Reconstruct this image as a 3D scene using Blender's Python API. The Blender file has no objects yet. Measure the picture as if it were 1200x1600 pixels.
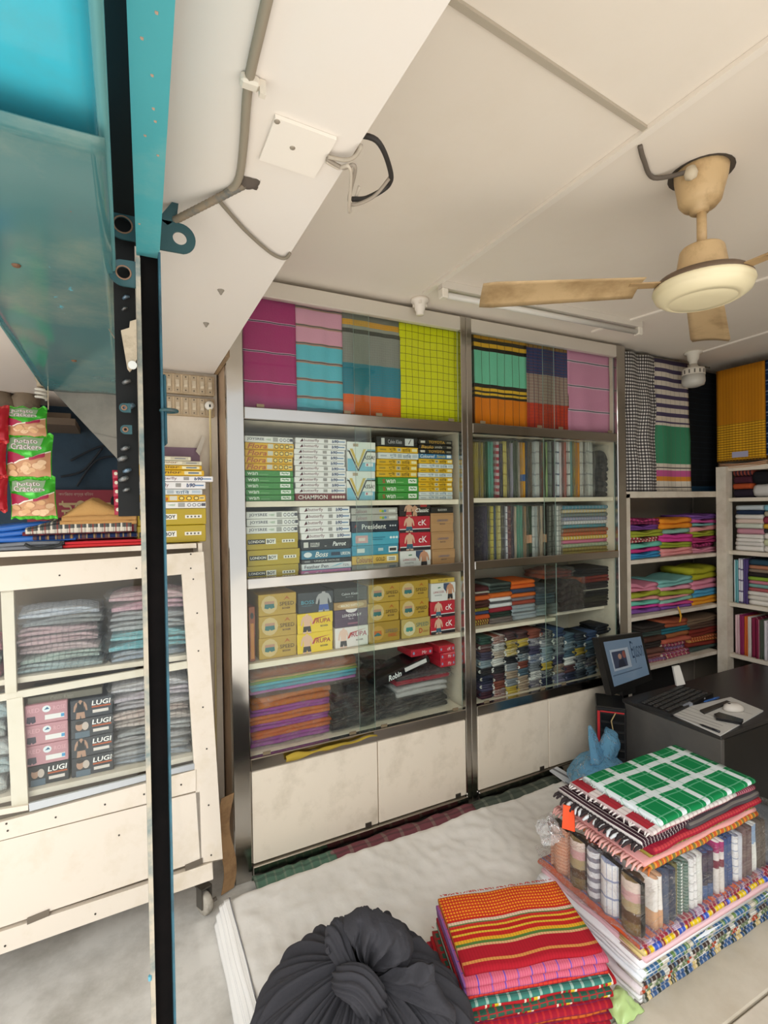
import bpy, math, random
from mathutils import Vector, Matrix, noise
R = math.radians
rnd = random.Random(7)
S = bpy.context.scene
COL = S.collection

# ------------------------------------------------------------------ camera, world, light, exposure
FPX, YAW, PITCH, ROLL = 796.2, 0.46666, 0.0108, -0.01596
cy, sy = math.cos(YAW), math.sin(YAW)
FW = Vector((sy * math.cos(PITCH), cy * math.cos(PITCH), -math.sin(PITCH)))
_rt = Vector((cy, -sy, 0)); _up = _rt.cross(FW)
RT = _rt * math.cos(ROLL) + _up * math.sin(ROLL)
UP = -_rt * math.sin(ROLL) + _up * math.cos(ROLL)
EYE = Vector((0, 0, 1.45))
cd = bpy.data.cameras.new('camera'); cam = bpy.data.objects.new('camera', cd); COL.objects.link(cam)
cd.sensor_fit = 'HORIZONTAL'; cd.sensor_width = 36; cd.lens = FPX / 1200 * 36; cd.clip_start = 0.02
cam.matrix_world = Matrix(((RT.x, UP.x, -FW.x, EYE.x), (RT.y, UP.y, -FW.y, EYE.y), (RT.z, UP.z, -FW.z, EYE.z), (0, 0, 0, 1)))
S.camera = cam
S.view_settings.view_transform = 'Standard'; S.view_settings.look = 'None'
S.view_settings.exposure = 0.12; S.view_settings.gamma = 1; S.view_settings.use_curve_mapping = False

W = bpy.data.worlds.new('overcast_sky'); S.world = W; W.use_nodes = True
bg = W.node_tree.nodes['Background']; bg.inputs[0].default_value = (0.93, 0.97, 1.0, 1); bg.inputs[1].default_value = 1.15

def area(name, loc, target, sx, sz, power, col=(1, 1, 1)):
    l = bpy.data.lights.new(name, 'AREA'); l.shape = 'RECTANGLE'; l.size = sx; l.size_y = sz; l.energy = power; l.color = col
    o = bpy.data.objects.new(name, l); COL.objects.link(o); o.location = loc
    o.rotation_euler = (Vector(target) - Vector(loc)).to_track_quat('-Z', 'Y').to_euler()
    return o
area('street_daylight', (-1.4, -2.1, 3.3), (0.5, 1.4, 0.8), 3.2, 1.6, 135, (1.0, 0.975, 0.94))
sl = bpy.data.lights.new('sun', 'SUN'); sl.energy = 5.5; sl.angle = R(3); sl.color = (1.0, 0.97, 0.93)
so = bpy.data.objects.new('sun', sl); COL.objects.link(so); so.location = (-2, -3, 6)
so.rotation_euler = Vector((0.12, 0.30, -1)).to_track_quat('-Z', 'Y').to_euler()

# ------------------------------------------------------------------ pixel rays onto real planes
def ray(x, y): return RT * ((x - 600) / FPX) - UP * ((y - 800) / FPX) + FW
def onY(x, y, Y): d = ray(x, y); return EYE + d * (Y / d.y)
def onX(x, y, X): d = ray(x, y); return EYE + d * (X / d.x)
def onZ(x, y, Z): d = ray(x, y); return EYE + d * ((Z - EYE.z) / d.z)
def z1(x, y): return 370 + x / 3.3333, 660 + y / 3.3333
def z2(x, y): return 370 + x / 3.3333, 880 + y / 3.3333
def z3(x, y): return 720 + x / 4.4444, 640 + y / 4.4444
def z4(x, y): return 720 + x / 4.4444, 860 + y / 4.4444
def z6(x, y): return 960 + x / 4.704, 780 + y / 4.704

# ------------------------------------------------------------------ materials
def lin(h):
    h = h.lstrip('#'); o = []
    for i in (0, 2, 4):
        c = int(h[i:i + 2], 16) / 255
        o.append(c / 12.92 if c <= 0.04045 else ((c + 0.055) / 1.055) ** 2.4)
    return (o[0], o[1], o[2], 1)
_mc = {}
def newmat(name):
    m = bpy.data.materials.new(name); m.use_nodes = True
    return m, m.node_tree.nodes, m.node_tree.links, m.node_tree.nodes['Principled BSDF']
def bumpify(n, l, b, scale, strength, dist=0.002, detail=3):
    tc = n.new('ShaderNodeTexCoord'); t = n.new('ShaderNodeTexNoise'); t.inputs['Scale'].default_value = scale; t.inputs['Detail'].default_value = detail
    l.new(tc.outputs['Object'], t.inputs['Vector'])
    bp = n.new('ShaderNodeBump'); bp.inputs['Strength'].default_value = strength; bp.inputs['Distance'].default_value = dist
    l.new(t.outputs['Fac'], bp.inputs['Height']); l.new(bp.outputs['Normal'], b.inputs['Normal'])
def mat(hexc, rough=0.6, metal=0.0, bump=0.0, bscale=60, dirt=None, dscale=3.0, dlo=0.45, dhi=0.7):
    k = (hexc, rough, metal, bump, bscale, dirt, dscale, dlo, dhi)
    if k in _mc: return _mc[k]
    m, n, l, b = newmat('surface_' + hexc.strip('#'))
    b.inputs['Base Color'].default_value = lin(hexc); b.inputs['Roughness'].default_value = rough; b.inputs['Metallic'].default_value = metal
    if bump: bumpify(n, l, b, bscale, bump)
    if dirt:
        tc = n.new('ShaderNodeTexCoord'); t = n.new('ShaderNodeTexNoise'); t.inputs['Scale'].default_value = dscale; t.inputs['Detail'].default_value = 8; t.inputs['Roughness'].default_value = 0.65
        l.new(tc.outputs['Object'], t.inputs['Vector'])
        r = n.new('ShaderNodeValToRGB'); r.color_ramp.elements[0].position = dlo; r.color_ramp.elements[0].color = lin(hexc)
        r.color_ramp.elements[1].position = dhi; r.color_ramp.elements[1].color = lin(dirt)
        l.new(t.outputs['Fac'], r.inputs['Fac']); l.new(r.outputs['Color'], b.inputs['Base Color'])
    _mc[k] = m; return m
def fabric(base, ramp=None, lines=(), rough=0.95, bump=0.35):
    """woven cloth: base colour or bands along one UV axis, then thin thread lines laid over it"""
    k = ('f', base, str(ramp), str(lines), rough, bump)
    if k in _mc: return _mc[k]
    m, n, l, b = newmat('cloth_' + base.strip('#'))
    uv = n.new('ShaderNodeUVMap'); sp = n.new('ShaderNodeSeparateXYZ'); l.new(uv.outputs['UV'], sp.inputs['Vector'])
    def frac(axis, fr, off=0):
        a = n.new('ShaderNodeMath'); a.operation = 'MULTIPLY_ADD'; a.inputs[1].default_value = fr; a.inputs[2].default_value = off
        l.new(sp.outputs[0 if axis == 'u' else 1], a.inputs[0])
        f = n.new('ShaderNodeMath'); f.operation = 'FRACT'; l.new(a.outputs[0], f.inputs[0]); return f.outputs[0]
    if ramp:
        axis, fr, stops = ramp
        r = n.new('ShaderNodeValToRGB'); r.color_ramp.interpolation = 'CONSTANT'; cr = r.color_ramp
        cr.elements[0].position = stops[0][0]; cr.elements[0].color = lin(stops[0][1])
        cr.elements[1].position = stops[1][0]; cr.elements[1].color = lin(stops[1][1])
        for p, c in stops[2:]:
            e = cr.elements.new(p); e.color = lin(c)
        l.new(frac(axis, fr), r.inputs['Fac']); cur = r.outputs['Color']
    else:
        c = n.new('ShaderNodeRGB'); c.outputs[0].default_value = lin(base); cur = c.outputs[0]
    for axis, fr, off, wd, colr, op in lines:
        c = n.new('ShaderNodeMath'); c.operation = 'LESS_THAN'; c.inputs[1].default_value = wd; l.new(frac(axis, fr, off), c.inputs[0])
        g = n.new('ShaderNodeMath'); g.operation = 'MULTIPLY'; g.inputs[1].default_value = op; l.new(c.outputs[0], g.inputs[0])
        x = n.new('ShaderNodeMix'); x.data_type = 'RGBA'; l.new(g.outputs[0], x.inputs[0]); l.new(cur, x.inputs[6]); x.inputs[7].default_value = lin(colr); cur = x.outputs[2]
    l.new(cur, b.inputs['Base Color']); b.inputs['Roughness'].default_value = rough
    b.inputs['Specular IOR Level'].default_value = 0.2
    bumpify(n, l, b, 140, bump, 0.003)
    _mc[k] = m; return m
def schlick(n, l, nrm=None):
    f = n.new('ShaderNodeLayerWeight'); f.inputs['Blend'].default_value = 0.5
    if nrm is not None: l.new(nrm, f.inputs['Normal'])
    p = n.new('ShaderNodeMath'); p.operation = 'POWER'; p.inputs[1].default_value = 5.0; l.new(f.outputs['Facing'], p.inputs[0])
    a = n.new('ShaderNodeMath'); a.operation = 'MULTIPLY_ADD'; a.inputs[1].default_value = 0.9; a.inputs[2].default_value = 0.022; l.new(p.outputs[0], a.inputs[0])
    return a
def film(tint='#ffffff', gloss=0.4, haze=0.03, scale=22, rough=0.07):
    """clear polythene: lets light through, crease glints put in by a noise mask"""
    k = ('film', tint, gloss, haze, scale)
    if k in _mc: return _mc[k]
    m, n, l, b = newmat('polythene'); n.remove(b)
    out = n['Material Output']; tr = n.new('ShaderNodeBsdfTransparent'); gl = n.new('ShaderNodeBsdfGlossy'); df = n.new('ShaderNodeBsdfDiffuse')
    tr.inputs[0].default_value = lin(tint); gl.inputs['Roughness'].default_value = rough; df.inputs[0].default_value = lin(tint)
    tc = n.new('ShaderNodeTexCoord'); t = n.new('ShaderNodeTexNoise'); t.inputs['Scale'].default_value = scale; t.inputs['Detail'].default_value = 4; t.inputs['Distortion'].default_value = 1.4
    l.new(tc.outputs['Object'], t.inputs['Vector'])
    bp = n.new('ShaderNodeBump'); bp.inputs['Strength'].default_value = 1.0; bp.inputs['Distance'].default_value = 0.05
    l.new(t.outputs['Fac'], bp.inputs['Height']); l.new(bp.outputs['Normal'], gl.inputs['Normal'])
    lw = schlick(n, l, bp.outputs['Normal'])
    mu = n.new('ShaderNodeMath'); mu.operation = 'MULTIPLY_ADD'; mu.inputs[1].default_value = 1.6 * gloss; l.new(lw.outputs[0], mu.inputs[0])
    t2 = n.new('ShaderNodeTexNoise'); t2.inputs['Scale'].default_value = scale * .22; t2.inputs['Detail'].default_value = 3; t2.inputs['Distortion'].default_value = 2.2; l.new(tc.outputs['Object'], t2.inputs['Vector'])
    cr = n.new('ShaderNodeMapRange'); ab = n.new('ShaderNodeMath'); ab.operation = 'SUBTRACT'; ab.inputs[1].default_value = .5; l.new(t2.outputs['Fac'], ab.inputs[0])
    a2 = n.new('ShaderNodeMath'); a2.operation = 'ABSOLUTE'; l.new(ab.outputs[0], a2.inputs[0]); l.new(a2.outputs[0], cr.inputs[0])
    cr.inputs[1].default_value = 0.0; cr.inputs[2].default_value = 0.022; cr.inputs[3].default_value = .9 * gloss; cr.inputs[4].default_value = 0.015 * gloss   # crease glints put in as shinier noise lines, partly real whitening of the film
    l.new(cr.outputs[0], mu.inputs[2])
    m1 = n.new('ShaderNodeMixShader'); m1.inputs[0].default_value = haze; l.new(tr.outputs[0], m1.inputs[1]); l.new(df.outputs[0], m1.inputs[2])
    m2 = n.new('ShaderNodeMixShader'); l.new(mu.outputs[0], m2.inputs[0]); l.new(m1.outputs[0], m2.inputs[1]); l.new(gl.outputs[0], m2.inputs[2])
    l.new(m2.outputs[0], out.inputs['Surface']); _mc[k] = m; return m
def glass(tint='#fafdfb', haze=0.0):
    k = ('glass', tint, haze)
    if k in _mc: return _mc[k]
    m, n, l, b = newmat('window_glass'); n.remove(b); out = n['Material Output']
    tr = n.new('ShaderNodeBsdfTransparent'); tr.inputs[0].default_value = lin(tint); gl = n.new('ShaderNodeBsdfGlossy'); gl.inputs['Roughness'].default_value = 0.02
    df = n.new('ShaderNodeBsdfDiffuse'); fr = schlick(n, l)
    m1 = n.new('ShaderNodeMixShader'); m1.inputs[0].default_value = haze; l.new(tr.outputs[0], m1.inputs[1]); l.new(df.outputs[0], m1.inputs[2])
    m2 = n.new('ShaderNodeMixShader'); l.new(fr.outputs[0], m2.inputs[0]); l.new(m1.outputs[0], m2.inputs[1]); l.new(gl.outputs[0], m2.inputs[2])
    l.new(m2.outputs[0], out.inputs['Surface']); _mc[k] = m; return m
def glow(hexc, s):
    m, n, l, b = newmat('screen_glow'); b.inputs['Base Color'].default_value = (0.01, 0.01, 0.01, 1)
    b.inputs['Emission Color'].default_value = lin(hexc); b.inputs['Emission Strength'].default_value = s; b.inputs['Roughness'].default_value = 0.2; return m
def steel(rough=0.16, wav=0.25, col='#b9b5af'):
    k = ('steel', rough, wav, col)
    if k in _mc: return _mc[k]
    m, n, l, b = newmat('polished_steel'); b.inputs['Base Color'].default_value = lin(col); b.inputs['Metallic'].default_value = 1; b.inputs['Roughness'].default_value = rough
    bumpify(n, l, b, 7, wav, 0.01, 1); _mc[k] = m; return m
STEEL = steel(); CREAM = mat('#f0e3cf', 0.55, bump=0.1, dirt='#cbbd a6'.replace(' ', ''), dscale=6, dlo=0.5, dhi=0.8)
CEILW = mat('#e9dfd2', 0.9, bump=0.15, bscale=25, dirt='#e3d7c7', dscale=1.7, dlo=0.5, dhi=0.85)
BEAMW = mat('#e9e1d9', 0.9, bump=0.1, bscale=25, dirt='#eadfd2', dscale=2.0, dlo=0.5, dhi=0.85)
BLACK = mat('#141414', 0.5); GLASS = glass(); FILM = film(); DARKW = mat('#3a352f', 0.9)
PALEPL = mat('#e9e2d4', 0.45)

# ------------------------------------------------------------------ mesh builder
WO = {}
class MB:
    def __init__(s): s.v = []; s.f = []; s.mi = []; s.uv = []; s.M = None
    def add(s, vs, fs, mi=0, uvs=None):
        o = len(s.v)
        s.v += [s.M @ Vector(p) for p in vs] if s.M is not None else [Vector(p) for p in vs]
        for f in fs:
            s.f.append([o + i for i in f]); s.mi.append(mi)
            s.uv.append([uvs[i] for i in f] if uvs else [(vs[i][0], vs[i][1]) for i in f])
    def box(s, x0, x1, y0, y1, z0, z1, mi=0, bev=0.0):
        b = min(bev, (x1 - x0) * .45, (y1 - y0) * .45, (z1 - z0) * .45)
        if b <= 0:
            v = [(x, y, z) for x in (x0, x1) for y in (y0, y1) for z in (z0, z1)]
            s.add(v, [(0, 1, 3, 2), (4, 6, 7, 5), (0, 4, 5, 1), (2, 3, 7, 6), (0, 2, 6, 4), (1, 5, 7, 3)], mi); return
        v = []
        for z, i in ((z0, b), (z0 + b, 0), (z1 - b, 0), (z1, b)):
            v += [(x0 + b, y0 + i, z), (x1 - b, y0 + i, z), (x1 - i, y0 + b, z), (x1 - i, y1 - b, z), (x1 - b, y1 - i, z), (x0 + b, y1 - i, z), (x0 + i, y1 - b, z), (x0 + i, y0 + b, z)]
        f = [tuple(range(7, -1, -1)), tuple(range(24, 32))]
        for r in range(3):
            for k in range(8): a, c = r * 8 + k, r * 8 + (k + 1) % 8; f.append((a, c, c + 8, a + 8))
        s.add(v, f, mi)
    def prism(s, pts, vec, mi=0):
        vec = Vector(vec); n = len(pts); v = [Vector(p) for p in pts] + [Vector(p) + vec for p in pts]
        nn = Vector((0, 0, 0))
        for i in range(n): nn += v[i].cross(v[(i + 1) % n])
        fl = nn.dot(vec) > 0
        a, b = list(range(n)), list(range(n, 2 * n)); q = [(i, (i + 1) % n, n + (i + 1) % n, n + i) for i in range(n)]
        if fl: f = [a[::-1], b] + q
        else: f = [a, b[::-1]] + [x[::-1] for x in q]
        s.add(v, f, mi)
    def tube(s, path, r, n=8, mi=0, pleat=0, pk=6, flat=1.0, closed=False):
        P = [Vector(p) for p in path]; rs = r if isinstance(r, (list, tuple)) else [r] * len(P); v = []; uvs = []
        pu = Vector((0.13, 0.21, 0.97))
        for i, p in enumerate(P):
            a = P[(i - 1) % len(P)] if (i > 0 or closed) else P[0]; c = P[(i + 1) % len(P)] if (i < len(P) - 1 or closed) else P[-1]
            t = (c - a).normalized() if (c - a).length > 1e-9 else Vector((0, 0, 1))
            u = pu - t * pu.dot(t)
            u = u.normalized() if u.length > 1e-4 else t.orthogonal().normalized()
            pu = u; w = t.cross(u)
            for k in range(n):
                an = 2 * math.pi * k / n; rr = rs[i] * (1 + pleat * (math.sin(pk * an + i * .12 + 2.2 * noise.noise((an, i * .11, len(P)))) - .3 * abs(math.sin(pk * 1.7 * an))))
                v.append(p + u * (math.cos(an) * rr) + w * (math.sin(an) * rr * flat)); uvs.append((k / n, i / max(1, len(P) - 1)))
        f = []; m = len(P)
        for i in range(m if closed else m - 1):
            for k in range(n):
                a, b = i * n + k, i * n + (k + 1) % n; c = ((i + 1) % m) * n
                f.append((a, b, c + (k + 1) % n, c + k))
        if not closed: f += [tuple(range(n - 1, -1, -1)), tuple(range((m - 1) * n, m * n))]
        s.add(v, f, mi, uvs)
    def lathe(s, prof, n=24, at=(0, 0, 0), mi=0, cap=True):
        v = []; at = Vector(at)
        for r, z in prof:
            for k in range(n): a = 2 * math.pi * k / n; v.append(at + Vector((math.cos(a) * r, math.sin(a) * r, z)))
        f = []
        for i in range(len(prof) - 1):
            for k in range(n): f.append((i * n + k, i * n + (k + 1) % n, (i + 1) * n + (k + 1) % n, (i + 1) * n + k))
        if cap: f += [tuple(range(n - 1, -1, -1)), tuple(range((len(prof) - 1) * n, len(prof) * n))]
        s.add(v, f, mi)
    def grid(s, fn, nu, nv, mi=0, thick=None):
        v = []; uvs = []
        for j in range(nv + 1):
            for i in range(nu + 1): v.append(Vector(fn(i / nu, j / nv))); uvs.append((i / nu, j / nv))
        w = nu + 1; f = [(j * w + i, j * w + i + 1, (j + 1) * w + i + 1, (j + 1) * w + i) for j in range(nv) for i in range(nu)]
        if thick is not None:
            t = Vector(thick); N = len(v); v2 = v + [p + t for p in v]; f2 = f + [tuple(N + k for k in q[::-1]) for q in f]
            bd = [i for i in range(w)] + [j * w + nu for j in range(1, nv + 1)] + [nv * w + i for i in range(nu - 1, -1, -1)] + [j * w for j in range(nv - 1, 0, -1)]
            for a, b in zip(bd, bd[1:] + bd[:1]): f2.append((b, a, N + a, N + b))
            s.add(v2, f2, mi, uvs + uvs)
        else: s.add(v, f, mi, uvs)
    def fold(s, w, d, h, leaves=3, seed=0, amp=0.003, nx=8, pinch=0.0, mi=0, jit=0.008, slump=0.0):
        """folded cloth: flat leaves with rounded folds; x = width (centred), y = depth from the front, z up"""
        rg = random.Random(seed); t = h / leaves
        for k in range(leaves):
            fo = rg.uniform(0, jit); bo = rg.uniform(0, jit); e0 = rg.uniform(-jit, jit) * .6; e1 = rg.uniform(-jit, jit) * .6; r = t * .5
            zc = k * t + r; ring = []
            for a in range(5): an = R(-90 - 45 * a); ring.append((fo + r + math.cos(an) * r, zc + math.sin(an) * r * .98))
            ring.append((fo + d * .35, zc + r * .98)); ring.append((fo + d * .7, zc + r * .98))
            for a in range(5): an = R(90 - 45 * a); ring.append((d - bo - r + math.cos(an) * r, zc + math.sin(an) * r * .98))
            ring.append((fo + d * .6, zc - r * .98)); ring.append((fo + d * .3, zc - r * .98))
            n = len(ring); v = []; uvs = []
            for i in range(nx + 1):
                u = i / nx; x = -w / 2 + e0 + (w + e1 - e0) * u; pf = 1 - pinch * (1 - min(1, abs(2 * u - 1) * 1.6)) ** 1.3 if pinch else 1
                pf2 = 1 - slump * (abs(2 * u - 1) ** 3)
                for y, z in ring:
                    nz = noise.noise((x * 9 + seed * 3.1, y * 9, k * .37 + seed)) * amp * (.3 + k / leaves)
                    v.append((x, y + noise.noise((x * 11, seed, k * 2.1)) * amp, max(0.0002, z * pf2 * pf + (h * .5 * (1 - pf)) * .3 + nz * (z > t * .3)))); uvs.append((u, (y + h - z) / max(d, 1e-3)))
            f = [(i * n + a, i * n + (a + 1) % n, (i + 1) * n + (a + 1) % n, (i + 1) * n + a) for i in range(nx) for a in range(n)]
            f += [tuple(range(n - 1, -1, -1)), tuple(range(nx * n, nx * n + n))]
            s.add(v, f, mi, uvs)
    def mesh(s, name, mats, smooth=False, org=(0, 0, 0)):
        me = bpy.data.meshes.new(name); org = Vector(org)
        me.from_pydata([tuple(p - org) for p in s.v], [], s.f)
        for m in (mats if isinstance(mats, (list, tuple)) else [mats]): me.materials.append(m)
        me.polygons.foreach_set('material_index', s.mi)
        ul = me.uv_layers.new(name='UVMap'); flat = []
        for q in s.uv:
            for a in q: flat += [a[0], a[1]]
        ul.data.foreach_set('uv', flat)
        if smooth: me.polygons.foreach_set('use_smooth', [True] * len(s.f))
        me.update(); return me
    def org(s):
        xs = [p.x for p in s.v]; ys = [p.y for p in s.v]; zs = [p.z for p in s.v]
        return Vector(((min(xs) + max(xs)) / 2, (min(ys) + max(ys)) / 2, min(zs)))
    def build(s, name, mats, parent=None, smooth=False):
        g = s.org(); o = bpy.data.objects.new(name, s.mesh(name, mats, smooth, g)); COL.objects.link(o); WO[o.name] = g
        if parent is not None: o.parent = parent; o.location = g - WO[parent.name]
        else: o.location = g
        return o
def empty(name, loc):
    o = bpy.data.objects.new(name, None); COL.objects.link(o); o.location = loc; o.empty_display_size = 0.05; WO[o.name] = Vector(loc); return o
def tag(o, label, cat, group=None):
    o['label'] = label; o['category'] = cat
    if group: o['group'] = group
    return o
def struct(o): o['kind'] = 'structure'; return o
def boxo(name, m, dims, parent=None, bev=0.0):
    mb = MB(); mb.box(*dims, bev=bev); return mb.build(name, m, parent)
ORD = ['topmost', 'second', 'third', 'fourth', 'fifth', 'sixth', 'seventh', 'eighth', 'ninth', 'tenth', 'eleventh', 'twelfth', 'thirteenth', 'fourteenth', 'fifteenth', 'sixteenth', 'seventeenth', 'eighteenth', 'nineteenth', 'twentieth'] + ['twenty-' + w for w in ('first', 'second', 'third', 'fourth', 'fifth', 'sixth', 'seventh', 'eighth', 'ninth')] + ['thirtieth'] + ['thirty-' + w for w in ('first', 'second', 'third', 'fourth')]
def nth(i): return 'topmost' if i == 0 else ORD[i] + ' from the top'

# lettering outlines, flattened once per word
_tg = {}
def words_geo(txt, shear=0.0, bold=0.0, sp=1.0):
    k = (txt, shear, bold, sp)
    if k in _tg: return _tg[k]
    c = bpy.data.curves.new('lettering', 'FONT'); c.body = txt; c.shear = shear; c.offset = bold; c.resolution_u = 2; c.space_character = sp; c.fill_mode = 'FRONT'
    o = bpy.data.objects.new('lettering', c); COL.objects.link(o)
    dg = bpy.context.evaluated_depsgraph_get(); dg.update(); me = bpy.data.meshes.new_from_object(o.evaluated_get(dg))
    vs = [(p.co.x, p.co.y) for p in me.vertices]; fs = [tuple(p.vertices) for p in me.polygons]
    bpy.data.objects.remove(o); bpy.data.curves.remove(c); bpy.data.meshes.remove(me)
    if vs:
        x0 = min(p[0] for p in vs); x1 = max(p[0] for p in vs); y0 = min(p[1] for p in vs); y1 = max(p[1] for p in vs)
        vs = [((p[0] - x0) / (x1 - x0), (p[1] - y0) / (y1 - y0)) for p in vs]
    _tg[k] = (vs, fs); return _tg[k]

TORSO = [(.42, 1), (.58, 1), (.6, .93), (.78, .88), (.9, .7), (.95, .42), (.85, .40), (.78, .62), (.74, .68), (.72, .45), (.76, .3), (.8, .0), (.55, .0), (.5, .2), (.45, .0), (.2, .0), (.24, .3), (.28, .45), (.26, .68), (.22, .62), (.15, .40), (.05, .42), (.1, .7), (.22, .88), (.4, .93)]
TRUNK = [(.25, .36), (.75, .36), (.79, .08), (.55, .08), (.5, .2), (.45, .08), (.21, .08)]
BRIEF = [(.1, .85), (.9, .85), (.95, .25), (.62, .12), (.5, .3), (.38, .12), (.05, .25)]
def face_prints(parent, prints, P, name_l='lettering', name_p='printed_panel', step=0.0004):
    """flat print on a face; P(u, v, lift) gives the point of the face"""
    lt = MB(); pt = MB(); lm = []; pm = []
    def idx(lst, m):
        if m not in lst: lst.append(m)
        return lst.index(m)
    for q_, pr in enumerate(prints):
        k = pr[0]; lift = step * (1 + q_ * .35)
        if k == 't':
            _, txt, colr, u0, v0, u1, v1 = pr[:7]; sh = pr[7] if len(pr) > 7 else 0; bo = pr[8] if len(pr) > 8 else 0
            vs, fs = words_geo(txt, sh, bo)
            if vs: lt.add([P(u0 + (u1 - u0) * a, v0 + (v1 - v0) * b, lift + step) for a, b in vs], fs, idx(lm, mat(colr, .5)))
        elif k == 'r':
            _, colr, u0, v0, u1, v1 = pr[:6]
            pt.add([P(u0, v0, lift), P(u1, v0, lift), P(u1, v1, lift), P(u0, v1, lift)], [(0, 1, 2, 3)], idx(pm, mat(colr, .45)))
        elif k == 'p':
            _, colr, pts = pr[:3]
            pt.add([P(a, b, lift) for a, b in pts], [tuple(range(len(pts)))], idx(pm, mat(colr, .45)))
        elif k == 'c':
            _, colr, cu, cv, ru, rv = pr[:6]
            pt.add([P(cu + ru * math.cos(R(a * 30)), cv + rv * math.sin(R(a * 30)), lift) for a in range(12)], [tuple(range(12))], idx(pm, mat(colr, .45)))
        elif k == 'shape':
            _, poly, colr, u0, v0, u1, v1 = pr[:7]
            pt.add([P(u0 + (u1 - u0) * a, v0 + (v1 - v0) * b, lift) for a, b in poly], [tuple(range(len(poly)))], idx(pm, mat(colr, .5)))
    if pt.v: pt.build(name_p, pm, parent)['kind'] = 'stuff'
    if lt.v: lt.build(name_l, lm, parent)['kind'] = 'stuff'

# ================================================================== SETTING
struct(boxo('floor', mat('#d2cfc9', 0.8, bump=0.3, bscale=18, dirt='#aba79f', dscale=4.5, dlo=0.42, dhi=0.68), (-3.2, 4.0, 0.1, 3.3, -0.12, 0.0)))
struct(boxo('floor_street', mat('#cfccc6', 0.85, bump=0.3, dirt='#b3aea5'), (-7, 7, -7, 0.1, -0.30, -0.12)))
CZ = 2.37
struct(boxo('ceiling', CEILW, (0.325, 4.0, -0.15, 2.55, CZ, CZ + 0.12)))
struct(boxo('ceiling_beam', BEAMW, (0.0, 0.325, -0.3, 2.18, 2.0, CZ + 0.12)))
struct(boxo('ceiling_side', mat('#efe2d6', 0.9), (-3.2, -0.01, 0.75, 3.2, 1.975, 2.03)))
struct(boxo('shade_wall', mat('#c9bfb0', 0.9), (2.0, 4.0, -0.27, -0.15, 0, CZ)))  # unseen wall added to keep daylight off the right side and darken steel reflections
struct(boxo('wall_partition', mat('#8c8276', 0.9), (0.03, 0.06, 2.3, 3.0, 0, 2.3)))
struct(boxo('wall_back', mat('#8d8478', 0.9), (0.34, 4.0, 2.42, 2.55, 0, CZ)))
struct(boxo('wall_niche', mat('#e4d9c8', 0.85, dirt='#cdbda8'), (0.03, 0.338, 2.18, 2.30, 0, CZ)))
struct(boxo('wall_right', mat('#b5aa9a', 0.9), (3.86, 4.0, -0.15, 2.55, 0, CZ)))
struct(boxo('wall_far', mat('#31485a', 0.7, bump=0.2, dirt='#1f2d38'), (-3.2, 0.06, 3.0, 3.1, 0, 2.03)))
struct(boxo('floor_sill', mat('#d9cfbd', 0.35, dirt='#c4b8a3'), (0.95, 3.6, 0.79, 0.93, 0.0, 0.075), bev=0.004))
struct(boxo('floor_step', mat('#ddd3c2', 0.35, dirt='#c6baa6'), (0.95, 3.6, 0.1, 0.784, -0.12, 0.075), bev=0.004))

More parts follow.
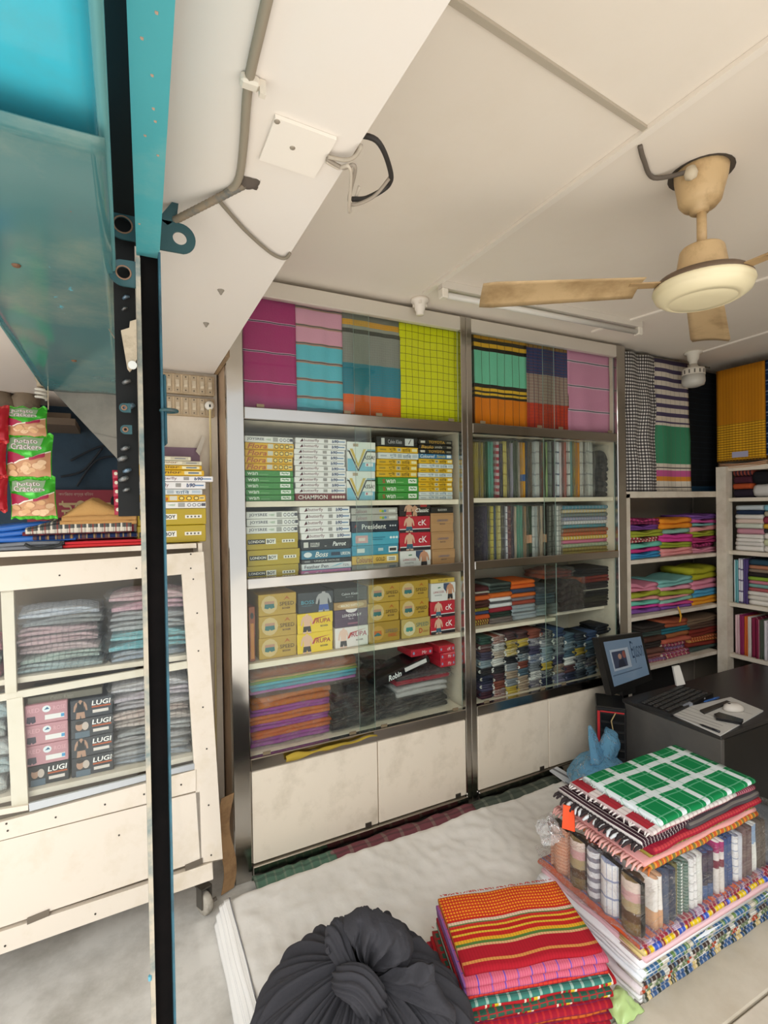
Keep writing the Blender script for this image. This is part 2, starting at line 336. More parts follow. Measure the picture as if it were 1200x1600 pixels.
# ================================================================== DISPLAY CABINETS
YC = 2.0
def hinge(p, x, z, y):
    mb = MB(); mb.box(x - .014, x + .014, y - .004, y, z, z + .018); h = mb.build('hinge', mat('#6d675d', .4, .8), p); return h
def display_cabinet(x0, x1, xs0, xs1, name, label, shelves, partial, doors):
    t = tag(empty(name, ((x0 + x1) / 2, YC, 0)), label, 'cabinet')
    boxo('side_panel', mat('#b79c80', .6, bump=.15, dirt='#8d7660', dscale=5), (xs0, xs0 + .014, YC + .03, 2.40, 0, 2.335), t)
    boxo('back_panel', mat('#d8cfc0', .8), (xs0 + .014, xs1, 2.385, 2.40, 0.02, 2.335), t)
    boxo('stile', STEEL, (xs0 - .002, x0, YC, YC + .03, 0.0, 2.35), t, .003)
    boxo('header', mat('#d9d2c6', .3, .35), (x0, x1, YC, YC + .03, 2.283, 2.348), t, .003)
    boxo('top_board', CREAM, (xs0, xs1, YC + .03, 2.40, 2.335, 2.348), t)
    boxo('upper_rail', STEEL, (x0, x1, YC, YC + .03, 1.797, 1.846), t, .003)
    boxo('upper_shelf', CREAM, (x0, x1, YC + .03, 2.385, 1.80, 1.835), t)
    boxo('middle_rail', STEEL, (x0, x1, YC - .002, YC + .028, 1.136, 1.178), t, .003)
    boxo('middle_shelf', CREAM, (x0, x1, YC + .03, 2.385, 1.136, 1.156), t)
    for z in shelves: boxo('shelf', CREAM, (x0, x1, YC + .035, 2.385, z - .022, z), t)
    for a, b, z in partial: boxo('shelf', CREAM, (a, b, YC + .035, 2.385, z - .018, z), t)
    boxo('lower_rail', STEEL, (x0, x1, YC - .002, YC + .03, .425, .474), t, .003)
    boxo('floor_board', CREAM, (x0, x1, YC + .03, 2.385, .44, .474), t)
    boxo('base_rail', STEEL, (x0, x1, YC - .012, YC + .02, .0, .058), t, .003)
    for a, b in doors:
        d = boxo('cupboard_door', CREAM, (a, b, YC, YC + .02, .062, .421), t, .003)
        hinge(d, b - .05, .064, YC)
    xm = (x0 + x1) / 2
    for za, zb in ((1.848, 2.282), (1.18, 1.796), (.476, 1.134)):
        for a, b, yy in ((x0 + .004, xm + .035, YC + .012), (xm - .035, x1 - .004, YC + .021)):
            mb = MB(); mb.box(a, b, yy, yy + .004, za, zb); g = mb.build('glass_pane', [GLASS, mat('#9fb5ab', .2)], t)
            for i, p in enumerate(g.data.polygons):
                if abs(p.normal.x) > .9: p.material_index = 1
        for a in (x0 + .05, xm - .09, xm + .06, x1 - .07):
            if za != 1.18 : boxo('pane_clip', mat('#8a7a60', .5, .3), (a, a + .03, YC + .006, YC + .01, za, za + .012), t)
    return t
c1 = display_cabinet(.41, 1.43, .345, 1.462, 'display_cabinet', 'steel framed glass cabinet holding the stacked garment boxes, beside the wheeled showcase', (1.478, .835), (), ((.414, .957), (.961, 1.427)))
c2 = display_cabinet(1.495, 2.51, 1.464, 2.54, 'display_cabinet', 'steel framed glass cabinet holding upright cloths and small rolled bundles, behind the monitor', (1.484,), ((1.495, 2.05, .838),), ((1.499, 1.955), (1.959, 2.507)))
boxo('stile', STEEL, (2.51, 2.58, YC, YC + .03, 0.0, 2.35), c2, .003)
boxo('stile', STEEL, (1.43, 1.461, YC, YC + .03, 0.0, 2.35), c1, .003)
boxo('side_panel', CREAM, (1.446, 1.460, YC + .03, 2.385, 0, 2.335), c1)
boxo('side_panel', CREAM, (2.515, 2.53, YC + .03, 2.385, 0, 2.335), c2)

# hanging display cloths behind the upper panes
def hang(name, x0, x1, z0, z1, y, m, label, group=None, folds=4, amp=.004, thick=.018, skew=0.0, cat='cloth', seed=0, sway=0.0):
    mb = MB()
    mb.grid(lambda u, v: (x0 + (x1 - x0) * u + sway * (1 - v), y + amp * math.sin(u * folds * 6.28 + seed) * (1.2 - v) + noise.noise((u * 3, v * 4, seed)) * amp * 1.5 , z0 + (z1 - z0) * v + skew * (u - .5) * (1 - v)), 18, 10, thick=(0, thick, 0))
    return tag(mb.build(name, m, smooth=True), label, cat, group)
YH = 2.05
def hx(px0, px1, py): return onY(px0, py, YH).x, onY(px1, py, YH).x
ZB, ZT = 1.84, 2.325
D_ = '#3a3038'
M_PURP = fabric('#a8336f', None, (('v', 4, .06, .07, '#c9a0bb', 1), ('v', 4, .045, .035, D_, 1), ('v', 4, .005, .01, '#d9b9cc', .8)))
M_PINKCY = fabric('#d79bb2', ('v', 1, [(0, '#3b7f93'), (.06, '#5fb6c9'), (.60, '#d79bb2')]), (('v', 6.5, .1, .16, '#a98575', 1), ('v', 6.5, .02, .045, '#3b4a55', 1)))
M_GREY = fabric('#8b8a85', ('v', 1, [(0, '#e2622a'), (.21, '#2d7f94'), (.49, '#8b8a85'), (.76, '#45443f'), (.80, '#9a9890'), (.83, '#d79c35'), (.88, '#77756c')]), (('u', 26, 0, .12, '#5c5c58', .25), ('v', 46, 0, .25, '#6f6e69', .25)))
M_YEL = fabric('#d3d117', None, (('v', 14, 0, .07, '#5c5a16', .9), ('u', 10, 0, .07, '#5c5a16', .9)))
M_GRN = fabric('#e08a1e', ('v', 1, [(0, '#d97716'), (.30, '#2b2620'), (.325, '#e0b030'), (.35, '#2b2620'), (.37, '#e0b030'), (.40, '#2b2620'), (.44, '#6fc0a0'), (.78, '#2b2620'), (.82, '#d9a52c'), (.86, '#3a342b'), (.9, '#c58f2c')]), (('u', 7, 0, .07, '#3a332a', .8),))
M_NAVY = fabric('#45517c', ('v', 1, [(0, '#c2402a'), (.30, '#a08a80'), (.62, '#34406c'), (.9, '#a07a40')]), (('u', 10, 0, .14, '#2d2740', .7), ('v', 30, 0, .3, '#803a35', .35)))
M_PINK2 = fabric('#d590b0', None, (('v', 3.6, .10, .10, '#e4c4d4', 1), ('v', 3.6, .07, .045, '#565c66', 1)))
for i, (a, b, m, lb) in enumerate(((380, 463, M_PURP, 'purple hanging cloth with thin double stripes, next to the beam'), (462, 537, M_PINKCY, 'hanging cloth with pink top and turquoise lower bands, beside the purple one'),
        (536, 626, M_GREY, 'hanging cloth banded grey, teal and orange, behind the overlapping panes'), (624, 720, M_YEL, 'lime yellow hanging cloth with a dark window check'),
        (740, 822, M_GRN, 'hanging cloth with mint green field and orange foot'), (820, 888, M_NAVY, 'hanging cloth in navy and brick red check'), (887, 955, M_PINK2, 'pale pink hanging cloth with grey double stripes'))):
    xa, xb = hx(a, b, 570)
    hang('hanging_cloth', max(xa, .415), min(xb, 2.505), ZB, ZT, YH + .004 * (i % 2), m, lb, 'display cloths hung in the upper cabinet windows', folds=2 + i % 3, seed=i)

# ================================================================== GARMENT BOXES
YB = 2.055
def garment_box(x0, x1, z0, z1, body, prints, label, group, y=YB, depth=.22, lid=None, rough=.4):
    mb = MB(); mb.box(x0, x1, y, y + depth, z0, z1, bev=.002)
    o = mb.build('garment_box', mat(body, rough), None); tag(o, label, 'box', group)
    if lid:
        l = MB(); h = (z1 - z0) * lid; l.box(x0 - .0012, x1 + .0012, y - .0012, y + depth + .001, z1 - h, z1 + .0006, bev=.0015); l.build('lid', mat(body, rough), o)
    off = .0016 if lid else .0
    face_prints(o, prints, lambda u, v, l: Vector((x0 + (x1 - x0) * u, y - off - l, z0 + (z1 - z0) * v)))
    return o
def pills(colr, u0, n, du, r, v=.5, rv=.22): return [('c', colr, u0 + i * du, v, r, rv) for i in range(n)]
K = {}
K['joy'] = ('#eeece8', [('t', 'JOYSREE', '#26304e', .06, .25, .40, .75, 0, .01), ('t', '~vest', '#7fae7c', .43, .35, .54, .7, .3), ('r', '#a6a5a0', .58, .2, .68, .85)] + pills('#4a4a50', .745, 3, .075, .03, .5, .26) + pills('#e9e9ea', .745, 3, .075, .022, .5, .17) + [('r', '#55555e', .93, .3, .99, .75)])
K['flora'] = ('#e9b414', [('t', 'Flora', '#b8541c', .05, .12, .44, .88, .25, .015), ('r', '#d8d4c4', .46, .18, .57, .85)] + pills('#4a3a1c', .635, 3, .11, .042, .5, .33) + pills('#f3d878', .635, 3, .11, .030, .5, .22) + [('r', '#f0e0a0', .90, .3, .98, .75), ('r', '#4a3a1c', .91, .45, .97, .6)])
K['wan'] = ('#3f8f3c', [('t', 'wan', '#e9f2e4', .06, .22, .27, .72, 0, .01), ('r', '#8fbf86', .30, .3, .48, .38), ('r', '#f0f2ea', .72, .22, .93, .82), ('t', '~~', '#3f8f3c', .75, .4, .9, .7)])
K['swan'] = ('#3f9a3c', [('t', 'S', '#c02a2a', .10, .22, .17, .75, 0, .01), ('t', 'wan', '#f0f4ea', .19, .22, .42, .72, 0, .01), ('r', '#9fd090', .45, .3, .62, .38), ('r', '#f0f2ea', .74, .22, .95, .82), ('t', '~~', '#3f8f3c', .77, .4, .92, .7)])
K['but'] = ('#f2efee', [('p', '#6e2130', [(.08, .2), (.13, .85), (.10, .5), (.15, .35)]), ('t', 'butterfly', '#6e2130', .16, .18, .45, .82), ('r', '#a09c98', .55, .25, .63, .8), ('t', 'b90', '#2b4370', .71, .22, .84, .8, .1, .03), ('r', '#5a86b4', .84, .4, .97, .58)])
K['champ'] = ('#7e2626', [('t', 'CHAMPION', '#f2ece4', .05, .2, .62, .8, 0, .012)] + pills('#e8d8c8', .73, 5, .055, .024, .5, .22))
K['assa'] = ('#f1f1ec', [('r', '#7cc0d8', 0, 0, .98, .42), ('r', '#f1f1ec', .52, .30, 1, .62), ('r', '#3c3a26', 0, .66, 1, .70), ('r', '#86b4c8', 0, .70, 1, .76), ('p', '#f1f1ec', [(.0, .78), (.16, .78), (.36, .0), (.56, .78), (.72, .78), (.37, .0), (.33, .0)]), ('p', '#f1f1ec', [(.02, .76), (.7, .76), (.37, .02)]), ('p', '#d8b84a', [(.08, .76), (.18, .76), (.37, .26), (.56, .76), (.66, .76), (.38, .12), (.36, .12)]), ('p', '#3c3a26', [(.02, .70), (.08, .70), (.37, .06), (.66, .70), (.72, .70), (.39, .0), (.35, .0)]), ('t', 'ASSA!', '#2a2a2a', .56, .40, .96, .54, 0, .01), ('r', '#eef2f4', .62, .16, .9, .28), ('r', '#c05a6a', .66, .18, .72, .26), ('r', '#b9a184', .2, .84, .38, .94)])
K['blk'] = ('#1f2020', [('r', '#d8d8d4', .1, .15, .18, .85), ('t', 'Calvin Klein', '#cfcfcf', .26, .3, .6, .72), ('r', '#d4d6d4', .68, .15, .9, .88), ('t', '/', '#444444', .76, .3, .84, .8)])
K['chy'] = ('#e3b31c', [('t', 'দুই', '#2b2412', .28, .15, .44, .85), ('r', '#c9c2a6', .47, .2, .57, .8), ('t', '×', '#2b2412', .49, .3, .55, .7), ('t', 'চািব', '#2b2412', .6, .15, .8, .85), ('r', '#f0e4b0', .84, .25, .97, .75), ('r', '#a2882c', .05, .35, .2, .6)])
K['chw'] = ('#dfe3e2', [('t', 'দুই', '#3a6a8c', .28, .15, .44, .85), ('r', '#b2bcc0', .47, .2, .57, .8), ('t', 'চািব', '#3a6a8c', .6, .15, .8, .85), ('r', '#b9c8d0', .84, .25, .97, .75), ('r', '#b4bcc0', .05, .35, .2, .6)])
K['toy'] = ('#24211c', [('r', '#c8c4b8', .05, .25, .18, .75), ('t', 'TOYOTA', '#d8a63a', .28, .2, .76, .8, 0, .01), ('r', '#8c8676', .82, .3, .95, .7)])
K['baul'] = ('#24211c', [('t', 'Baulo', '#d8a63a', .06, .15, .42, .85, .2, .01), ('t', 'smile', '#cfc8b8', .46, .25, .68, .8, .2), ('r', '#8c8676', .82, .3, .95, .7)])
K['colb'] = ('#3a78a8', [('t', 'Coloured', '#f0f0ea', .06, .12, .48, .88, .25, .01), ('t', 'Sande', '#e8d060', .54, .2, .8, .8, .2), ('r', '#e8eef0', .84, .2, .97, .8)])
K['lb'] = ('#b99f1e', [('r', '#252522', .03, .36, .36, .66), ('t', 'LONDON', '#efece0', .05, .43, .34, .6, 0, .02), ('r', '#efece0', .37, .34, .56, .68), ('t', 'BOY', '#33312a', .39, .4, .54, .62, 0, .03), ('r', '#efeadb', .68, .40, .93, .60)] + pills('#6c685a', .72, 4, .055, .016, .5, .06))
K['par'] = ('#23282a', [('r', '#d6d6d0', .05, .25, .14, .78), ('t', 'DOUBLE', '#e6e6e0', .18, .52, .36, .72, 0, .02), ('t', 'PARROT', '#e6e6e0', .18, .28, .36, .48, 0, .02), ('t', 'Parrot', '#eef0ec', .62, .3, .9, .75, .3, .02), ('r', '#b0b0aa', .46, .3, .5, .38)])
K['boss2'] = ('#2f7896', [('c', '#dfe8ea', .12, .5, .08, .3), ('t', 'Boss', '#f2f2ea', .26, .2, .52, .8, .3, .01), ('r', '#16324a', .58, .3, .76, .68), ('t', 'URSON', '#f0f0ea', .78, .3, .97, .66, 0, .02)])
K['blkw'] = ('#28282a', [('t', 'UNIQUE HOUSE', '#cfcfca', .24, .25, .75, .75), ('r', '#8a8a88', .05, .3, .16, .7)])
K['fea'] = ('#eef0f2', [('r', '#5bb0c8', .0, .0, 1, .1), ('t', 'Feather Pen', '#2c2c3a', .05, .28, .52, .78, 0, .005), ('p', '#7cc6dc', [(.55, .3), (.75, .8), (.85, .85), (.7, .5)]), ('t', '72%', '#6a6a78', .82, .35, .94, .7)])
K['pnk'] = ('#d684b4', [('c', '#efe0ea', .1, .5, .06, .3), ('t', 'C. Sweet', '#f0e8ee', .28, .25, .55, .75, .2), ('t', 'CALICO', '#7a3a66', .7, .3, .95, .7)])
K['salo'] = ('#b6b3ac', [('t', 'Saloon', '#8a3c4a', .08, .2, .32, .8, .2), ('c', '#d8c23c', .62, .5, .03, .2), ('c', '#7cae4c', .67, .45, .03, .2), ('c', '#5a8ac0', .72, .5, .03, .2), ('r', '#dcdcd6', .8, .3, .95, .7)])
K['pres'] = ('#1f2c3c', [('p', '#8a2a2a', [(.04, .4), (.10, .55), (.07, .75)]), ('t', 'President', '#f2f2f0', .2, .28, .72, .74, 0, .012)] + pills('#d8dade', .82, 3, .055, .02, .55, .08))
K['cya'] = ('#4ba9c4', [('r', '#e0a8a8', .06, .2, .32, .78), ('r', '#f0dcd4', .12, .35, .26, .6), ('r', '#2a7c98', .42, .55, .7, .62), ('r', '#2a7c98', .42, .4, .64, .46)] + pills('#e6f0f2', .82, 3, .065, .028, .55, .1))
K['cyb'] = ('#3f97b4', [('r', '#e4e8e6', .1, .3, .26, .72), ('r', '#bcd0d4', .55, .4, .66, .7), ('r', '#eef0ee', .78, .2, .97, .8), ('r', '#3a3a3a', .80, .35, .95, .65)])
K['gold'] = ('#dcb556', [('t', 'Coloured', '#a04a20', .08, .2, .44, .85, .3, .01), ('t', 'GOLD', '#3a2c16', .5, .3, .7, .74, 0, .012), ('r', '#f2ecd8', .74, .22, .95, .8), ('r', '#5a6a7a', .78, .35, .92, .45), ('r', '#5a6a7a', .78, .55, .92, .65)])
K['gry'] = ('#9a9890', [('r', '#b4b2aa', .3, .2, .75, .75), ('r', '#6a7480', .8, .3, .95, .7)])
K['cla'] = ('#2a2120', [('shape', TORSO, '#d8a98c', .12, .0, .45, .95), ('shape', TORSO, '#c89a7c', .36, .0, .6, .85), ('shape', TRUNK, '#b02a30', .12, .0, .45, .95), ('t', 'Classic', '#f2efe8', .5, .3, .94, .62, .2, .015), ('r', '#b02a2a', .66, .72, .88, .95)])
K['ck'] = ('#c01f34', [('r', '#221c26', 0, 0, 1, .18), ('r', '#e9e9ea', 0, .18, 1, .23), ('shape', TORSO, '#dcb39a', .12, .02, .5, .98), ('shape', TRUNK, '#2f5f78', .12, .02, .5, .98), ('t', 'cK', '#f3eaea', .6, .42, .88, .78, 0, .01)])
K['wht'] = ('#e4e2e0', [('p', '#3a4a68', [(.5, .98), (.75, .98), (.6, .5), (.5, .7)]), ('shape', TORSO, '#c98f70', .58, .02, .96, .98), ('shape', TRUNK, '#22242c', .58, .02, .96, .98), ('t', 'LANCOZE', '#a83048', .08, .46, .5, .58), ('t', 'WHITE', '#707078', .12, .3, .42, .38), ('p', '#3a7a58', [(.26, .72), (.38, .75), (.36, .8), (.26, .78)])])
K['jbl'] = ('#24221f', [('t', 'BLACK BOX', '#d8d4cc', .3, .35, .7, .7, 0, .02)])
K['tan'] = ('#b98d62', [('t', 'LONDON BOY', '#57618a', .26, .55, .76, .67, 0, .01), ('t', 'BLACK', '#4a4a56', .38, .38, .62, .46, 0, .01), ('r', '#a37a52', 0, .90, 1, .93)])
K['spd'] = ('#b99532', [('c', '#cdb37c', .28, .52, .22, .42), ('shape', BRIEF, '#2f6e70', .13, .28, .43, .62), ('r', '#b78a72', .15, .55, .41, .68), ('t', 'SPEED', '#5a4424', .55, .42, .94, .60, 0, .005), ('t', 'BOXER', '#5a3a20', .62, .26, .84, .34, 0, .02), ('p', '#b0641c', [(.66, .68), (.75, .88), (.84, .68), (.75, .76)])])
K['spdd'] = ('#bca45e', [('c', '#d6cba4', .26, .5, .21, .38), ('shape', BRIEF, '#3d8f86', .12, .3, .40, .62), ('t', 'SPEED', '#356c6c', .5, .55, .94, .75), ('t', 'D', '#c0392b', .6, .2, .72, .45, 0, .02), ('t', 'desc', '#a05a30', .74, .22, .92, .36)])
K['spdo'] = ('#a9862c', [('c', '#c29a48', .28, .5, .2, .36), ('shape', BRIEF, '#c0682c', .12, .3, .42, .65), ('p', '#2f6e70', [(.14, .35), (.4, .35), (.3, .5), (.24, .5)]), ('t', 'SPEED', '#6a6a6a', .52, .45, .92, .62), ('t', 'DESC', '#c0392b', .62, .25, .9, .40, 0, .01)])
K['bos'] = ('#25303a', [('shape', TORSO, '#a9a9ac', .46, .0, .98, 1.0), ('shape', TRUNK, '#3a5aa8', .46, .0, .98, 1.0), ('t', 'BOSS', '#4fa0b4', .08, .44, .44, .62, 0, .01), ('t', 'HUGO BOY', '#4fa0b4', .10, .34, .38, .38)])
K['rup'] = ('#ecc916', [('shape', TORSO, '#e2b79c', .06, .0, .46, .98), ('shape', TRUNK, '#23252a', .06, .0, .46, .98), ('p', '#b5342c', [(.4, .45), (.48, .72), (.95, .82), (.52, .66), (.46, .45)]), ('t', 'RUPA', '#a82c2c', .52, .46, .93, .68, .1, .015), ('t', 'BOXER', '#3a3a3a', .64, .26, .86, .34, 0, .02)])
K['rupw'] = ('#e7dfdc', [('shape', TORSO, '#e6c2b2', .06, .0, .42, .98), ('shape', TRUNK, '#2a2c32', .06, .0, .42, .98), ('p', '#b5342c', [(.36, .45), (.44, .72), (.95, .86), (.5, .68), (.42, .45)]), ('t', 'RUPA', '#a82c4a', .48, .5, .95, .74, .1, .015), ('t', 'BOXER', '#5a4a4a', .62, .28, .84, .36, 0, .02)])
K['cal'] = ('#1d2627', [('t', 'Calvin Klein', '#d6dcdc', .22, .48, .72, .66), ('t', 'BLACK', '#a0a8a8', .34, .3, .58, .38)])
K['tan2'] = ('#a8824c', [('c', '#c8a878', .5, .5, .42, .38), ('t', 'MACRO SOFTY', '#f2ead8', .2, .35, .72, .66, 0, .015)])
K['lbp'] = ('#46304e', [('c', '#e9e2e4', .5, 1.0, .18, .2), ('t', 'LONDON B-Y', '#efe8ee', .22, .58, .8, .74, 0, .012), ('t', 'The fit', '#d6cad8', .4, .42, .56, .52), ('r', '#8f5a74', .38, .14, .7, .24)])
K['ylw'] = ('#d3b24c', [('t', 'TOP LAB', '#5a4a1c', .3, .3, .7, .75, 0, .01)])
K['org'] = ('#9a4a1e', [('r', '#d0822a', .2, .05, .8, .7), ('c', '#2a2018', .5, .84, .3, .06)])
K['jun'] = ('#e2b21c', [('t', 'junior', '#5a3a14', .30, .2, .66, .85, .1, .01), ('r', '#efe4b8', .70, .2, .96, .8), ('r', '#6a7a8a', .76, .35, .92, .65)])
K['junw'] = ('#e4dcc2', [('t', 'junior', '#8a5a24', .34, .2, .64, .85, .1, .01), ('r', '#c8c0a4', .70, .2, .96, .8), ('r', '#8a8a8a', .76, .35, .92, .65)])
DESC = dict(joy='white box with navy lettering', flora='yellow box with rust script', wan='green box with white lettering', swan='green box with red and white lettering', but='slim white box with maroon lettering', champ='maroon box with white capitals', assa='white and sky blue box with chevron', blk='black box with pale label', chy='slim yellow box with dark lettering', chw='slim pale box with blue lettering', toy='slim black box with gold capitals', baul='slim black box with gold script', colb='slim blue box with white script', lb='mustard box with black and white badge', par='black box with bird badge', boss2='blue box with oval badge', blkw='thin black box', fea='white box with feather drawing', pnk='thin pink box', salo='slim grey box with maroon script', pres='dark navy box with large white lettering', cya='light blue box with pink label', cyb='plain blue box with barcode label', gold='gold box with rust script', gry='grey box', cla='dark box with two models', ck='crimson box with shirtless model', wht='white box with shirtless model', jbl='low black box', tan='plain tan box', spd='gold box with teal trunks', spdd='pale gold box with green brief', spdo='gold box with orange brief', bos='dark box with grey torso', rup='bright yellow box with model', rupw='off-white box with model', cal='black box with thin grey lettering', tan2='tan box with pale oval', lbp='plum purple box', ylw='low yellow box', org='rust box on its end', jun='yellow box with brown lettering', junw='cream box with brown lettering')
def column(px0, px1, pytop, zbase, items, where, group, y=YB, depth=.22):
    """items: (kind, relative height) from the top down"""
    ym = pytop + 40; X0 = onY(px0, ym, y).x; X1 = min(onY(px1, ym, y).x, 1.418) - .004; zt = onY((px0 + px1) / 2, pytop, y).z
    tot = sum(h for _, h in items); z = zt
    for i, (k, h) in enumerate(items):
        hh = (zt - zbase) * h / tot; j = rnd.uniform(-.004, .004)
        body, pr = K[k]
        garment_box(X0 + j, X1 + j, z - hh + .0006, z - .0006, body, pr, f'{DESC[k]}, {nth(i)} {where}', group, y + rnd.uniform(0, .006), depth, .55 if hh > .04 else None)
        z -= hh
def cz1(x0, x1, y0, zb, items, where, group): a, t = z1(x0, y0); b, _ = z1(x1, y0); column(a, b, t, zb, items, where, group)
def cz2(x0, x1, y0, zb, items, where, group): a, t = z2(x0, y0); b, _ = z2(x1, y0); column(a, b, t, zb, items, where, group)
G1, G2, G3 = 'boxes on the upper box shelf', 'boxes on the middle box shelf', 'boxes on the lower box shelf'
cz1(42, 302, 73, 1.479, [('joy', 34)] + [('flora', 36)] * 4 + [('wan', 32)] * 5, 'of the yellow-green stack', G1)
cz1(304, 572, 83, 1.479, [('but', 28)] * 10 + [('champ', 36)], 'of the tall white stack', G1)
cz1(576, 726, 102, 1.479, [('assa', 150), ('assa', 150)], 'of the chevron pair', G1)
cz1(734, 948, 76, 1.479, [('blk', 50), ('chy', 30), ('chw', 32), ('chy', 30), ('chy', 31), ('chy', 31), ('swan', 39), ('swan', 38), ('swan', 38)], 'beside the chevron pair', G1)
cz1(951, 1152, 92, 1.479, [('toy', 23), ('baul', 24), ('toy', 22), ('colb', 24), ('chy', 25), ('chw', 22), ('chy', 22), ('chw', 22), ('chy', 24), ('chy', 24), ('chy', 23), ('chw', 20), ('chw', 20)], 'of the thin mixed stack', G1)
cz1(50, 326, 463, 1.157, [('joy', 40)] * 3 + [('lb', 88), ('lb', 86), ('lb', 82)], 'of the white-over-mustard stack', G2)
cz1(334, 598, 438, 1.157, [('but', 36)] * 5 + [('par', 56), ('boss2', 50), ('blkw', 24), ('fea', 36), ('pnk', 36)], 'of the white-to-pink stack', G2)
cz1(604, 848, 444, 1.157, [('salo', 36), ('salo', 36), ('pres', 60), ('cya', 70), ('cyb', 54), ('gold', 48), ('gry', 44)], 'of the blue stack', G2)
cz1(850, 1012, 422, 1.157, [('cla', 68), ('ck', 86), ('ck', 96), ('wht', 98)], 'of the model-printed stack', G2)
cz1(1016, 1172, 440, 1.157, [('jbl', 32), ('tan', 98), ('tan', 92), ('tan', 92)], 'of the tan stack', G2)
cz2(72, 106, 228, .836, [('org', 300)], 'standing at the cabinet stile', G3)
cz2(115, 314, 158, .836, [('spd', 130), ('spd', 130), ('spd', 130)], 'of the first gold stack', G3)
cz2(319, 506, 150, .836, [('bos', 122), ('rup', 118), ('rup', 120)], 'of the yellow stack', G3)
cz2(510, 685, 128, .836, [('cal', 80), ('tan2', 46), ('lbp', 105), ('rupw', 120)], 'under the thin-lettered black box', G3)
cz2(688, 852, 108, .836, [('spd', 108), ('spd', 112), ('spdo', 120)], 'of the middle gold stack', G3)
cz2(855, 1006, 92, .836, [('spd', 105), ('spd', 110), ('spdd', 112)], 'beside the crimson boxes', G3)
cz2(1012, 1162, 78, .836, [('ylw', 26), ('wht', 105), ('ck', 92), ('ck', 95)], 'nearest the centre stile', G3)

# ================================================================== FOLDED CLOTHS AND PACKS
def crinkle_mesh():
    me = MB(); n = 7
    def side(o, a, b):
        me.grid(lambda u, v: tuple(Vector(o) + Vector(a) * u + Vector(b) * v), n, n)
    side((-.5, 0, 0), (1, 0, 0), (0, 0, 1)); side((.5, 0, 0), (0, 1, 0), (0, 0, 1)); side((.5, 1, 0), (-1, 0, 0), (0, 0, 1)); side((-.5, 1, 0), (0, -1, 0), (0, 0, 1)); side((-.5, 0, 1), (1, 0, 0), (0, 1, 0)); side((-.5, 1, 0), (1, 0, 0), (0, -1, 0))
    for p in me.v:
        q = Vector((noise.noise(p * 5), noise.noise(p * 5 + Vector((9, 0, 0))), noise.noise(p * 5 + Vector((0, 9, 0)))))
        c = Vector((0, .5, .5)); d = (p - c); m = max(abs(d.x), abs(d.y), abs(d.z)); rr = d.length
        p += q * .06 - d * max(0, rr - .66) * .18
    return me.mesh('polythene_cover', FILM)
CRINKLE = crinkle_mesh()
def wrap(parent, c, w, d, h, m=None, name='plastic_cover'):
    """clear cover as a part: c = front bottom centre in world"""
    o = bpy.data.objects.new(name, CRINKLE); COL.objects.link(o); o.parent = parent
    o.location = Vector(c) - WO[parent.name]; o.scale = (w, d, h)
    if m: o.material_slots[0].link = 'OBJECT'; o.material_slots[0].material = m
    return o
_fc = {}
def cloth_slab(name, c, w, d, h, m, label, cat='cloth', group=None, leaves=3, seed=0, pinch=0, upright=False, amp=.003, rot=0, tilt=0, nx=8, jit=.008, slump=0):
    """one folded cloth; c = front bottom centre; alike ones share their mesh"""
    k = (round(w, 3), round(d, 3), round(h, 3), leaves, seed % 4, pinch, upright, amp, rot, tilt, jit, slump)
    mb = MB()
    if upright: M = Matrix.Translation(Vector((c[0], c[1], c[2] + w / 2))) @ Matrix.Rotation(R(tilt), 4, 'Y') @ Matrix.Rotation(R(-90), 4, 'Y') @ Matrix.Translation((0, 0, -h / 2))
    else: M = Matrix.Translation(Vector(c)) @ Matrix.Rotation(R(rot), 4, 'Z') @ Matrix.Rotation(R(tilt), 4, 'Y')
    if k in _fc:
        me, off = _fc[k]; o = bpy.data.objects.new(name, me); COL.objects.link(o); o.location = Vector(c) + off; WO[o.name] = Vector(c) + off
        o.material_slots[0].link = 'OBJECT'; o.material_slots[0].material = m
    else:
        mb.M = M; mb.fold(w, d, h, leaves, seed % 4, amp, nx, pinch, jit=jit, slump=slump)
        o = mb.build(name, m, None, True); _fc[k] = (o.data, WO[o.name] - Vector(c))
        o.material_slots[0].link = 'OBJECT'; o.material_slots[0].material = m
    if label: tag(o, label, cat, group)
    return o
def solid(h, **k): return fabric(h, None, (), **k)

# ---- bottom shelf of the first cabinet
YS = 2.06
def stack_layers(specs, x0, x1, zb, zt, y, d, label_fn, group, name='folded_cloth', pinch=0, amp=.004, leaves=1, seed=0, cat='cloth', jit=.012, slump=0):
    tot = sum(s[1] for s in specs); z = zb; n = len(specs)
    for i, s in enumerate(reversed(specs)):
        h = (zt - zb) * s[1] / tot; m = s[0] if not isinstance(s[0], str) else solid(s[0])
        cloth_slab(name, ((x0 + x1) / 2 + rnd.uniform(-.003, .003), y + rnd.uniform(0, .006), z), x1 - x0, d, h * 1.02, m, label_fn(n - 1 - i, s), cat, group, leaves, i + seed, pinch, amp=amp, jit=jit, slump=slump)
        z += h
def P2(x, y, Y): a = z2(x, y); return onY(a[0], a[1], Y)
def P4(x, y, Y): a = z4(x, y); return onY(a[0], a[1], Y)
def P3(x, y, Y): a = z3(x, y); return onY(a[0], a[1], Y)
def P6(x, y, Y): a = z6(x, y); return onY(a[0], a[1], Y)
o0 = [('#c9753c', 52), ('#a554a8', 34), ('#d97a3e', 32), ('#a850a4', 34), ('#d2703c', 30), ('#9f4f9c', 40)]
xa, xb = P2(76, 850, YS).x, P2(490, 850, YS).x; zt = .475 + .205
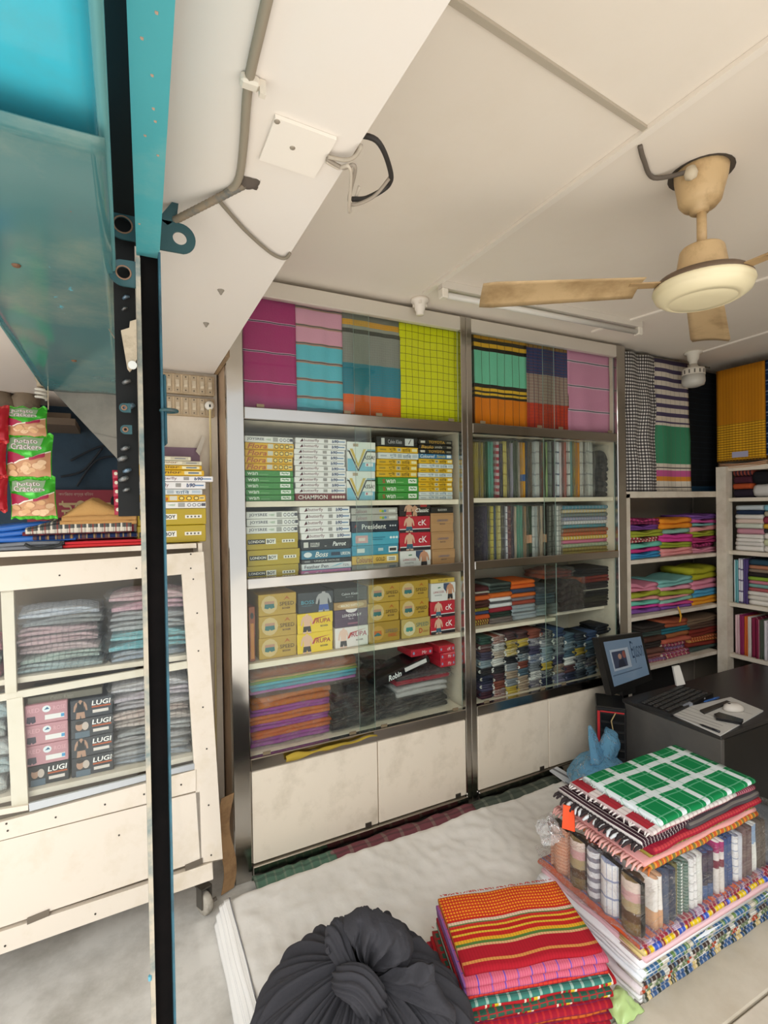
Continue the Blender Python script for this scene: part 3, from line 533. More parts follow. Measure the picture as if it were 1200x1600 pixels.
stack_layers(o0, xa, xb, .477, zt, YS, .25, lambda i, s: f'{"orange" if s[0] in ("#c9753c", "#d97a3e", "#d2703c") else "violet"} folded cloth, {nth(i)} of the orange and violet bag', 'orange and violet cloths in one bag', amp=.008, leaves=2)
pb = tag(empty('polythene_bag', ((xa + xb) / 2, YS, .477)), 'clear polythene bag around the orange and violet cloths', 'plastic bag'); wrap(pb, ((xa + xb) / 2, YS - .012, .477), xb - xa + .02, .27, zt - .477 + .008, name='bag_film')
r0 = [('#96522c', 70), ('#c7a860', 14), ('#7aa84c', 20), ('#58bcd0', 26), ('#4fa8c4', 26), ('#c06ab8', 26)]
xa2, xb2 = P2(76, 640, YS).x, P2(632, 640, YS).x; zt2 = zt + .002 + .112
stack_layers(r0, xa2, xb2, zt + .014, zt2, YS, .25, lambda i, s: f'{["brown", "sand", "grass green", "sky blue", "deep sky blue", "pink violet"][i]} folded cloth, {nth(i)} of the rainbow bag', 'rainbow cloths in one bag', amp=.009, leaves=1, slump=.12)
pb = tag(empty('polythene_bag', ((xa2 + xb2) / 2, YS, zt + .01)), 'clear polythene bag around the rainbow coloured cloths', 'plastic bag'); wrap(pb, ((xa2 + xb2) / 2, YS - .014, zt + .01), xb2 - xa2 + .03, .27, zt2 - zt + .01, name='bag_film')
def pack(c, w, d, h, colr, label, group, leaves=2, seed=0, rot=0, tilt=0, f=None, cat='packet', amp=.005, name='wrapped_garment', slump=.15):
    o = cloth_slab(name, c, w, d, h, colr if not isinstance(colr, str) else solid(colr, bump=.5), label, cat, group, leaves, seed, 0, False, amp, rot, tilt, slump=slump)
    q = wrap(o, (c[0], c[1] - .006, c[2]), w * 1.09, d * 1.03, h * 1.12, f); q.rotation_euler = (0, R(tilt), R(rot))
    return o
for i, (x, y, w, h, c, lb) in enumerate(((505, 888, .20, .055, '#24242a', 'black wrapped garment lying lowest in the dark pile'), (508, 800, .21, .05, '#2e2b2c', 'black wrapped garment, second up in the dark pile'), (520, 735, .19, .045, '#2b2b2e', 'black wrapped garment on top of the dark pile'),
        (690, 850, .2, .05, '#2a2b30', 'dark wrapped garment at the centre of the bottom shelf'), (690, 780, .19, .055, '#33302f', 'charcoal wrapped garment above the dark one at the bottom shelf centre'),
        (845, 790, .28, .052, '#2b2a28', 'black folded garment under the clear silver pack'), (835, 745, .28, .034, '#2e2a30', 'dark plum garment directly beneath the silver pack'))):
    p = P2(x, y, YS); zz = .477 + (0 if i in (0, 3, 5) else .056 if i in (1, 4) else .11 if i == 2 else .054)
    pack((p.x + w / 2, YS + .004 * i, zz), w, .22, h, c, lb, 'dark garments on the bottom shelf', seed=i)
p = P2(640, 620, YS); pack((p.x + .1, YS + .09, .60), .26, .14, .10, '#3a2620', 'brown black garment bag leaning behind the rainbow cloths', 'dark garments on the bottom shelf', leaves=3, seed=3)
p = P2(830, 700, YS); pack((p.x + .14, YS - .004, .566), .27, .22, .05, '#c9c6c4', 'clear silver wrapped shirt on the black garments', 'wrapped shirts on the bottom shelf', seed=5)
p = P2(835, 640, YS); pack((p.x + .15, YS, .620), .29, .2, .02, '#b3233a', 'thin crimson wrapped vest above the silver shirt', 'wrapped shirts on the bottom shelf', seed=6)
p = P2(835, 600, YS); pack((p.x + .15, YS, .645), .29, .2, .02, '#4b3c40', 'thin grey wrapped vest above the crimson one', 'wrapped shirts on the bottom shelf', seed=7)
p = P2(720, 610, YS); q = P2(1050, 520, YS)
mb = MB(); mb.M = Matrix.Translation((p.x + .15, YS - .006, .67)) @ Matrix.Rotation(R(-14), 4, 'Y'); mb.box(-.15, .15, 0, .16, 0, .036, bev=.008)
bp = tag(mb.build('garment_packet', mat('#1f1d20', .25), None), 'black garment packet with pale sticker, slanting over the wrapped vests', 'packet')
MBP = mb.M.copy()
face_prints(bp, [('r', '#d8d4d2', .52, .35, .92, .95), ('t', 'Robin', '#e8e8e8', .22, .1, .45, .9, .3, .02), ('t', 'Classic', '#3a3a3a', .78, .2, .9, .45)], lambda u, v, l: MBP @ Vector((-.15 + .3 * u, -l, .002 + .032 * v)))
for i, (x, y, w, lb) in enumerate(((925, 500, .12, 'red box lying crosswise on the brown garments'), (1062, 545, .085, 'red box under two others at the shelf end'), (1062, 508, .085, 'red box between two others at the shelf end'), (1055, 470, .09, 'red box atop two others at the shelf end'))):
    p = P2(x, y, YS)
    garment_box(p.x, min(p.x + w, 1.42), p.z, p.z + .034, '#c22336', [('t', 'cK' if i == 3 else 'Mr', '#efe0e0', .5, .25, .72, .7, .1), ('c', '#8aa0c0', .88, .45, .05, .2), ('c', '#8aa0c0', .12, .5, .05, .2)], lb, 'red boxes on the bottom shelf', YS + (.03 if i == 0 else .0), .14)
mb = MB(); a = P2(250, 990, 2.0); b = P2(720, 890, 2.0)
mb.grid(lambda u, v: (a.x + (b.x - a.x) * u, 1.985 - .012 * math.sin(v * 3) + .004 * noise.noise((u * 9, v * 3, 1)), .462 - .024 * (1 - v) * (1 - .8 * u) + .012 * noise.noise((u * 5, v, 4))), 24, 4, thick=(0, .004, 0))
tag(mb.build('yellow_cloth_strip', solid('#b59a3c'), None, True), 'narrow yellow cloth caught along the lower cabinet rail', 'cloth')

# ---- second cabinet: upright cloths
UY = 2.07
def check(base, l1, fu=5, fv=7, w=.14, op=.9): return fabric(base, None, (('u', fu, 0, w, l1, op), ('v', fv, 0, w, l1, op * .8)))
def spines(lst, zbase, ytop, ybot, row, group):
    for i, (a, b, c, lb) in enumerate(lst):
        p = P3((a + b) / 2, (ytop + ybot) / 2, UY); x0 = P3(a, ytop, UY).x; x1 = P3(b, ytop, UY).x; zt = P3((a + b) / 2, ytop, UY).z + .012 * noise.noise((i * .7, row, 2))
        m = c if not isinstance(c, str) else solid(c)
        hgt = zt - zbase
        o = cloth_slab('upright_cloth', ((x0 + x1) / 2, UY + rnd.uniform(0, .01), zbase), hgt, .2, (x1 - x0) * .96, m, f'{lb}, standing {ORD[i] if i else "first"} along the {"higher" if row == 1 else "lower"} upright row', 'cloth', group, 2 if b - a > 20 else 1, i, 0, True, .002, jit=.004)
        if i % 3 != 2: wrap(o, ((x0 + x1) / 2, UY - .006, zbase), (x1 - x0) * 1.1, .21, hgt + .012, None, 'polythene_sleeve')
RW = fabric('#d8cfcf', None, (('u', 9, 0, .5, '#b8374c', 1), ('v', 3, 0, .4, '#b8374c', .4)))
U1 = [(105, 134, '#b09d50', 'olive gold cloth'), (134, 165, '#a3914a', 'gold cloth'), (165, 195, '#3f5440', 'dark green cloth'), (195, 237, '#62a393', 'teal cloth'), (237, 282, RW, 'red and white checked cloth'), (282, 300, '#3b3a4c', 'slate cloth'),
      (300, 327, check('#d9c873', '#b09a50'), 'cream yellow cloth'), (327, 345, '#43404c', 'charcoal cloth'), (345, 367, '#a09aa8', 'lavender grey cloth'), (367, 398, fabric('#4c5646', None, (('v', 9, 0, .3, '#8a9a80', .8),)), 'moss green striped cloth'), (398, 425, fabric('#c9bcae', None, (('v', 8, 0, .3, '#7a4a3c', .8),)), 'white and brown striped cloth'),
      (425, 455, fabric('#d79c3c', ('u', 1, [(0, '#d79c3c'), (.3, '#4a6aa0'), (.42, '#d79c3c')])), 'amber cloth with blue patch'), (455, 475, '#31425c', 'dark blue cloth'), (475, 505, '#77624f', 'brown cloth'), (505, 530, check('#b9bdbd', '#8d9498'), 'silver grey cloth'), (530, 556, check('#d8d6d2', '#b0a8a8'), 'off-white cloth'), (556, 582, '#9a4c3c', 'russet cloth'), (582, 606, '#a8b98a', 'pale green cloth'),
      (608, 640, check('#c6cbcb', '#9aa4a8'), 'pale grey cloth'), (640, 660, '#a57a9c', 'mauve cloth'), (660, 692, check('#d9dde2', '#56637c'), 'white cloth with blue check'), (692, 710, '#e0d0d2', 'pinkish white cloth'), (710, 742, fabric('#c0483f', None, (('v', 9, 0, .25, '#e0b0a0', .5),)), 'brick red cloth'), (742, 765, check('#d6d4cf', '#6a6a68'), 'white windowpane cloth'), (765, 782, '#7fa39c', 'grey teal cloth'),
      (782, 805, '#d6b546', 'yellow cloth'), (805, 835, '#cf8c3c', 'orange cloth'), (835, 858, check('#d9d7d2', '#a8a8a8'), 'first ivory ribbed cloth'), (858, 880, check('#cfcdc6', '#a0a0a0'), 'second ivory ribbed cloth'), (880, 903, check('#d9d7d0', '#a8a8a8'), 'third ivory ribbed cloth'), (903, 925, check('#cfcfc9', '#989898'), 'last ivory ribbed cloth')]
spines(U1, 1.486, 222, 600, 1, 'cloths standing on the higher row')
p0, p1 = P3(930, 420, UY), P3(1035, 420, UY)
pack(((p0.x + p1.x) / 2, UY, 1.486), p1.x - p0.x - .02, .2, .27, '#2b2c36', 'black wrapped pack standing at the end of the upright cloths', None, leaves=8, seed=2)
BP = lambda b: fabric(b, ('u', 1, [(0, '#2c2c2c'), (.1, b), (.3, '#d0a080'), (.45, b)]))
U2 = [(165, 198, '#463f55', 'dark purple cloth'), (200, 235, check('#d8c860', '#8f7f38', 8, 3), 'yellow checked cloth'), (235, 255, '#37506e', 'blue cloth'), (255, 285, check('#dfd290', '#a89858', 8, 3), 'cream cloth'), (285, 308, check('#4c4a52', '#8a8890'), 'grey checked cloth'), (308, 330, check('#dcdadf', '#7a7a92', 8, 3), 'white checked cloth'), (330, 355, fabric('#6a3a42', None, (('u', 8, 0, .2, '#b07a70', .6),)), 'maroon cloth'), (355, 372, '#3a3a56', 'navy cloth'),
      (372, 398, '#c6b4a0', 'beige cloth'), (398, 435, '#5f9a86', 'sea green cloth'), (435, 465, '#b08a68', 'tan cloth'), (465, 505, BP('#3d4a3c'), 'dark green cloth with peach band'), (505, 545, check('#cdd0ce', '#98a0a0'), 'grey white cloth'), (545, 575, '#d2b8a0', 'salmon cloth'), (575, 608, BP('#2c2b2c'), 'black cloth with peach band'), (612, 635, check('#d6d6ce', '#8c8c8c', 10, 2), 'first ivory dotted cloth'), (635, 658, check('#cfcfc8', '#8c8c8c', 10, 2), 'second ivory dotted cloth'), (658, 682, check('#d8d8d2', '#8c8c8c', 10, 2), 'third ivory dotted cloth'), (682, 705, check('#cccac2', '#8a8a8a', 10, 2), 'last ivory dotted cloth')]
spines(U2, 1.158, 668, 1040, 2, 'cloths standing on the lower row')
mx = ['#4f8a9c', '#c3b9a4', '#7c7c74', '#a29ab0', '#d6d2d6', '#4a8f9e', '#86593c', '#c25a34', '#d9b43c', '#cf6f92', '#9aa88c', '#a8964c', '#8c7b3c']
x0, x1 = P3(712, 800, UY).x, P3(1038, 800, UY).x
nm = ['teal', 'sand', 'grey', 'lilac', 'white', 'deep teal', 'brown', 'rust', 'yellow', 'pink', 'sage', 'olive', 'dark olive']
stack_layers([(fabric(c, None, (('u', 14 + i % 5, .1 * i, .22, mx[(i * 5 + 3) % 13], .75), ('u', 33, 0, .15, '#f0eae0', .35))), 10) for i, c in enumerate(mx)], x0, x1, 1.158, P3(870, 665, UY).z, UY, .22, lambda i, s: f'{nm[i]} folded cloth, {nth(i)} of the flat stack beside the upright cloths', 'flat stack beside the upright cloths', amp=.006, jit=.012, seed=3)

# ---- second cabinet: dark stacks
GD = 'folded clothes on the half-depth shelf'
def zcol(lst, a, b, y0, zb, where, group, Y=UY, wrapit=(), d=.2, leaves=1):
    xa = P4(a, y0 + 150, Y).x; xb = P4(b, y0 + 150, Y).x; zt = P4((a + b) / 2, y0, Y).z
    tot = sum(h for _, h, _ in lst); z = zb
    for i, (c, h, n_) in reversed(list(enumerate(lst))):
        hh = (zt - zb) * h / tot
        o = cloth_slab('folded_garment', ((xa + xb) / 2 + rnd.uniform(-.003, .003), Y + rnd.uniform(0, .008), z), xb - xa - .004, d, hh * 1.0, c if not isinstance(c, str) else solid(c), f'{n_} folded garment, {nth(i)} {where}', 'garment', group, max(1, round(hh / .018)) if leaves == 1 else leaves, i, amp=.004)
        if i in wrapit: wrap(o, ((xa + xb) / 2, Y - .008, z), (xb - xa) * 1.03, d, hh * 1.05)
        z += hh
zcol([('#53262a', 35, 'dark red'), ('#c6c0b4', 10, 'pale'), ('#5a3030', 22, 'maroon'), ('#d1612c', 40, 'orange'), ('#4a2826', 55, 'brown'), (fabric('#3c3a24', None, (('u', 8, 0, .5, '#c9b030', .8),)), 25, 'black and yellow'), ('#39456e', 30, 'navy'), ('#d1592c', 35, 'bright orange'), (fabric('#6a2a30', None, (('u', 6, 0, .4, '#cdbb50', .8),)), 45, 'wine and yellow')], 108, 212, 258, .840, 'of the stack at the cabinet stile', GD)
zcol([(fabric('#1e2626', None, (('u', 16, 0, .3, '#8fa09a', .7), ('v', 30, 0, .3, '#1e2626', 1))), 75, 'black floral'), ('#d4692c', 36, 'orange'), ('#e6e4e6', 30, 'white'), ('#5c5c60', 12, 'grey'), ('#e2e0e2', 34, 'bright white'), ('#9a2c3a', 32, 'red'), ('#2c3a34', 42, 'dark green'), ('#7a6a66', 40, 'taupe')], 212, 368, 226, .840, 'of the stack under the black floral one', GD, wrapit=(7,))
zcol([('#dd6a28', 30, 'orange'), ('#d8642a', 32, 'deep orange'), ('#3a4560', 38, 'navy'), ('#d96c30', 32, 'bright orange'), ('#80767c', 26, 'grey'), ('#a04a3c', 34, 'brick'), ('#aab6bf', 60, 'silver'), ('#b6bfc8', 60, 'pale silver')], 366, 532, 212, .840, 'of the bright orange topped stack', GD, wrapit=(6, 7))
zcol([('#3f4c57', 50, 'slate blue'), ('#4a5a64', 45, 'steel blue'), ('#49555c', 45, 'blue grey'), ('#8a9a9c', 80, 'silver grey')], 540, 672, 250, .846, 'of the slate stack by the pane edge', GD, wrapit=(0, 3))
DKP = fabric('#5a2a2c', None, (('u', 22, 0, .35, '#c2562c', .8), ('u', 9, .3, .3, '#7a2440', .8), ('v', 14, 0, .4, '#2a2022', .6)))
zcol([('#2b2b2e', 60, 'black'), (DKP, 45, 'red patterned'), ('#2c2a2e', 50, 'jet black'), ('#c0b8a8', 6, 'cream edged'), ('#27282a', 45, 'coal black'), ('#3c3a34', 40, 'dark olive'), ('#2f2c2c', 40, 'dark brown')], 838, 1052, 118, .846, 'of the black stack beside the side wall', GD)
p = P4(775, 440, UY); pack((p.x, UY - .01, .85), .17, .2, .17, '#2a191c', 'shiny black bag of clothes bulging between the slate and black stacks', None, leaves=5, seed=1, amp=.012)
p = P4(690, 250, UY); pack((p.x, UY, 1.04), .2, .18, .05, DKP, 'crumpled red and orange patterned scarf above the shiny black bag', None, leaves=2, seed=2, amp=.012, cat='cloth')
p0, p1 = P4(610, 505, UY), P4(1070, 505, UY); boxo('shelf', CREAM, (2.055, 2.505, UY + .03, 2.385, .828, .844), c2)
# ---- small rolled bundles
PAL = ['#e2dfdb', '#cfcac0', '#4a5c80', '#8093a6', '#33364a', '#55506a', '#5a343c', '#8fa0aa', '#38524a', '#c9ae50', '#b09a86', '#8a4c40', '#2b2c32', '#8e9298', '#7d7a90', '#566c7c', '#644446', '#3f454e']
PN = ['white', 'ivory', 'blue', 'pale blue', 'navy', 'violet', 'wine', 'ice blue', 'green', 'yellow', 'peach', 'rust', 'black', 'silver', 'lilac', 'steel blue', 'brown', 'slate']
def roll_mesh(m3):
    mb = MB()
    for k in range(3):
        r = .0085; zc = .009 + k * .0172; n = 12; v = []; uvs = []
        for j, y in enumerate((0, .03, .13)):
            for a in range(n):
                an = 2 * math.pi * a / n; x = (.027 if k != 1 else .024) * (1 if math.cos(an) > 0 else -1) + math.cos(an) * r * 1.1; v.append((x + .002 * noise.noise((k, an, 1)), y + (.004 if k == 1 else 0), zc + math.sin(an) * r)); uvs.append((a / n, y * 5))
        f = [(j * n + a, j * n + (a + 1) % n, (j + 1) * n + (a + 1) % n, (j + 1) * n + a) for j in range(2) for a in range(n)] + [tuple(range(n - 1, -1, -1)), tuple(range(2 * n, 3 * n))]
        mb.add(v, f, 0, uvs)
    for sg in (0, 1):
        pth = [(.0 + (.036 - .0) * (1 if sg == 0 else -1) + .009 * math.cos(R(a)) * (1 if sg == 0 else -1), .002, .018 + .0172 * sg + .0075 * math.sin(R(a))) for a in range(-90, 91, 45)]
        mb.tube(pth, .004, 6, 1)
    return mb.mesh('rolled_bundle', [m3, m3], True)
RM = roll_mesh(solid('#cccccc')); cols = [(135, 600, 1012, 8), (222, 590, 1000, 8), (308, 572, 985, 8), (388, 562, 950, 8), (472, 548, 912, 7), (553, 560, 895, 7), (636, 540, 872, 6), (710, 580, 850, 6), (786, 570, 850, 6), (860, 560, 805, 5), (938, 510, 560, 1)]
rs = random.Random(5)
for ci, (cx, ya, yb, n_) in enumerate(cols):
    xc = P4(cx + 42, (ya + yb) / 2, UY - .02).x
    zt = P4(cx + 42, ya, UY - .02).z; zb = .476 if ci < 10 else .70; st = min(.052, (zt - zb) / n_)
    for r_ in range(n_):
        c = rs.choice(range(18)); c2_ = rs.choice(range(18)); o = bpy.data.objects.new('rolled_bundle', RM); COL.objects.link(o)
        wid = (P4(cx + 84, ya, UY).x - P4(cx, ya, UY).x) / .073
        o.location = (xc, UY - .03 + rs.uniform(0, .012), zb + (n_ - 1 - r_) * st); o.scale = (wid * .95, 1, st / .0525); WO[o.name] = Vector(o.location)
        o.rotation_euler = (0, R(rs.uniform(-3, 3)), 0)
        c2_ = rs.choice([0, 1, 12, 4, 0, 17, c]); fm = fabric(PAL[c], None, (('u', 6 + c % 3 * 3, 0, .35, PAL[c2_], .8),)) if rs.random() < .55 else solid(PAL[c])
        for sl in (0, 1): o.material_slots[sl].link = 'OBJECT'; o.material_slots[sl].material = fm if sl == 0 else solid(PAL[c2_])
        tag(o, f'small {PN[c]} rolled garment, {nth(r_)} in {["first", "second", "third", "fourth", "fifth", "sixth", "seventh", "eighth", "ninth", "tenth", "last"][ci]} bundle column behind the pane', 'garment', 'rolled garments on the lowest glazed shelf')

# ================================================================== CORNER SHELVING AND SIDE SHELVING
YK = 2.03; SHW = mat('#ddd4c4', .6, bump=.1, dirt='#c2b6a2', dscale=6)
cu = tag(empty('corner_shelf', (3.05, YK, 0)), 'open cream corner shelving behind the desk, holding tied bright bundles', 'shelf')
boxo('post', SHW, (2.60, 2.648, YK, YK + .04, 0, 1.50), cu); boxo('top_shelf', SHW, (2.60, 3.54, YK, 2.40, 1.478, 1.515), cu)
for z in (1.105, .765, .452): boxo('shelf', SHW, (2.648, 3.52, YK + .005, 2.40, z - .022, z), cu)
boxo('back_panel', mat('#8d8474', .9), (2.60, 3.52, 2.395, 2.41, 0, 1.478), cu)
boxo('upright', SHW, (2.86, 2.89, 2.36, 2.39, .452, 1.478), cu)
XR = 3.52
ru = tag(empty('side_shelf', (XR + .15, 1.6, 0)), 'open cream shelving along the side wall, crammed with folded cloth', 'shelf')
boxo('corner_post', SHW, (XR - .03, XR + .04, 1.965, 2.028, 0, 1.675), ru)
boxo('post', SHW, (XR, XR + .045, 1.20, 1.25, 0, 1.675), ru)
boxo('top_shelf', SHW, (XR, 3.85, 1.20, 1.965, 1.645, 1.675), ru)
for z in (1.47, 1.125, .785, .45, .19): boxo('shelf', SHW, (XR, 3.85, 1.20, 1.965, z - .024, z), ru)
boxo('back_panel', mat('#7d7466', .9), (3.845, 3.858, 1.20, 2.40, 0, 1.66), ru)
YB2 = YK + .03
PINKN = {'#d23f86': 'magenta', '#7a4a94': 'violet', '#a3ac3a': 'lime', '#b0404c': 'red checked', '#6fc4b0': 'mint', '#3f8fc0': 'blue', '#e8922c': 'orange', '#8cc0b0': 'pale mint', '#d8489c': 'hot pink', '#9aa83c': 'olive green', '#e59a9a': 'salmon', '#7e529c': 'purple', '#cf5a9c': 'rose', '#7fb9b4': 'sea green', '#d98aa0': 'dusty pink', '#b03a70': 'crimson pink', '#a9a92c': 'mustard green', '#e39aae': 'light pink', '#4f9cc0': 'sky blue', '#d9952c': 'amber', '#c84a8a': 'deep pink'}
CKR = fabric('#b8404c', None, (('u', 9, 0, .4, '#e6d8c8', .9), ('v', 9, 0, .4, '#7a1f36', .6)))
CKM = fabric('#c04a80', None, (('u', 8, 0, .3, '#5a2038', .8), ('v', 8, 0, .3, '#5a2038', .8)))
def bundle_col(lst, xa, xb, ztop, zb, where, group, Y=YB2, pinch=.55, tiecol=None):
    X0, X1 = P6(xa, 0, Y).x, P6(xb, 0, Y).x
    tot = sum(h for _, h in lst); H = ztop - zb; z = zb
    for i, (c, h) in reversed(list(enumerate(lst))):
        hh = H * h / tot; nm_ = PINKN.get(c, 'patterned') if isinstance(c, str) else 'checked'
        o = cloth_slab('tied_bundle', ((X0 + X1) / 2 + rnd.uniform(-.01, .01), Y + rnd.uniform(0, .02), z), X1 - X0 + rnd.uniform(-.01, .01), .24, hh * 1.0, solid(c) if isinstance(c, str) else c, f'{nm_} folded bundle, {nth(i)} {where}', 'cloth', group, 2 if hh > .035 else 1, i + len(lst), pinch, amp=.006, tilt=rnd.uniform(-2.5, 2.5), jit=.014)
        z += hh
    return X0, X1
GA, GB, GC = 'bright bundles on the upper corner shelf', 'bright bundles on the second corner shelf', 'dark bundles on the lowest corner shelf'
def zz6(x, y): return P6(x, y, YB2).z
bundle_col([(CKM, 55), ('#7a4a94', 50), ('#a3ac3a', 55), (CKR, 50), ('#6fc4b0', 45), ('#d23f86', 40), ('#3f8fc0', 50)], 128, 352, zz6(240, 140), 1.106, 'of the bundles beside the cabinet stile', GA)
bundle_col([('#e8922c', 85), ('#8cc0b0', 42), ('#d8489c', 62), ('#9aa83c', 45), ('#e59a9a', 62)], 358, 590, zz6(470, 138), 1.106, 'of the orange topped bundles', GA, pinch=.25)
bundle_col([('#7e529c', 42), ('#cf5a9c', 28), ('#7fb9b4', 24), ('#e59a9a', 40), ('#a3ac3a', 46), ('#b03a70', 48), (CKM, 40), ('#e39aae', 42)], 592, 775, zz6(690, 110), 1.106, 'of the bundles nearest the corner post', GA)
bundle_col([('#d98aa0', 95), ('#a3ac3a', 60), ('#e59a9a', 40), ('#6fc4b0', 45), ('#d8489c', 40), ('#7e529c', 50)], 130, 350, zz6(240, 620), .766, 'of the pink topped bundles', GB)
bundle_col([('#7fb9b4', 80), ('#e39aae', 50), ('#9aa83c', 50), ('#e59a9a', 35), ('#8cc0b0', 40), ('#c84a8a', 34), ('#7e529c', 34)], 352, 585, zz6(470, 585), .766, 'of the mint topped bundles', GB, pinch=.4)
bundle_col([('#a9a92c', 110), ('#d98aa0', 80), ('#4f9cc0', 62), ('#d9952c', 62)], 585, 775, zz6(680, 500), .766, 'of the mustard topped bundles', GB, pinch=.2)
DARKN = {'#a5583c': 'rust', '#2f6d78': 'teal', '#a0623c': 'brown', '#b8604c': 'coral', '#5a4438': 'umber', '#75604c': 'khaki', '#7a2e24': 'maroon', '#3a3430': 'black', '#6c4a40': 'chestnut', '#8c5a50': 'terracotta', '#44524c': 'dark green', '#50362c': 'dark brown'}
PINKN.update(DARKN)
FLR = fabric('#a8506a', None, (('u', 7, 0, .3, '#d9c9b0', .8), ('v', 6, 0, .4, '#5a6a98', .7), ('u', 13, .4, .3, '#8a2c34', .8)))
ZZG = fabric('#a8452c', None, (('u', 12, 0, .4, '#d0a060', .7), ('v', 8, 0, .3, '#b08030', .6)))
bundle_col([('#3a3430', 50), ('#44524c', 50), ('#50362c', 45), ('#3a3430', 55), ('#6c4a40', 45), ('#8c5a50', 38), (FLR, 34)], 210, 372, zz6(290, 930), .453, 'of the dark bundles behind the monitor', GC, pinch=.2)
bundle_col([('#a5583c', 70), ('#2f6d78', 50), ('#a0623c', 48), ('#b8604c', 42), (FLR, 80), (FLR, 55)], 358, 556, zz6(455, 890), .453, 'of the rust topped dark bundles', GC, pinch=.15)
bundle_col([('#75604c', 60), ('#5a4438', 60), ('#7a2e24', 90), (ZZG, 60), ('#7a2e24', 50), ('#44524c', 50)], 560, 785, zz6(670, 870), .453, 'of the khaki topped dark bundles', GC, pinch=.15)
mb = MB(); p = P6(470, 800, YK - .004); mb.tube([(p.x - .005, p.y, p.z + .01), (p.x + .004, p.y - .006, p.z - .02), (p.x + .016, p.y - .004, p.z - .06), (p.x + .006, p.y - .003, p.z - .09)], .004, 6)
mb.tube([(p.x + .004, p.y - .006, p.z - .01), (p.x + .02, p.y - .006, p.z - .05), (p.x + .013, p.y - .004, p.z - .085)], .003, 6); tag(mb.build('yellow_ribbon', solid('#e0a838'), None, True), 'yellow ribbon end dangling off the second corner shelf', 'ribbon')
# hanging lungis above the corner shelves
M_BW = fabric('#e4e0da', None, (('u', 17, 0, .5, '#2a2428', .8), ('v', 42, 0, .5, '#2a2428', .85)))
M_SG = fabric('#d8cfc0', ('v', 1, [(0, '#d8cfc0'), (.025, '#3a3436'), (.035, '#d8cfc0'), (.05, '#d8cfc0'), (.075, '#d58a34'), (.11, '#c25a92'), (.16, '#d8cfc0'), (.175, '#3a3436'), (.18, '#d8cfc0'), (.21, '#418a66'), (.50, '#d8cfc0'), (.52, '#d8cfc0')]), (('v', 13.5, .0, 0.0, '#4c4254', 1), ('u', 8, 0, .08, '#6a6460', .45)))
# broad violet stripes only in the upper half
def add_half_stripes(m):
    n = m.node_tree.nodes; l = m.node_tree.links; b = n['Principled BSDF']; cur = b.inputs['Base Color'].links[0].from_socket
    uv = [x for x in n if x.type == 'SEPXYZ'][0]
    a = n.new('ShaderNodeMath'); a.operation = 'MULTIPLY'; a.inputs[1].default_value = 15; l.new(uv.outputs[1], a.inputs[0])
    f = n.new('ShaderNodeMath'); f.operation = 'FRACT'; l.new(a.outputs[0], f.inputs[0])
    c = n.new('ShaderNodeMath'); c.operation = 'GREATER_THAN'; c.inputs[1].default_value = .55; l.new(f.outputs[0], c.inputs[0])
    g = n.new('ShaderNodeMath'); g.operation = 'GREATER_THAN'; g.inputs[1].default_value = .52; l.new(uv.outputs[1], g.inputs[0])
    h = n.new('ShaderNodeMath'); h.operation = 'MULTIPLY'; l.new(c.outputs[0], h.inputs[0]); l.new(g.outputs[0], h.inputs[1])
    x = n.new('ShaderNodeMix'); x.data_type = 'RGBA'; l.new(h.outputs[0], x.inputs[0]); l.new(cur, x.inputs[6]); x.inputs[7].default_value = lin('#4f4660'); l.new(x.outputs[2], b.inputs['Base Color'])
add_half_stripes(M_SG)
YL = YK + .012
def zc5(x, y): return 960 + x / 5, 540 + y / 5
def hang5(xa, xb, ya, yb, m, label, amp, folds, seed, Y=YL, thick=.02, sway=0):
    a = onY(*zc5(xa, (ya + yb) / 2), Y); b = onY(*zc5(xb, (ya + yb) / 2), Y); zb = onY(*zc5((xa + xb) / 2, yb), Y).z
    return hang('hanging_lungi', a.x, b.x, max(zb, 1.517), 2.34, Y, m, label, 'lungis hung over the corner shelving', folds, amp, thick, seed=seed, sway=sway)
hang5(84, 315, 80, 1155, M_BW, 'black and white checked hanging lungi beside the cabinet', .014, 2.3, 1, sway=.02)
hang5(285, 575, 110, 1150, M_SG, 'hanging lungi with violet stripes and green band', .007, 1.5, 2, Y=YL + .018, sway=.02)
hang5(560, 815, 150, 1140, fabric('#171c20', ('v', 1, [(0, '#274a64'), (.04, '#15181c')]), (('v', 22, 0, .05, '#2c3a44', .6),)), 'near-black hanging lungi in the dark corner with blue hem', .006, 1.5, 3, Y=YL + .10)
rod = MB(); rod.tube([(2.6, YL + .03, 2.345), (3.5, YL + .03, 2.345)], .006, 8); tag(rod.build('hanging_rail', mat('#8a8275', .4, .7)), 'thin metal rail carrying the hanging corner lungis', 'rail')
M_OR = fabric('#c98a1e', ('v', 1, [(0, '#2e2418'), (.012, '#d9a524'), (.40, '#c27f1a')]), (('u', 15, 0, .4, '#b06e14', .5),))
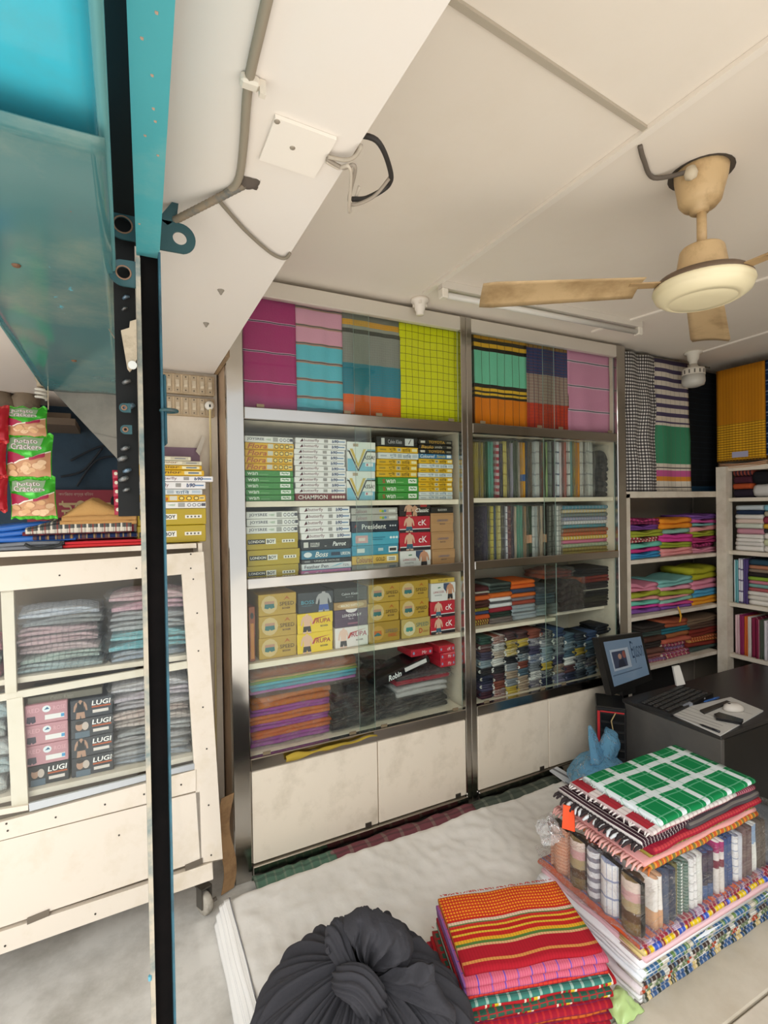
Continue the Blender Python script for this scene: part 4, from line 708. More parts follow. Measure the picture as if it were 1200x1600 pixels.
def add_check_low(m):
    n = m.node_tree.nodes; l = m.node_tree.links; b = n['Principled BSDF']; cur = b.inputs['Base Color'].links[0].from_socket
    uv = [x for x in n if x.type == 'SEPXYZ'][0]
    a = n.new('ShaderNodeMath'); a.operation = 'MULTIPLY'; a.inputs[1].default_value = 38; l.new(uv.outputs[1], a.inputs[0])
    f = n.new('ShaderNodeMath'); f.operation = 'FRACT'; l.new(a.outputs[0], f.inputs[0])
    c = n.new('ShaderNodeMath'); c.operation = 'LESS_THAN'; c.inputs[1].default_value = .25; l.new(f.outputs[0], c.inputs[0])
    g = n.new('ShaderNodeMath'); g.operation = 'LESS_THAN'; g.inputs[1].default_value = .40; l.new(uv.outputs[1], g.inputs[0])
    h = n.new('ShaderNodeMath'); h.operation = 'MULTIPLY'; l.new(c.outputs[0], h.inputs[0]); l.new(g.outputs[0], h.inputs[1])
    x = n.new('ShaderNodeMix'); x.data_type = 'RGBA'; l.new(h.outputs[0], x.inputs[0]); l.new(cur, x.inputs[6]); x.inputs[7].default_value = lin('#6a4a18'); l.new(x.outputs[2], b.inputs['Base Color'])
add_check_low(M_OR)
def hangX(y0, y1, z0, z1, X, m, label, thick=.03, amp=.005, folds=2, seed=0):
    mb = MB(); mb.grid(lambda u, v: (X - .012 * v * 0 + amp * math.sin(u * folds * 6.28 + seed) * (1.1 - v), y0 + (y1 - y0) * u, z0 + (z1 - z0) * v), 14, 10, thick=(thick, 0, 0))
    return tag(mb.build('hanging_lungi', m, None, True), label, 'cloth', 'lungis hung over the side shelving')
pa = onX(1121, 640, XR); pbm = onX(1196, 640, XR); zlo = onX(1158, 720, XR).z
ho = hangX(pa.y, pbm.y, zlo, 2.31, XR - .01, M_OR, 'golden orange hanging lungi with finely checked lower border', amp=.004)
mb = MB(); qa, qb = onX(1144, 711, XR - .015), onX(1169, 709, XR - .015); mb.box(XR - .016, XR - .0145, qb.y, qa.y, qa.z - .018, qa.z + .018); mb.build('cloth_label', mat('#a8a6c0', .4), ho)
mb = MB()
for k in range(3): mb.grid(lambda u, v, k=k: (XR + .02 - .02 * math.sin(v * 3.14) - .004 * k, pbm.y + (pa.y - pbm.y) * u, zlo - .012 - .011 * k - .02 * math.sin(u * 3.14) * .5 + .008 * v), 10, 4, thick=(0.02, 0, -.006))
mb.build('folded_hem', solid('#e0b894'), ho, True)
pn = onX(1194, 660, XR); hangX(pbm.y - .34, pbm.y - .004, 1.73, 2.31, XR - .006, fabric('#1f3a63', None, (('v', 9, 0, .1, '#9aa8c0', 1), ('v', 9, .3, .06, '#6a86b0', 1))), 'navy hanging lungi with white stripes next to the orange one', seed=2)
# side shelf stacks
def side_stack(cols_, ya, yb, zb, zt, where, group, names, leaves=1, X=XR + .015):
    tot = sum(h for _, h in cols_); z = zb
    for i, (c, h) in reversed(list(enumerate(cols_))):
        hh = (zt - zb) * h / tot; mb = MB()
        mb.M = Matrix.Translation((X + rnd.uniform(0, .008), (ya + yb) / 2, z)) @ Matrix.Rotation(R(-90), 4, 'Z'); mb.fold(abs(ya - yb) - .006, .22, hh, leaves, i, .003)
        tag(mb.build('folded_cloth', c if not isinstance(c, str) else solid(c), None, True), f'{names[i]} folded cloth, {nth(i)} {where}', 'cloth', group); z += hh
def yX(px, py): return onX(px, py, XR + .015).y
def zX(px, py): return onX(px, py, XR + .015).z
W0 = yX(*z6(885, 200)); W1 = yX(*z6(1085, 200)); W2 = yX(1215, 860)
side_stack([('#b9c4c8', 36), ('#23304a', 30), ('#d9d6d0', 34), ('#d8c4b8', 32), ('#c9d0c2', 36), ('#c08a98', 42), ('#dcd9d2', 30), ('#e0dcd6', 26), ('#d6d2cc', 28), ('#e0ddd6', 40)], W0, W1, 1.126, zX(*z6(985, 45)), 'of the pale stack by the corner post', 'pale stacks on the side shelf', ['grey blue', 'navy', 'white', 'cream', 'pale sage', 'rose', 'ivory', 'bright ivory', 'dull ivory', 'chalk'])
side_stack([('#7ab0c0', 40), ('#a8a08c', 34), ('#8a3a4c', 44), ('#c9a23c', 32), ('#3a3a3c', 24), ('#dcd6cc', 40), ('#c8cca8', 40), ('#d9d4cc', 40)], W1 - .003, W2, 1.126, zX(*z6(1115, 40)), 'of the mixed stack further along', 'mixed stacks on the side shelf', ['aqua', 'stone', 'wine', 'gold', 'charcoal', 'off-white', 'pale lime', 'pearl'])
def side_upright(lst, zb, row, group):
    for i, (a, b, yt, yb_, c, lb) in enumerate(lst):
        A, B = z6(a, (yt + yb_) / 2), z6(b, (yt + yb_) / 2); y0, y1 = yX(*A), yX(*B); zt = zX(*z6((a + b) / 2, yt)); mb = MB()
        mb.M = Matrix.Translation((XR + .015, (y0 + y1) / 2, zb)) @ Matrix.Rotation(R(-90), 4, 'Z') @ Matrix.Translation((0, 0, (zt - zb) / 2)) @ Matrix.Rotation(R(-90), 4, 'Y') @ Matrix.Translation((0, 0, -abs(y0 - y1) / 2)); mb.fold(zt - zb, .2, abs(y0 - y1) * .95, 2, i, .002)
        o = tag(mb.build('upright_cloth', c if not isinstance(c, str) else solid(c), None, True), f'{lb} standing upright on the side shelf, {row}', 'cloth', group)
WV = check('#d4d4dc', '#5a5078', 4, 5)
side_upright([(872, 905, 445, 765, fabric('#6aa6ac', None, (('v', 3, 0, .2, '#d8e0e0', .9),)), 'aqua and white cloth'), (905, 938, 440, 765, WV, 'white cloth with violet check'), (938, 972, 440, 770, '#54467a', 'violet cloth')], .786, 'under the pale stack', 'upright cloths beside the corner post')
Wm = yX(*z6(978, 620)); side_stack([('#2f4a5a', 50), ('#b0785c', 34), ('#8a7a6a', 30), ('#2b2524', 36), ('#8aa83c', 34), ('#c07a88', 30), ('#7aa8a0', 34), ('#a85a5c', 30), ('#dcd8d0', 40), ('#d6d0c6', 40), ('#e2ded6', 44)], Wm, W2, .786, zX(*z6(1080, 450)), 'of the stack beside the violet upright cloth', 'stacks on the third side shelf', ['dark teal', 'tan', 'brown grey', 'black', 'lime', 'rose', 'sea green', 'brick', 'white', 'cream', 'ivory'])
STR = fabric('#7a2440', None, (('v', 4, 0, .1, '#c8a8a8', .8),))
side_upright([(880, 915, 850, 1130, '#d0b0b4', 'pale pink cloth'), (915, 946, 855, 1145, '#8f2f5a', 'magenta cloth'), (946, 975, 862, 1150, '#c8642c', 'orange cloth'), (975, 1000, 870, 1160, '#d6cdc4', 'cream edged cloth'), (1000, 1060, 880, 1180, STR, 'wide wine striped cloth'), (1060, 1095, 890, 1190, '#4e5648', 'olive grey cloth'), (1095, 1135, 900, 1200, '#c9c3c8', 'silver lilac cloth')], .451, 'lowest row', 'upright cloths on the lowest side shelf')
Wl = yX(*z6(905, 1400)); side_stack([('#1e1c1c', 70), ('#262224', 40), ('#d0602c', 30), ('#a85a34', 34), ('#5a5a52', 34), ('#2f6670', 40), ('#23282c', 40)], Wl, W2, .191, zX(*z6(1010, 1260)), 'of the dark stack at the bottom', 'dark stack on the bottom side shelf', ['black', 'jet black', 'orange', 'rust', 'grey', 'teal', 'coal'])
Y3 = yX(*z6(870, 100)); side_stack([(fabric('#3c2a34', None, (('u', 5, 0, .4, '#a8503c', .8),)), 26), ('#4a2430', 26), ('#b0502c', 20), ('#2c2430', 30)], yX(1144, 755), yX(1173, 755), 1.471, zX(1160, 732), 'of the dark bag under the orange lungi', 'bagged cloths on the top side shelf', ['striped', 'wine', 'orange', 'black'])
side_stack([('#1c1c20', 50), ('#c9c6c2', 50)], yX(1174, 755), yX(1212, 755), 1.471, zX(1190, 735), 'of the wrapped pair under the orange lungi', 'wrapped pair on the top side shelf', ['black', 'silver'])
# bulbs
def led_bulb(x, y, ztop, label):
    t = tag(empty('led_bulb', (x, y, ztop - .22)), label, 'bulb')
    mb = MB(); mb.lathe([(.05, 0), (.05, -.012), (.034, -.018), (.03, -.05), (.024, -.052), (.021, -.085)][::-1], 20, (x, y, ztop)); mb.build('bulb_holder', PALEPL, t, True)
    mb = MB(); mb.lathe([(.022, -.075), (.03, -.095), (.06, -.103), (.064, -.112), (.064, -.145)][::-1], 24, (x, y, ztop)); b = mb.build('bulb_base', mat('#d8d0c2', .5), t, True)
    for k in range(14):
        a = 2 * math.pi * k / 14; m2 = MB(); m2.box(-.0035, .0035, .0625, .0655, -.138, -.116); m2.v = [Matrix.Rotation(a, 4, 'Z') @ p + Vector((x, y, ztop)) for p in m2.v]; m2.build('cooling_slot', mat('#5a544a', .8), b)
    mb = MB(); mb.lathe([(.063, -.145), (.064, -.185), (.058, -.205), (.03, -.215), (.002, -.217)][::-1], 24, (x, y, ztop)); mb.build('bulb_dome', mat('#c9c6bd', .3), t, True)
pb_ = onZ(1083, 550, CZ); led_bulb(pb_.x, pb_.y, CZ, 'unlit white bulb hanging above the striped lungis in the corner')

# ================================================================== DESK CORNER
def at(px, py, fwd): return EYE + ray(px, py) * fwd
DG = mat('#5b5854', .35, bump=.05, dirt='#4c4a47'); DB = mat('#1d1c1b', .4)
dk = tag(empty('desk', (2.87, 1.55, 0)), 'low charcoal desk with open knee side, carrying keyboard and papers', 'desk')
DX0, DX1, DY0, DY1, DZ = 2.262, 3.46, 1.302, 1.795, .44
boxo('side_panel', DG, (DX0, DX0 + .025, DY0, DY1, 0, DZ - .02), dk, .002); boxo('side_panel', DB, (DX1 - .025, DX1, DY0, DY1, 0, DZ - .02), dk)
boxo('desktop', mat('#2f2d2c', .35), (DX0, DX1, DY0, DY1, DZ - .02, DZ), dk, .003); boxo('rear_panel', DB, (DX0 + .025, DX1 - .025, DY1 - .02, DY1, 0, DZ - .02), dk)
boxo('drawer_front', DB, (DX0 + .027, DX0 + .47, DY0 + .004, DY0 + .022, .02, DZ - .024), dk, .003)
# monitor
TL, TR_, BR_, BL = at(934, 997, 2.6), at(1003, 988, 2.84), at(1020, 1062, 2.84), at(956, 1087, 2.6)
TR_.z = TR_.z; nrm = (TR_ - TL).cross(BL - TL).normalized()
if nrm.dot(EYE - TL) < 0: nrm = -nrm
mo = tag(empty('monitor', (BL + BR_) / 2), 'black flat monitor with blue lit screen, propped on the tower beside the desk', 'monitor')
mb = MB(); mb.prism([TL, TR_, BR_, BL], -nrm * .035); mb.build('monitor_case', mat('#151515', .35), mo)
def mp(u, v, l): return BL + (BR_ - BL) * u + (TL - BL) * v + (TR_ - TL - BR_ + BL) * u * v + nrm * l
mb = MB(); mb.add([mp(*q, .001) for q in ((.09, .13), (.94, .13), (.94, .92), (.09, .92))], [(0, 1, 2, 3)]); sc = mb.build('screen', glow('#7f97ad', .34), mo)
face_prints(sc, [('r', '#a9b6c4', .17, .38, .58, .76), ('r', '#39425a', .20, .42, .50, .72), ('c', '#b08a78', .36, .62, .04, .05), ('p', '#23283a', [(.28, .42), (.32, .56), (.42, .56), (.46, .42)]), ('c', '#8a5048', .46, .64, .04, .07), ('r', '#54687e', .12, .30, .8, .32), ('t', 'Ejuson', '#33455c', .64, .42, .92, .86)], lambda u, v, l: mp(u, v, .0012 + l))
mb = MB(); c = (BL + BR_) / 2 - nrm * .05; mb.box(c.x - .05, c.x + .05, c.y - .03, c.y + .05, .421, c.z + .08); mb.build('stand', DB, mo)
T0 = at(955, 1130, 2.56); T0.z = 0; ct_ = math.radians(48); TM = Matrix.Translation(T0) @ Matrix.Rotation(-ct_, 4, 'Z')
cp = tag(empty('computer_tower', T0), 'black computer tower with red trim under the monitor', 'computer')
def tbox(name, m, dims, bev=0):
    mb = MB(); mb.M = TM; mb.box(*dims, bev=bev); return mb.build(name, m, cp)
tbox('tower_case', mat('#1a1a1b', .35), (-.07, .07, .008, .20, .0, .42), .004); tbox('front_panel', mat('#262627', .3), (-.066, .066, .0, .008, .02, .41))
for z in (.21, .255, .30, .345, .39): tbox('drive_bay', mat('#0f0f10', .3), (-.048, .06, -.004, .0, z - .036, z), .002)
tbox('red_trim', mat('#c02e30', .4), (-.064, -.052, -.003, .0, .03, .40)); tbox('red_trim', mat('#c02e30', .4), (-.05, .06, -.003, .0, .396, .402)); tbox('power_button', mat('#8f8f90', .3), (.0, .02, -.006, -.004, .29, .30))
mb = MB(); mb.tube([TM @ Vector(q) for q in ((.02, -.008, .40), (.0, -.014, .36), (.01, -.016, .30), (-.02, -.014, .24), (-.02, -.012, .19))], .003, 6); tag(mb.build('headphone_cord', mat('#b09a6a', .6), None, True), 'thin tan cord hanging in front of the computer tower', 'cord')
# keyboard
kc = [onZ(*q, DZ + .012) for q in ((996, 1100), (1028, 1109), (1108, 1073), (1072, 1068))]
KB = tag(empty('keyboard', (kc[0] + kc[2]) / 2 - Vector((0, 0, .012))), 'worn black keyboard lying across the rear of the desk', 'keyboard')
kx = (kc[3] - kc[0]); k_o = kc[0]; ky = kc[1] - kc[0]
kx = Vector((kx.x, kx.y, 0)); ky = Vector((ky.x, ky.y, 0)); ky = (ky - kx.normalized() * ky.dot(kx.normalized()))
ky = ky.normalized() * .16; kx = kx.normalized() * .43; k_o = Vector((k_o.x, k_o.y, DZ + .0005))
mb = MB(); mb.prism([k_o, k_o + kx, k_o + kx + ky, k_o + ky], (0, 0, .018)); mb.build('keyboard_base', mat('#1c1b1b', .5), KB)
km = MB(); s = .0105; km.box(-.0085, .0085, -.0085, .0085, 0, .007, bev=.002); KME = km.mesh('key', mat('#3a3938', .5))
ang = math.atan2(kx.y, kx.x)
for r_ in range(5):
    for c_ in range(18):
        o = bpy.data.objects.new('key', KME); COL.objects.link(o); o.parent = KB; o.rotation_euler = (0, 0, ang)
        o.location = k_o + kx * ((c_ + .9 + .25 * (r_ % 2)) / 19.6) + ky * ((r_ + .8) / 5.6) + Vector((0, 0, .018)) - WO[KB.name]
def flat_px(name, pts, z, h, m, label, cat, grp=None):
    mb = MB(); mb.prism([Vector((p.x, p.y, z)) for p in (onZ(a, b, z + h) for a, b in pts)], (0, 0, h)); return tag(mb.build(name, m), label, cat, grp)
def zd(x, y): return 840 + x / 3.3333, 960 + y / 3.3333
pp = flat_px('newspaper', [zd(*q) for q in ((672, 505), (1005, 430), (1175, 500), (952, 628))], DZ + .0005, .006, mat('#cfcdc8', .8), 'spread printed papers hanging over the desk edge under the mouse', 'paper')
zt = DZ + .0067
def prline(a, b, w, colr):
    A, B = onZ(*zd(*a), zt), onZ(*zd(*b), zt); d = (B - A).normalized(); n = Vector((-d.y, d.x, 0)) * w
    mb = MB(); mb.add([A - n, B - n, B + n, A + n], [(0, 1, 2, 3)]); mb.build('printed_column', mat(colr, .7), pp)['kind'] = 'stuff'
for a, b, w, c in (((700, 520), (930, 600), .004, '#9a9894'), ((715, 508), (950, 590), .003, '#a5a39f'), ((730, 500), (965, 580), .003, '#9a9894'), ((760, 490), (985, 570), .003, '#aaa8a4'), ((700, 490), (750, 478), .02, '#8a5a5a'), ((780, 478), (1040, 575), .003, '#a5a39f'), ((930, 470), (1120, 520), .003, '#a9a7a3')): prline(a, b, w, c)
flat_px('pen_case', [zd(*q) for q in ((845, 497), (985, 447), (1005, 455), (868, 512))], DZ + .0075, .008, mat('#3c3833', .6), 'dark flat strap lying across the papers', 'strap')
flat_px('mobile_phone', [zd(*q) for q in ((918, 518), (945, 508), (1072, 545), (1060, 562), (930, 538))], DZ + .0075, .012, mat('#17171a', .2), 'black mobile phone resting on papers in front of the mouse', 'phone')
p = onZ(*zd(1020, 485), DZ + .02); mb = MB(); prof = [(.001, .034), (.018, .032), (.028, .022), (.032, .01), (.031, 0)]; mb.M = Matrix.Translation((p.x, p.y, DZ + .0075)) @ Matrix.Rotation(R(-25), 4, 'Z') @ Matrix.Diagonal((1.5, 1, 1, 1)); mb.lathe(prof, 20)
ms = tag(mb.build('computer_mouse', mat('#d9d2c8', .4), None, True), 'cream computer mouse sitting on the papers', 'mouse')
mb = MB(); mb.M = Matrix.Translation((p.x - .02, p.y + .008, DZ + .0395)); mb.lathe([(.001, .004), (.006, .003), (.007, 0)], 10); mb.build('scroll_wheel', mat('#3c3a38', .5), ms)
for pts, c, lb in ((((865, 455), (945, 432)), '#2a5a9c', 'blue pen lying on the papers at the keyboard side'), (((812, 448), (870, 436)), '#3a6ab0', 'short blue and white pen beside the keyboard'), (((845, 572), (950, 612)), '#26262a', 'black pen lying near the desk front corner')):
    A, B = onZ(*zd(*pts[0]), DZ + .012), onZ(*zd(*pts[1]), DZ + .012); mb = MB(); mb.tube([A, A + (B - A) * .15, A + (B - A) * .9, B], [.002, .005, .005, .003], 8); pe = tag(mb.build('pen', mat(c, .3), None, True), lb, 'pen', 'pens on the desk')
    m2 = MB(); m2.tube([A + (B - A) * .6, A + (B - A) * .98], .0056, 8); m2.build('pen_cap', mat('#d4d8de' if 'white' in lb else c, .3), pe, True)
flat_px('note_box', [zd(*q) for q in ((742, 462), (782, 448), (808, 462), (760, 478))], DZ + .0075, .012, mat('#9aa0ac', .5), 'small pale box beside the keyboard end', 'box')
A = at(1053, 1044, 2.75); B = at(1071, 1072, 2.75); mb = MB(); mb.prism([at(1052, 1042, 2.78), at(1062, 1040, 2.78), at(1071, 1069, 2.74), at(1058, 1072, 2.74)], (.004, .012, 0)); tag(mb.build('white_plastic_strip', mat('#d8d4cc', .4)), 'white plastic strip standing behind the keyboard', 'strip')
boxo('under_shelf_shade', mat('#1f1d1c', .8), (2.66, 3.5, 2.30, 2.32, 0, .42))['kind'] = 'structure'  # dark panel standing in for the shade under the corner shelf

# ================================================================== MATTRESS AND SHEET
MX0, MX1, MY0, MY1, MZ = .275, 2.25, .935, 1.865, .088
SHEET = fabric('#d9d6cf', None, (), bump=.5)
def sheet_m():
    m, n, l, b = newmat('bed_sheet'); b.inputs['Roughness'].default_value = .95; b.inputs['Specular IOR Level'].default_value = .15
    tc = n.new('ShaderNodeTexCoord'); t = n.new('ShaderNodeTexNoise'); t.inputs['Scale'].default_value = 2.2; t.inputs['Detail'].default_value = 7; l.new(tc.outputs['Object'], t.inputs['Vector'])
    r = n.new('ShaderNodeValToRGB'); r.color_ramp.elements[0].position = .4; r.color_ramp.elements[0].color = lin('#eae7e2'); r.color_ramp.elements[1].position = .75; r.color_ramp.elements[1].color = lin('#d2cec7'); l.new(t.outputs['Fac'], r.inputs['Fac']); l.new(r.outputs['Color'], b.inputs['Base Color'])
    bumpify(n, l, b, 30, .35, .004, 5); return m
mt = tag(empty('floor_mattress', ((MX0 + MX1) / 2, (MY0 + MY1) / 2, 0)), 'thin floor mattress under a rumpled white sheet, in front of the cabinets', 'mattress')
boxo('mattress_pad', mat('#cdc8be', .9), (MX0 + .02, MX1, MY0, MY1 - .01, 0, MZ - .012), mt, .02)
def shf(u, v):
    x = MX0 + (MX1 - MX0) * u; y = MY0 + (MY1 - MY0) * v
    z = MZ + .010 * noise.noise((x * 4, y * 4, 1)) + .010 * (1 - abs(noise.noise((x * 7 + y * 4, y * 5 - x * 5, 2))) * 2) ** 3 * .45 + .003 * (1 - abs(noise.noise((x * 13 - y * 9, y * 12 + x * 4, 3))) * 2.2) + .003 * noise.noise((x * 30, y * 28, 5))
    e = min(1, u * 26); f = min(1, (1 - v) * 22)
    z -= (1 - e) ** 2 * .022 + (1 - f) ** 2 * .03
    return (x - .02 * (1 - e) * .4, y + .018 * noise.noise((x * 5, 3, 1)) * (v > .98), max(z, .012))
mb = MB(); mb.grid(shf, 150, 84, thick=(0, 0, -.003)); mb.build('sheet', sheet_m(), mt, True)
mb = MB()
def dr(u, v):
    y = MY0 - .02 + (MY1 - MY0 - .012) * u; q = 1 - v; bulge = .004 * math.sin(v * 25) + .004 * noise.noise((y * 6, v * 4, 2))
    return (MX0 + .016 - .048 * math.sin(q * 1.5) - bulge, y, MZ + .003 - (MZ - .004) * (1 - math.cos(q * 1.5708)))
mb.grid(dr, 60, 22, thick=(.004, 0, -.001)); mb.build('sheet_drop', fabric('#ebe9e5', None, (('v', 4, .1, .10, '#77757a', .85), ('v', 9, .3, .07, '#a9a7a8', .6))), mt, True)
for i, (a, b, c, lb) in enumerate(((.40, .72, '#4f6a5a', 'dull green cloth edge tucked between mattress and cabinet base'), (.70, 1.40, '#6d3f45', 'maroon cloth edge tucked between mattress and cabinet base'), (1.38, 2.06, '#4a5148', 'dark moss cloth edge tucked between mattress and cabinet base'))):
    mb = MB(); mb.grid(lambda u, v: (a + (b - a) * u, 1.868 + .105 * v, .03 + .028 * math.sin(v * 3.1) + .012 * noise.noise((u * 9 + i * 7, v * 3, 1)) + .01 * (1 - v)), 30, 6, thick=(0, 0, -.012))
    tag(mb.build('tucked_cloth', fabric(c, None, (('u', 9, 0, .2, '#8a8a7a', .3), ('v', 3, 0, .3, '#2a2f2c', .4))), None, True), lb, 'cloth')
p0, p1 = onZ(882, 1208, .1), onZ(915, 1232, .1)
mb = MB(); mb.prism([(p0.x - .05, p0.y + .05, .098), (p0.x + .01, p0.y + .06, .098), (p1.x + .02, p1.y, .105), (p1.x - .06, p1.y - .01, .105)], (0, 0, .006)); tag(mb.build('striped_packet', fabric('#c9ccd0', None, (('u', 20, 0, .3, '#4a4a4e', .8),))), 'striped flat packet beneath the blue carrier bag', 'packet')

# ================================================================== BLACK BUNDLE
BC = Vector((.462, 1.075, .09)); BRR = .255; BH = .325
BLK = fabric('#3b3a3e', None, (), bump=.45)
bu = tag(empty('tied_bundle', BC), 'big black cloth bundle tied in a knot on the mattress', 'bundle')
mb = MB(); NU, NV = 340, 60
def bfn(u, v):
    a = u * 2 * math.pi; t = v; # v 0 bottom .. 1 knot
    if t < .45: s_ = t / .45; r = BRR * (.80 + .20 * math.sin(s_ * 1.57)); z = BH * .34 * s_
    else: s_ = (t - .45) / .55; r = BRR * (math.cos(s_ * 1.50)) ** .80 + .012; z = BH * (.34 + .60 * math.sin(s_ * 1.35))
    k = max(0, (t - .25) / .75)
    pl = math.sin(a * 19 + 3 * noise.noise((math.cos(a) * 2, math.sin(a) * 2, t * 1.2)) * 3) * .5 + math.sin(a * 31 + 2 + 4 * noise.noise((math.cos(a) * 1.5, math.sin(a) * 1.5, 4))) * .35
    pl += .55 * (1 - 2 * abs(math.sin(a * 13 + 5 * noise.noise((math.cos(a) * 1.2, math.sin(a) * 1.2, t * .8 + 8))))) ** 3 + .3 * math.sin(a * 53 + 6 * noise.noise((math.cos(a) * 2, math.sin(a) * 2, t)))
    big = noise.noise((math.cos(a) * 1.4, math.sin(a) * 1.4, t * 1.8 + 5))
    env = k ** 1.5 * math.exp(-((t - .72) / .26) ** 2)
    r *= 1 + .10 * big * (1 - t * .6); rr = r * (1 + .085 * pl * env / max(.25, r / BRR)) ; z += .024 * pl * env + .035 * big * min(1, k * 2) * (1 - t * .5)
    return (BC.x + math.cos(a) * rr * 1.02, BC.y + math.sin(a) * rr, BC.z + max(.0, z))
mb.grid(bfn, NU, NV); mb.build('wrapped_cloth', BLK, bu, True)
KN = Vector((BC.x + .005, BC.y - .02, BC.z + BH * .98))
# knot: a pleated band looped over, with two ears and a hanging tail
def spline(pts, n):
    out = []; P = [Vector(p) for p in pts]; P = [P[0]] + P + [P[-1]]
    for i in range(1, len(P) - 2):
        for k in range(n):
            t = k / n; a, b, c, d = P[i - 1], P[i], P[i + 1], P[i + 2]
            out.append(.5 * ((2 * b) + (c - a) * t + (2 * a - 5 * b + 4 * c - d) * t * t + (3 * b - a - 3 * c + d) * t ** 3))
    out.append(P[-2]); return out
def rad(vals, n):
    out = []
    for a, b in zip(vals, vals[1:]):
        for k in range(n): out.append(a + (b - a) * k / n)
    return out + [vals[-1]]
def kn(*q): return [KN + RT.xy.to_3d() * a + Vector((0, 0, 1)) * c + Vector((-FW.x, -FW.y, 0)) * b for a, b, c in q]
mb = MB(); mb.tube(spline(kn((-.055, .0, -.03), (-.045, .055, .012), (-.012, .075, .02), (.012, .075, -.012), (.016, .05, -.045), (.0, .02, -.06)), 7), rad([.018, .027, .034, .034, .028, .02], 7), 110, pleat=.11, pk=13); mb.build('knot', BLK, bu, True)
mb = MB(); mb.tube(spline(kn((.01, .045, -.02), (-.005, .085, -.065), (-.03, .105, -.115), (-.045, .11, -.155)), 8), rad([.022, .030, .034, .022], 8), 100, pleat=.14, pk=9, flat=.6); mb.build('knot_tail', BLK, bu, True)
def cloth_fan(name, o, th0, th1, L, puff, pl, npl, tilt, seed, drop=0.0):
    O = KN + RT.xy.to_3d() * o[0] + Vector((-FW.x, -FW.y, 0)) * o[1] + Vector((0, 0, o[2])); rx = RT.xy.to_3d(); rz = Vector((0, 0, 1)); rf = Vector((-FW.x, -FW.y, 0))
    def f(u, v):
        th = R(th0 + (th1 - th0) * u); ln = L * (1 + .22 * noise.noise((u * 3, seed, 1)) - .10 * abs(2 * u - 1) ** 2); w = math.sin(math.pi * min(1, v * .92 + .04)); 
        rr = ln * (.06 + .94 * math.sin(v * 1.9) / math.sin(1.9) * (1 if v < .83 else 1)) if v < .9 else ln * (.06 + .94 * math.sin(1.71) / math.sin(1.9)) * (1 - .25 * (v - .9) / .1)
        fo = puff * w * (.5 + .5 * math.sin(math.pi * u)) + pl * (math.sin(npl * u * 6.28 + 3 * noise.noise((u * 4, v * 2, seed))) * (.35 + .65 * (1 - v)) + .7 * noise.noise((u * 6, v * 5, seed + 3)) + .45 * (1 - 2 * abs(math.sin(u * 17 + 3 * noise.noise((u * 3, v * 3, seed + 9))))) ** 3) * min(1, v * 5)
        return O + (rx * math.cos(th) + rz * math.sin(th)) * rr + rf * (fo + tilt * v) - rz * drop * v * v
    mb = MB(); mb.grid(f, 170, 40, thick=tuple(rf * -.004)); return mb.build(name, BLK, bu, True)
cloth_fan('knot_ear', (.0, .0, -.015), 118, 8, .115, .060, .011, 4.2, -.05, 2)
cloth_fan('draped_fold', (.01, .02, -.02), 30, -62, .17, .052, .011, 4.0, .01, 6, .03)
mb = MB(); mb.tube(spline(kn((-.03, .02, -.01), (-.055, .0, .025), (-.075, -.02, .045), (-.085, -.03, .02)), 8), rad([.016, .026, .032, .016], 8), 96, pleat=.18, pk=7, flat=.6); mb.build('knot_ear', BLK, bu, True)

# ================================================================== RED LUNGI PILE
ROTR = -17; FC = Vector((.905, .955, 0))
M_TOP = fabric('#a81c2a', ('v', 1, [(0, '#a81c2a'), (.10, '#d08a4a'), (.13, '#a81c2a'), (.27, '#d9a878'), (.30, '#4f7a3c'), (.33, '#e0aa2c'), (.37, '#c22a22'), (.42, '#e0b83a'), (.445, '#b8241f'), (.49, '#e0b83a'), (.515, '#c8342a'), (.55, '#5c7a4a'), (.565, '#dcc4a8'), (.60, '#c92c22'), (.63, '#d23a22')]), (('v', 17, 0, .38, '#e8942a', .0), ('u', 46, 0, .30, '#7a141e', .30)))
M_PCK = fabric('#c65a72', None, (('u', 11, 0, .10, '#4a4ab0', .85), ('v', 8, 0, .10, '#4a4ab0', .85), ('u', 60, 0, .4, '#d98a98', .3)))
M_RST = fabric('#b3202c', None, (('v', 16, 0, .3, '#d8482c', .6), ('u', 30, 0, .2, '#7a1c2c', .5)))
M_TGC = fabric('#3f7a6e', None, (('u', 14, 0, .25, '#a8c8b8', .7), ('v', 22, 0, .3, '#24463f', .6)))
M_RGY = fabric('#b02028', None, (('u', 4, .15, .06, '#e6d8c0', 1), ('u', 4, .25, .1, '#d8b42c', 1), ('u', 4, .38, .06, '#3f7a3c', 1), ('u', 4, .5, .05, '#e6d8c0', .9)))
M_GRD = fabric('#2f5a48', None, (('v', 12, 0, .3, '#a8242c', .9), ('u', 18, 0, .25, '#a8242c', .6)))
M_RD2 = fabric('#9c1c30', None, (('u', 22, 0, .3, '#c8342c', .5), ('v', 20, 0, .25, '#4a3a6a', .4)))
M_OR2 = fabric('#c8642a', None, (('u', 20, 0, .3, '#8a2c22', .6),))
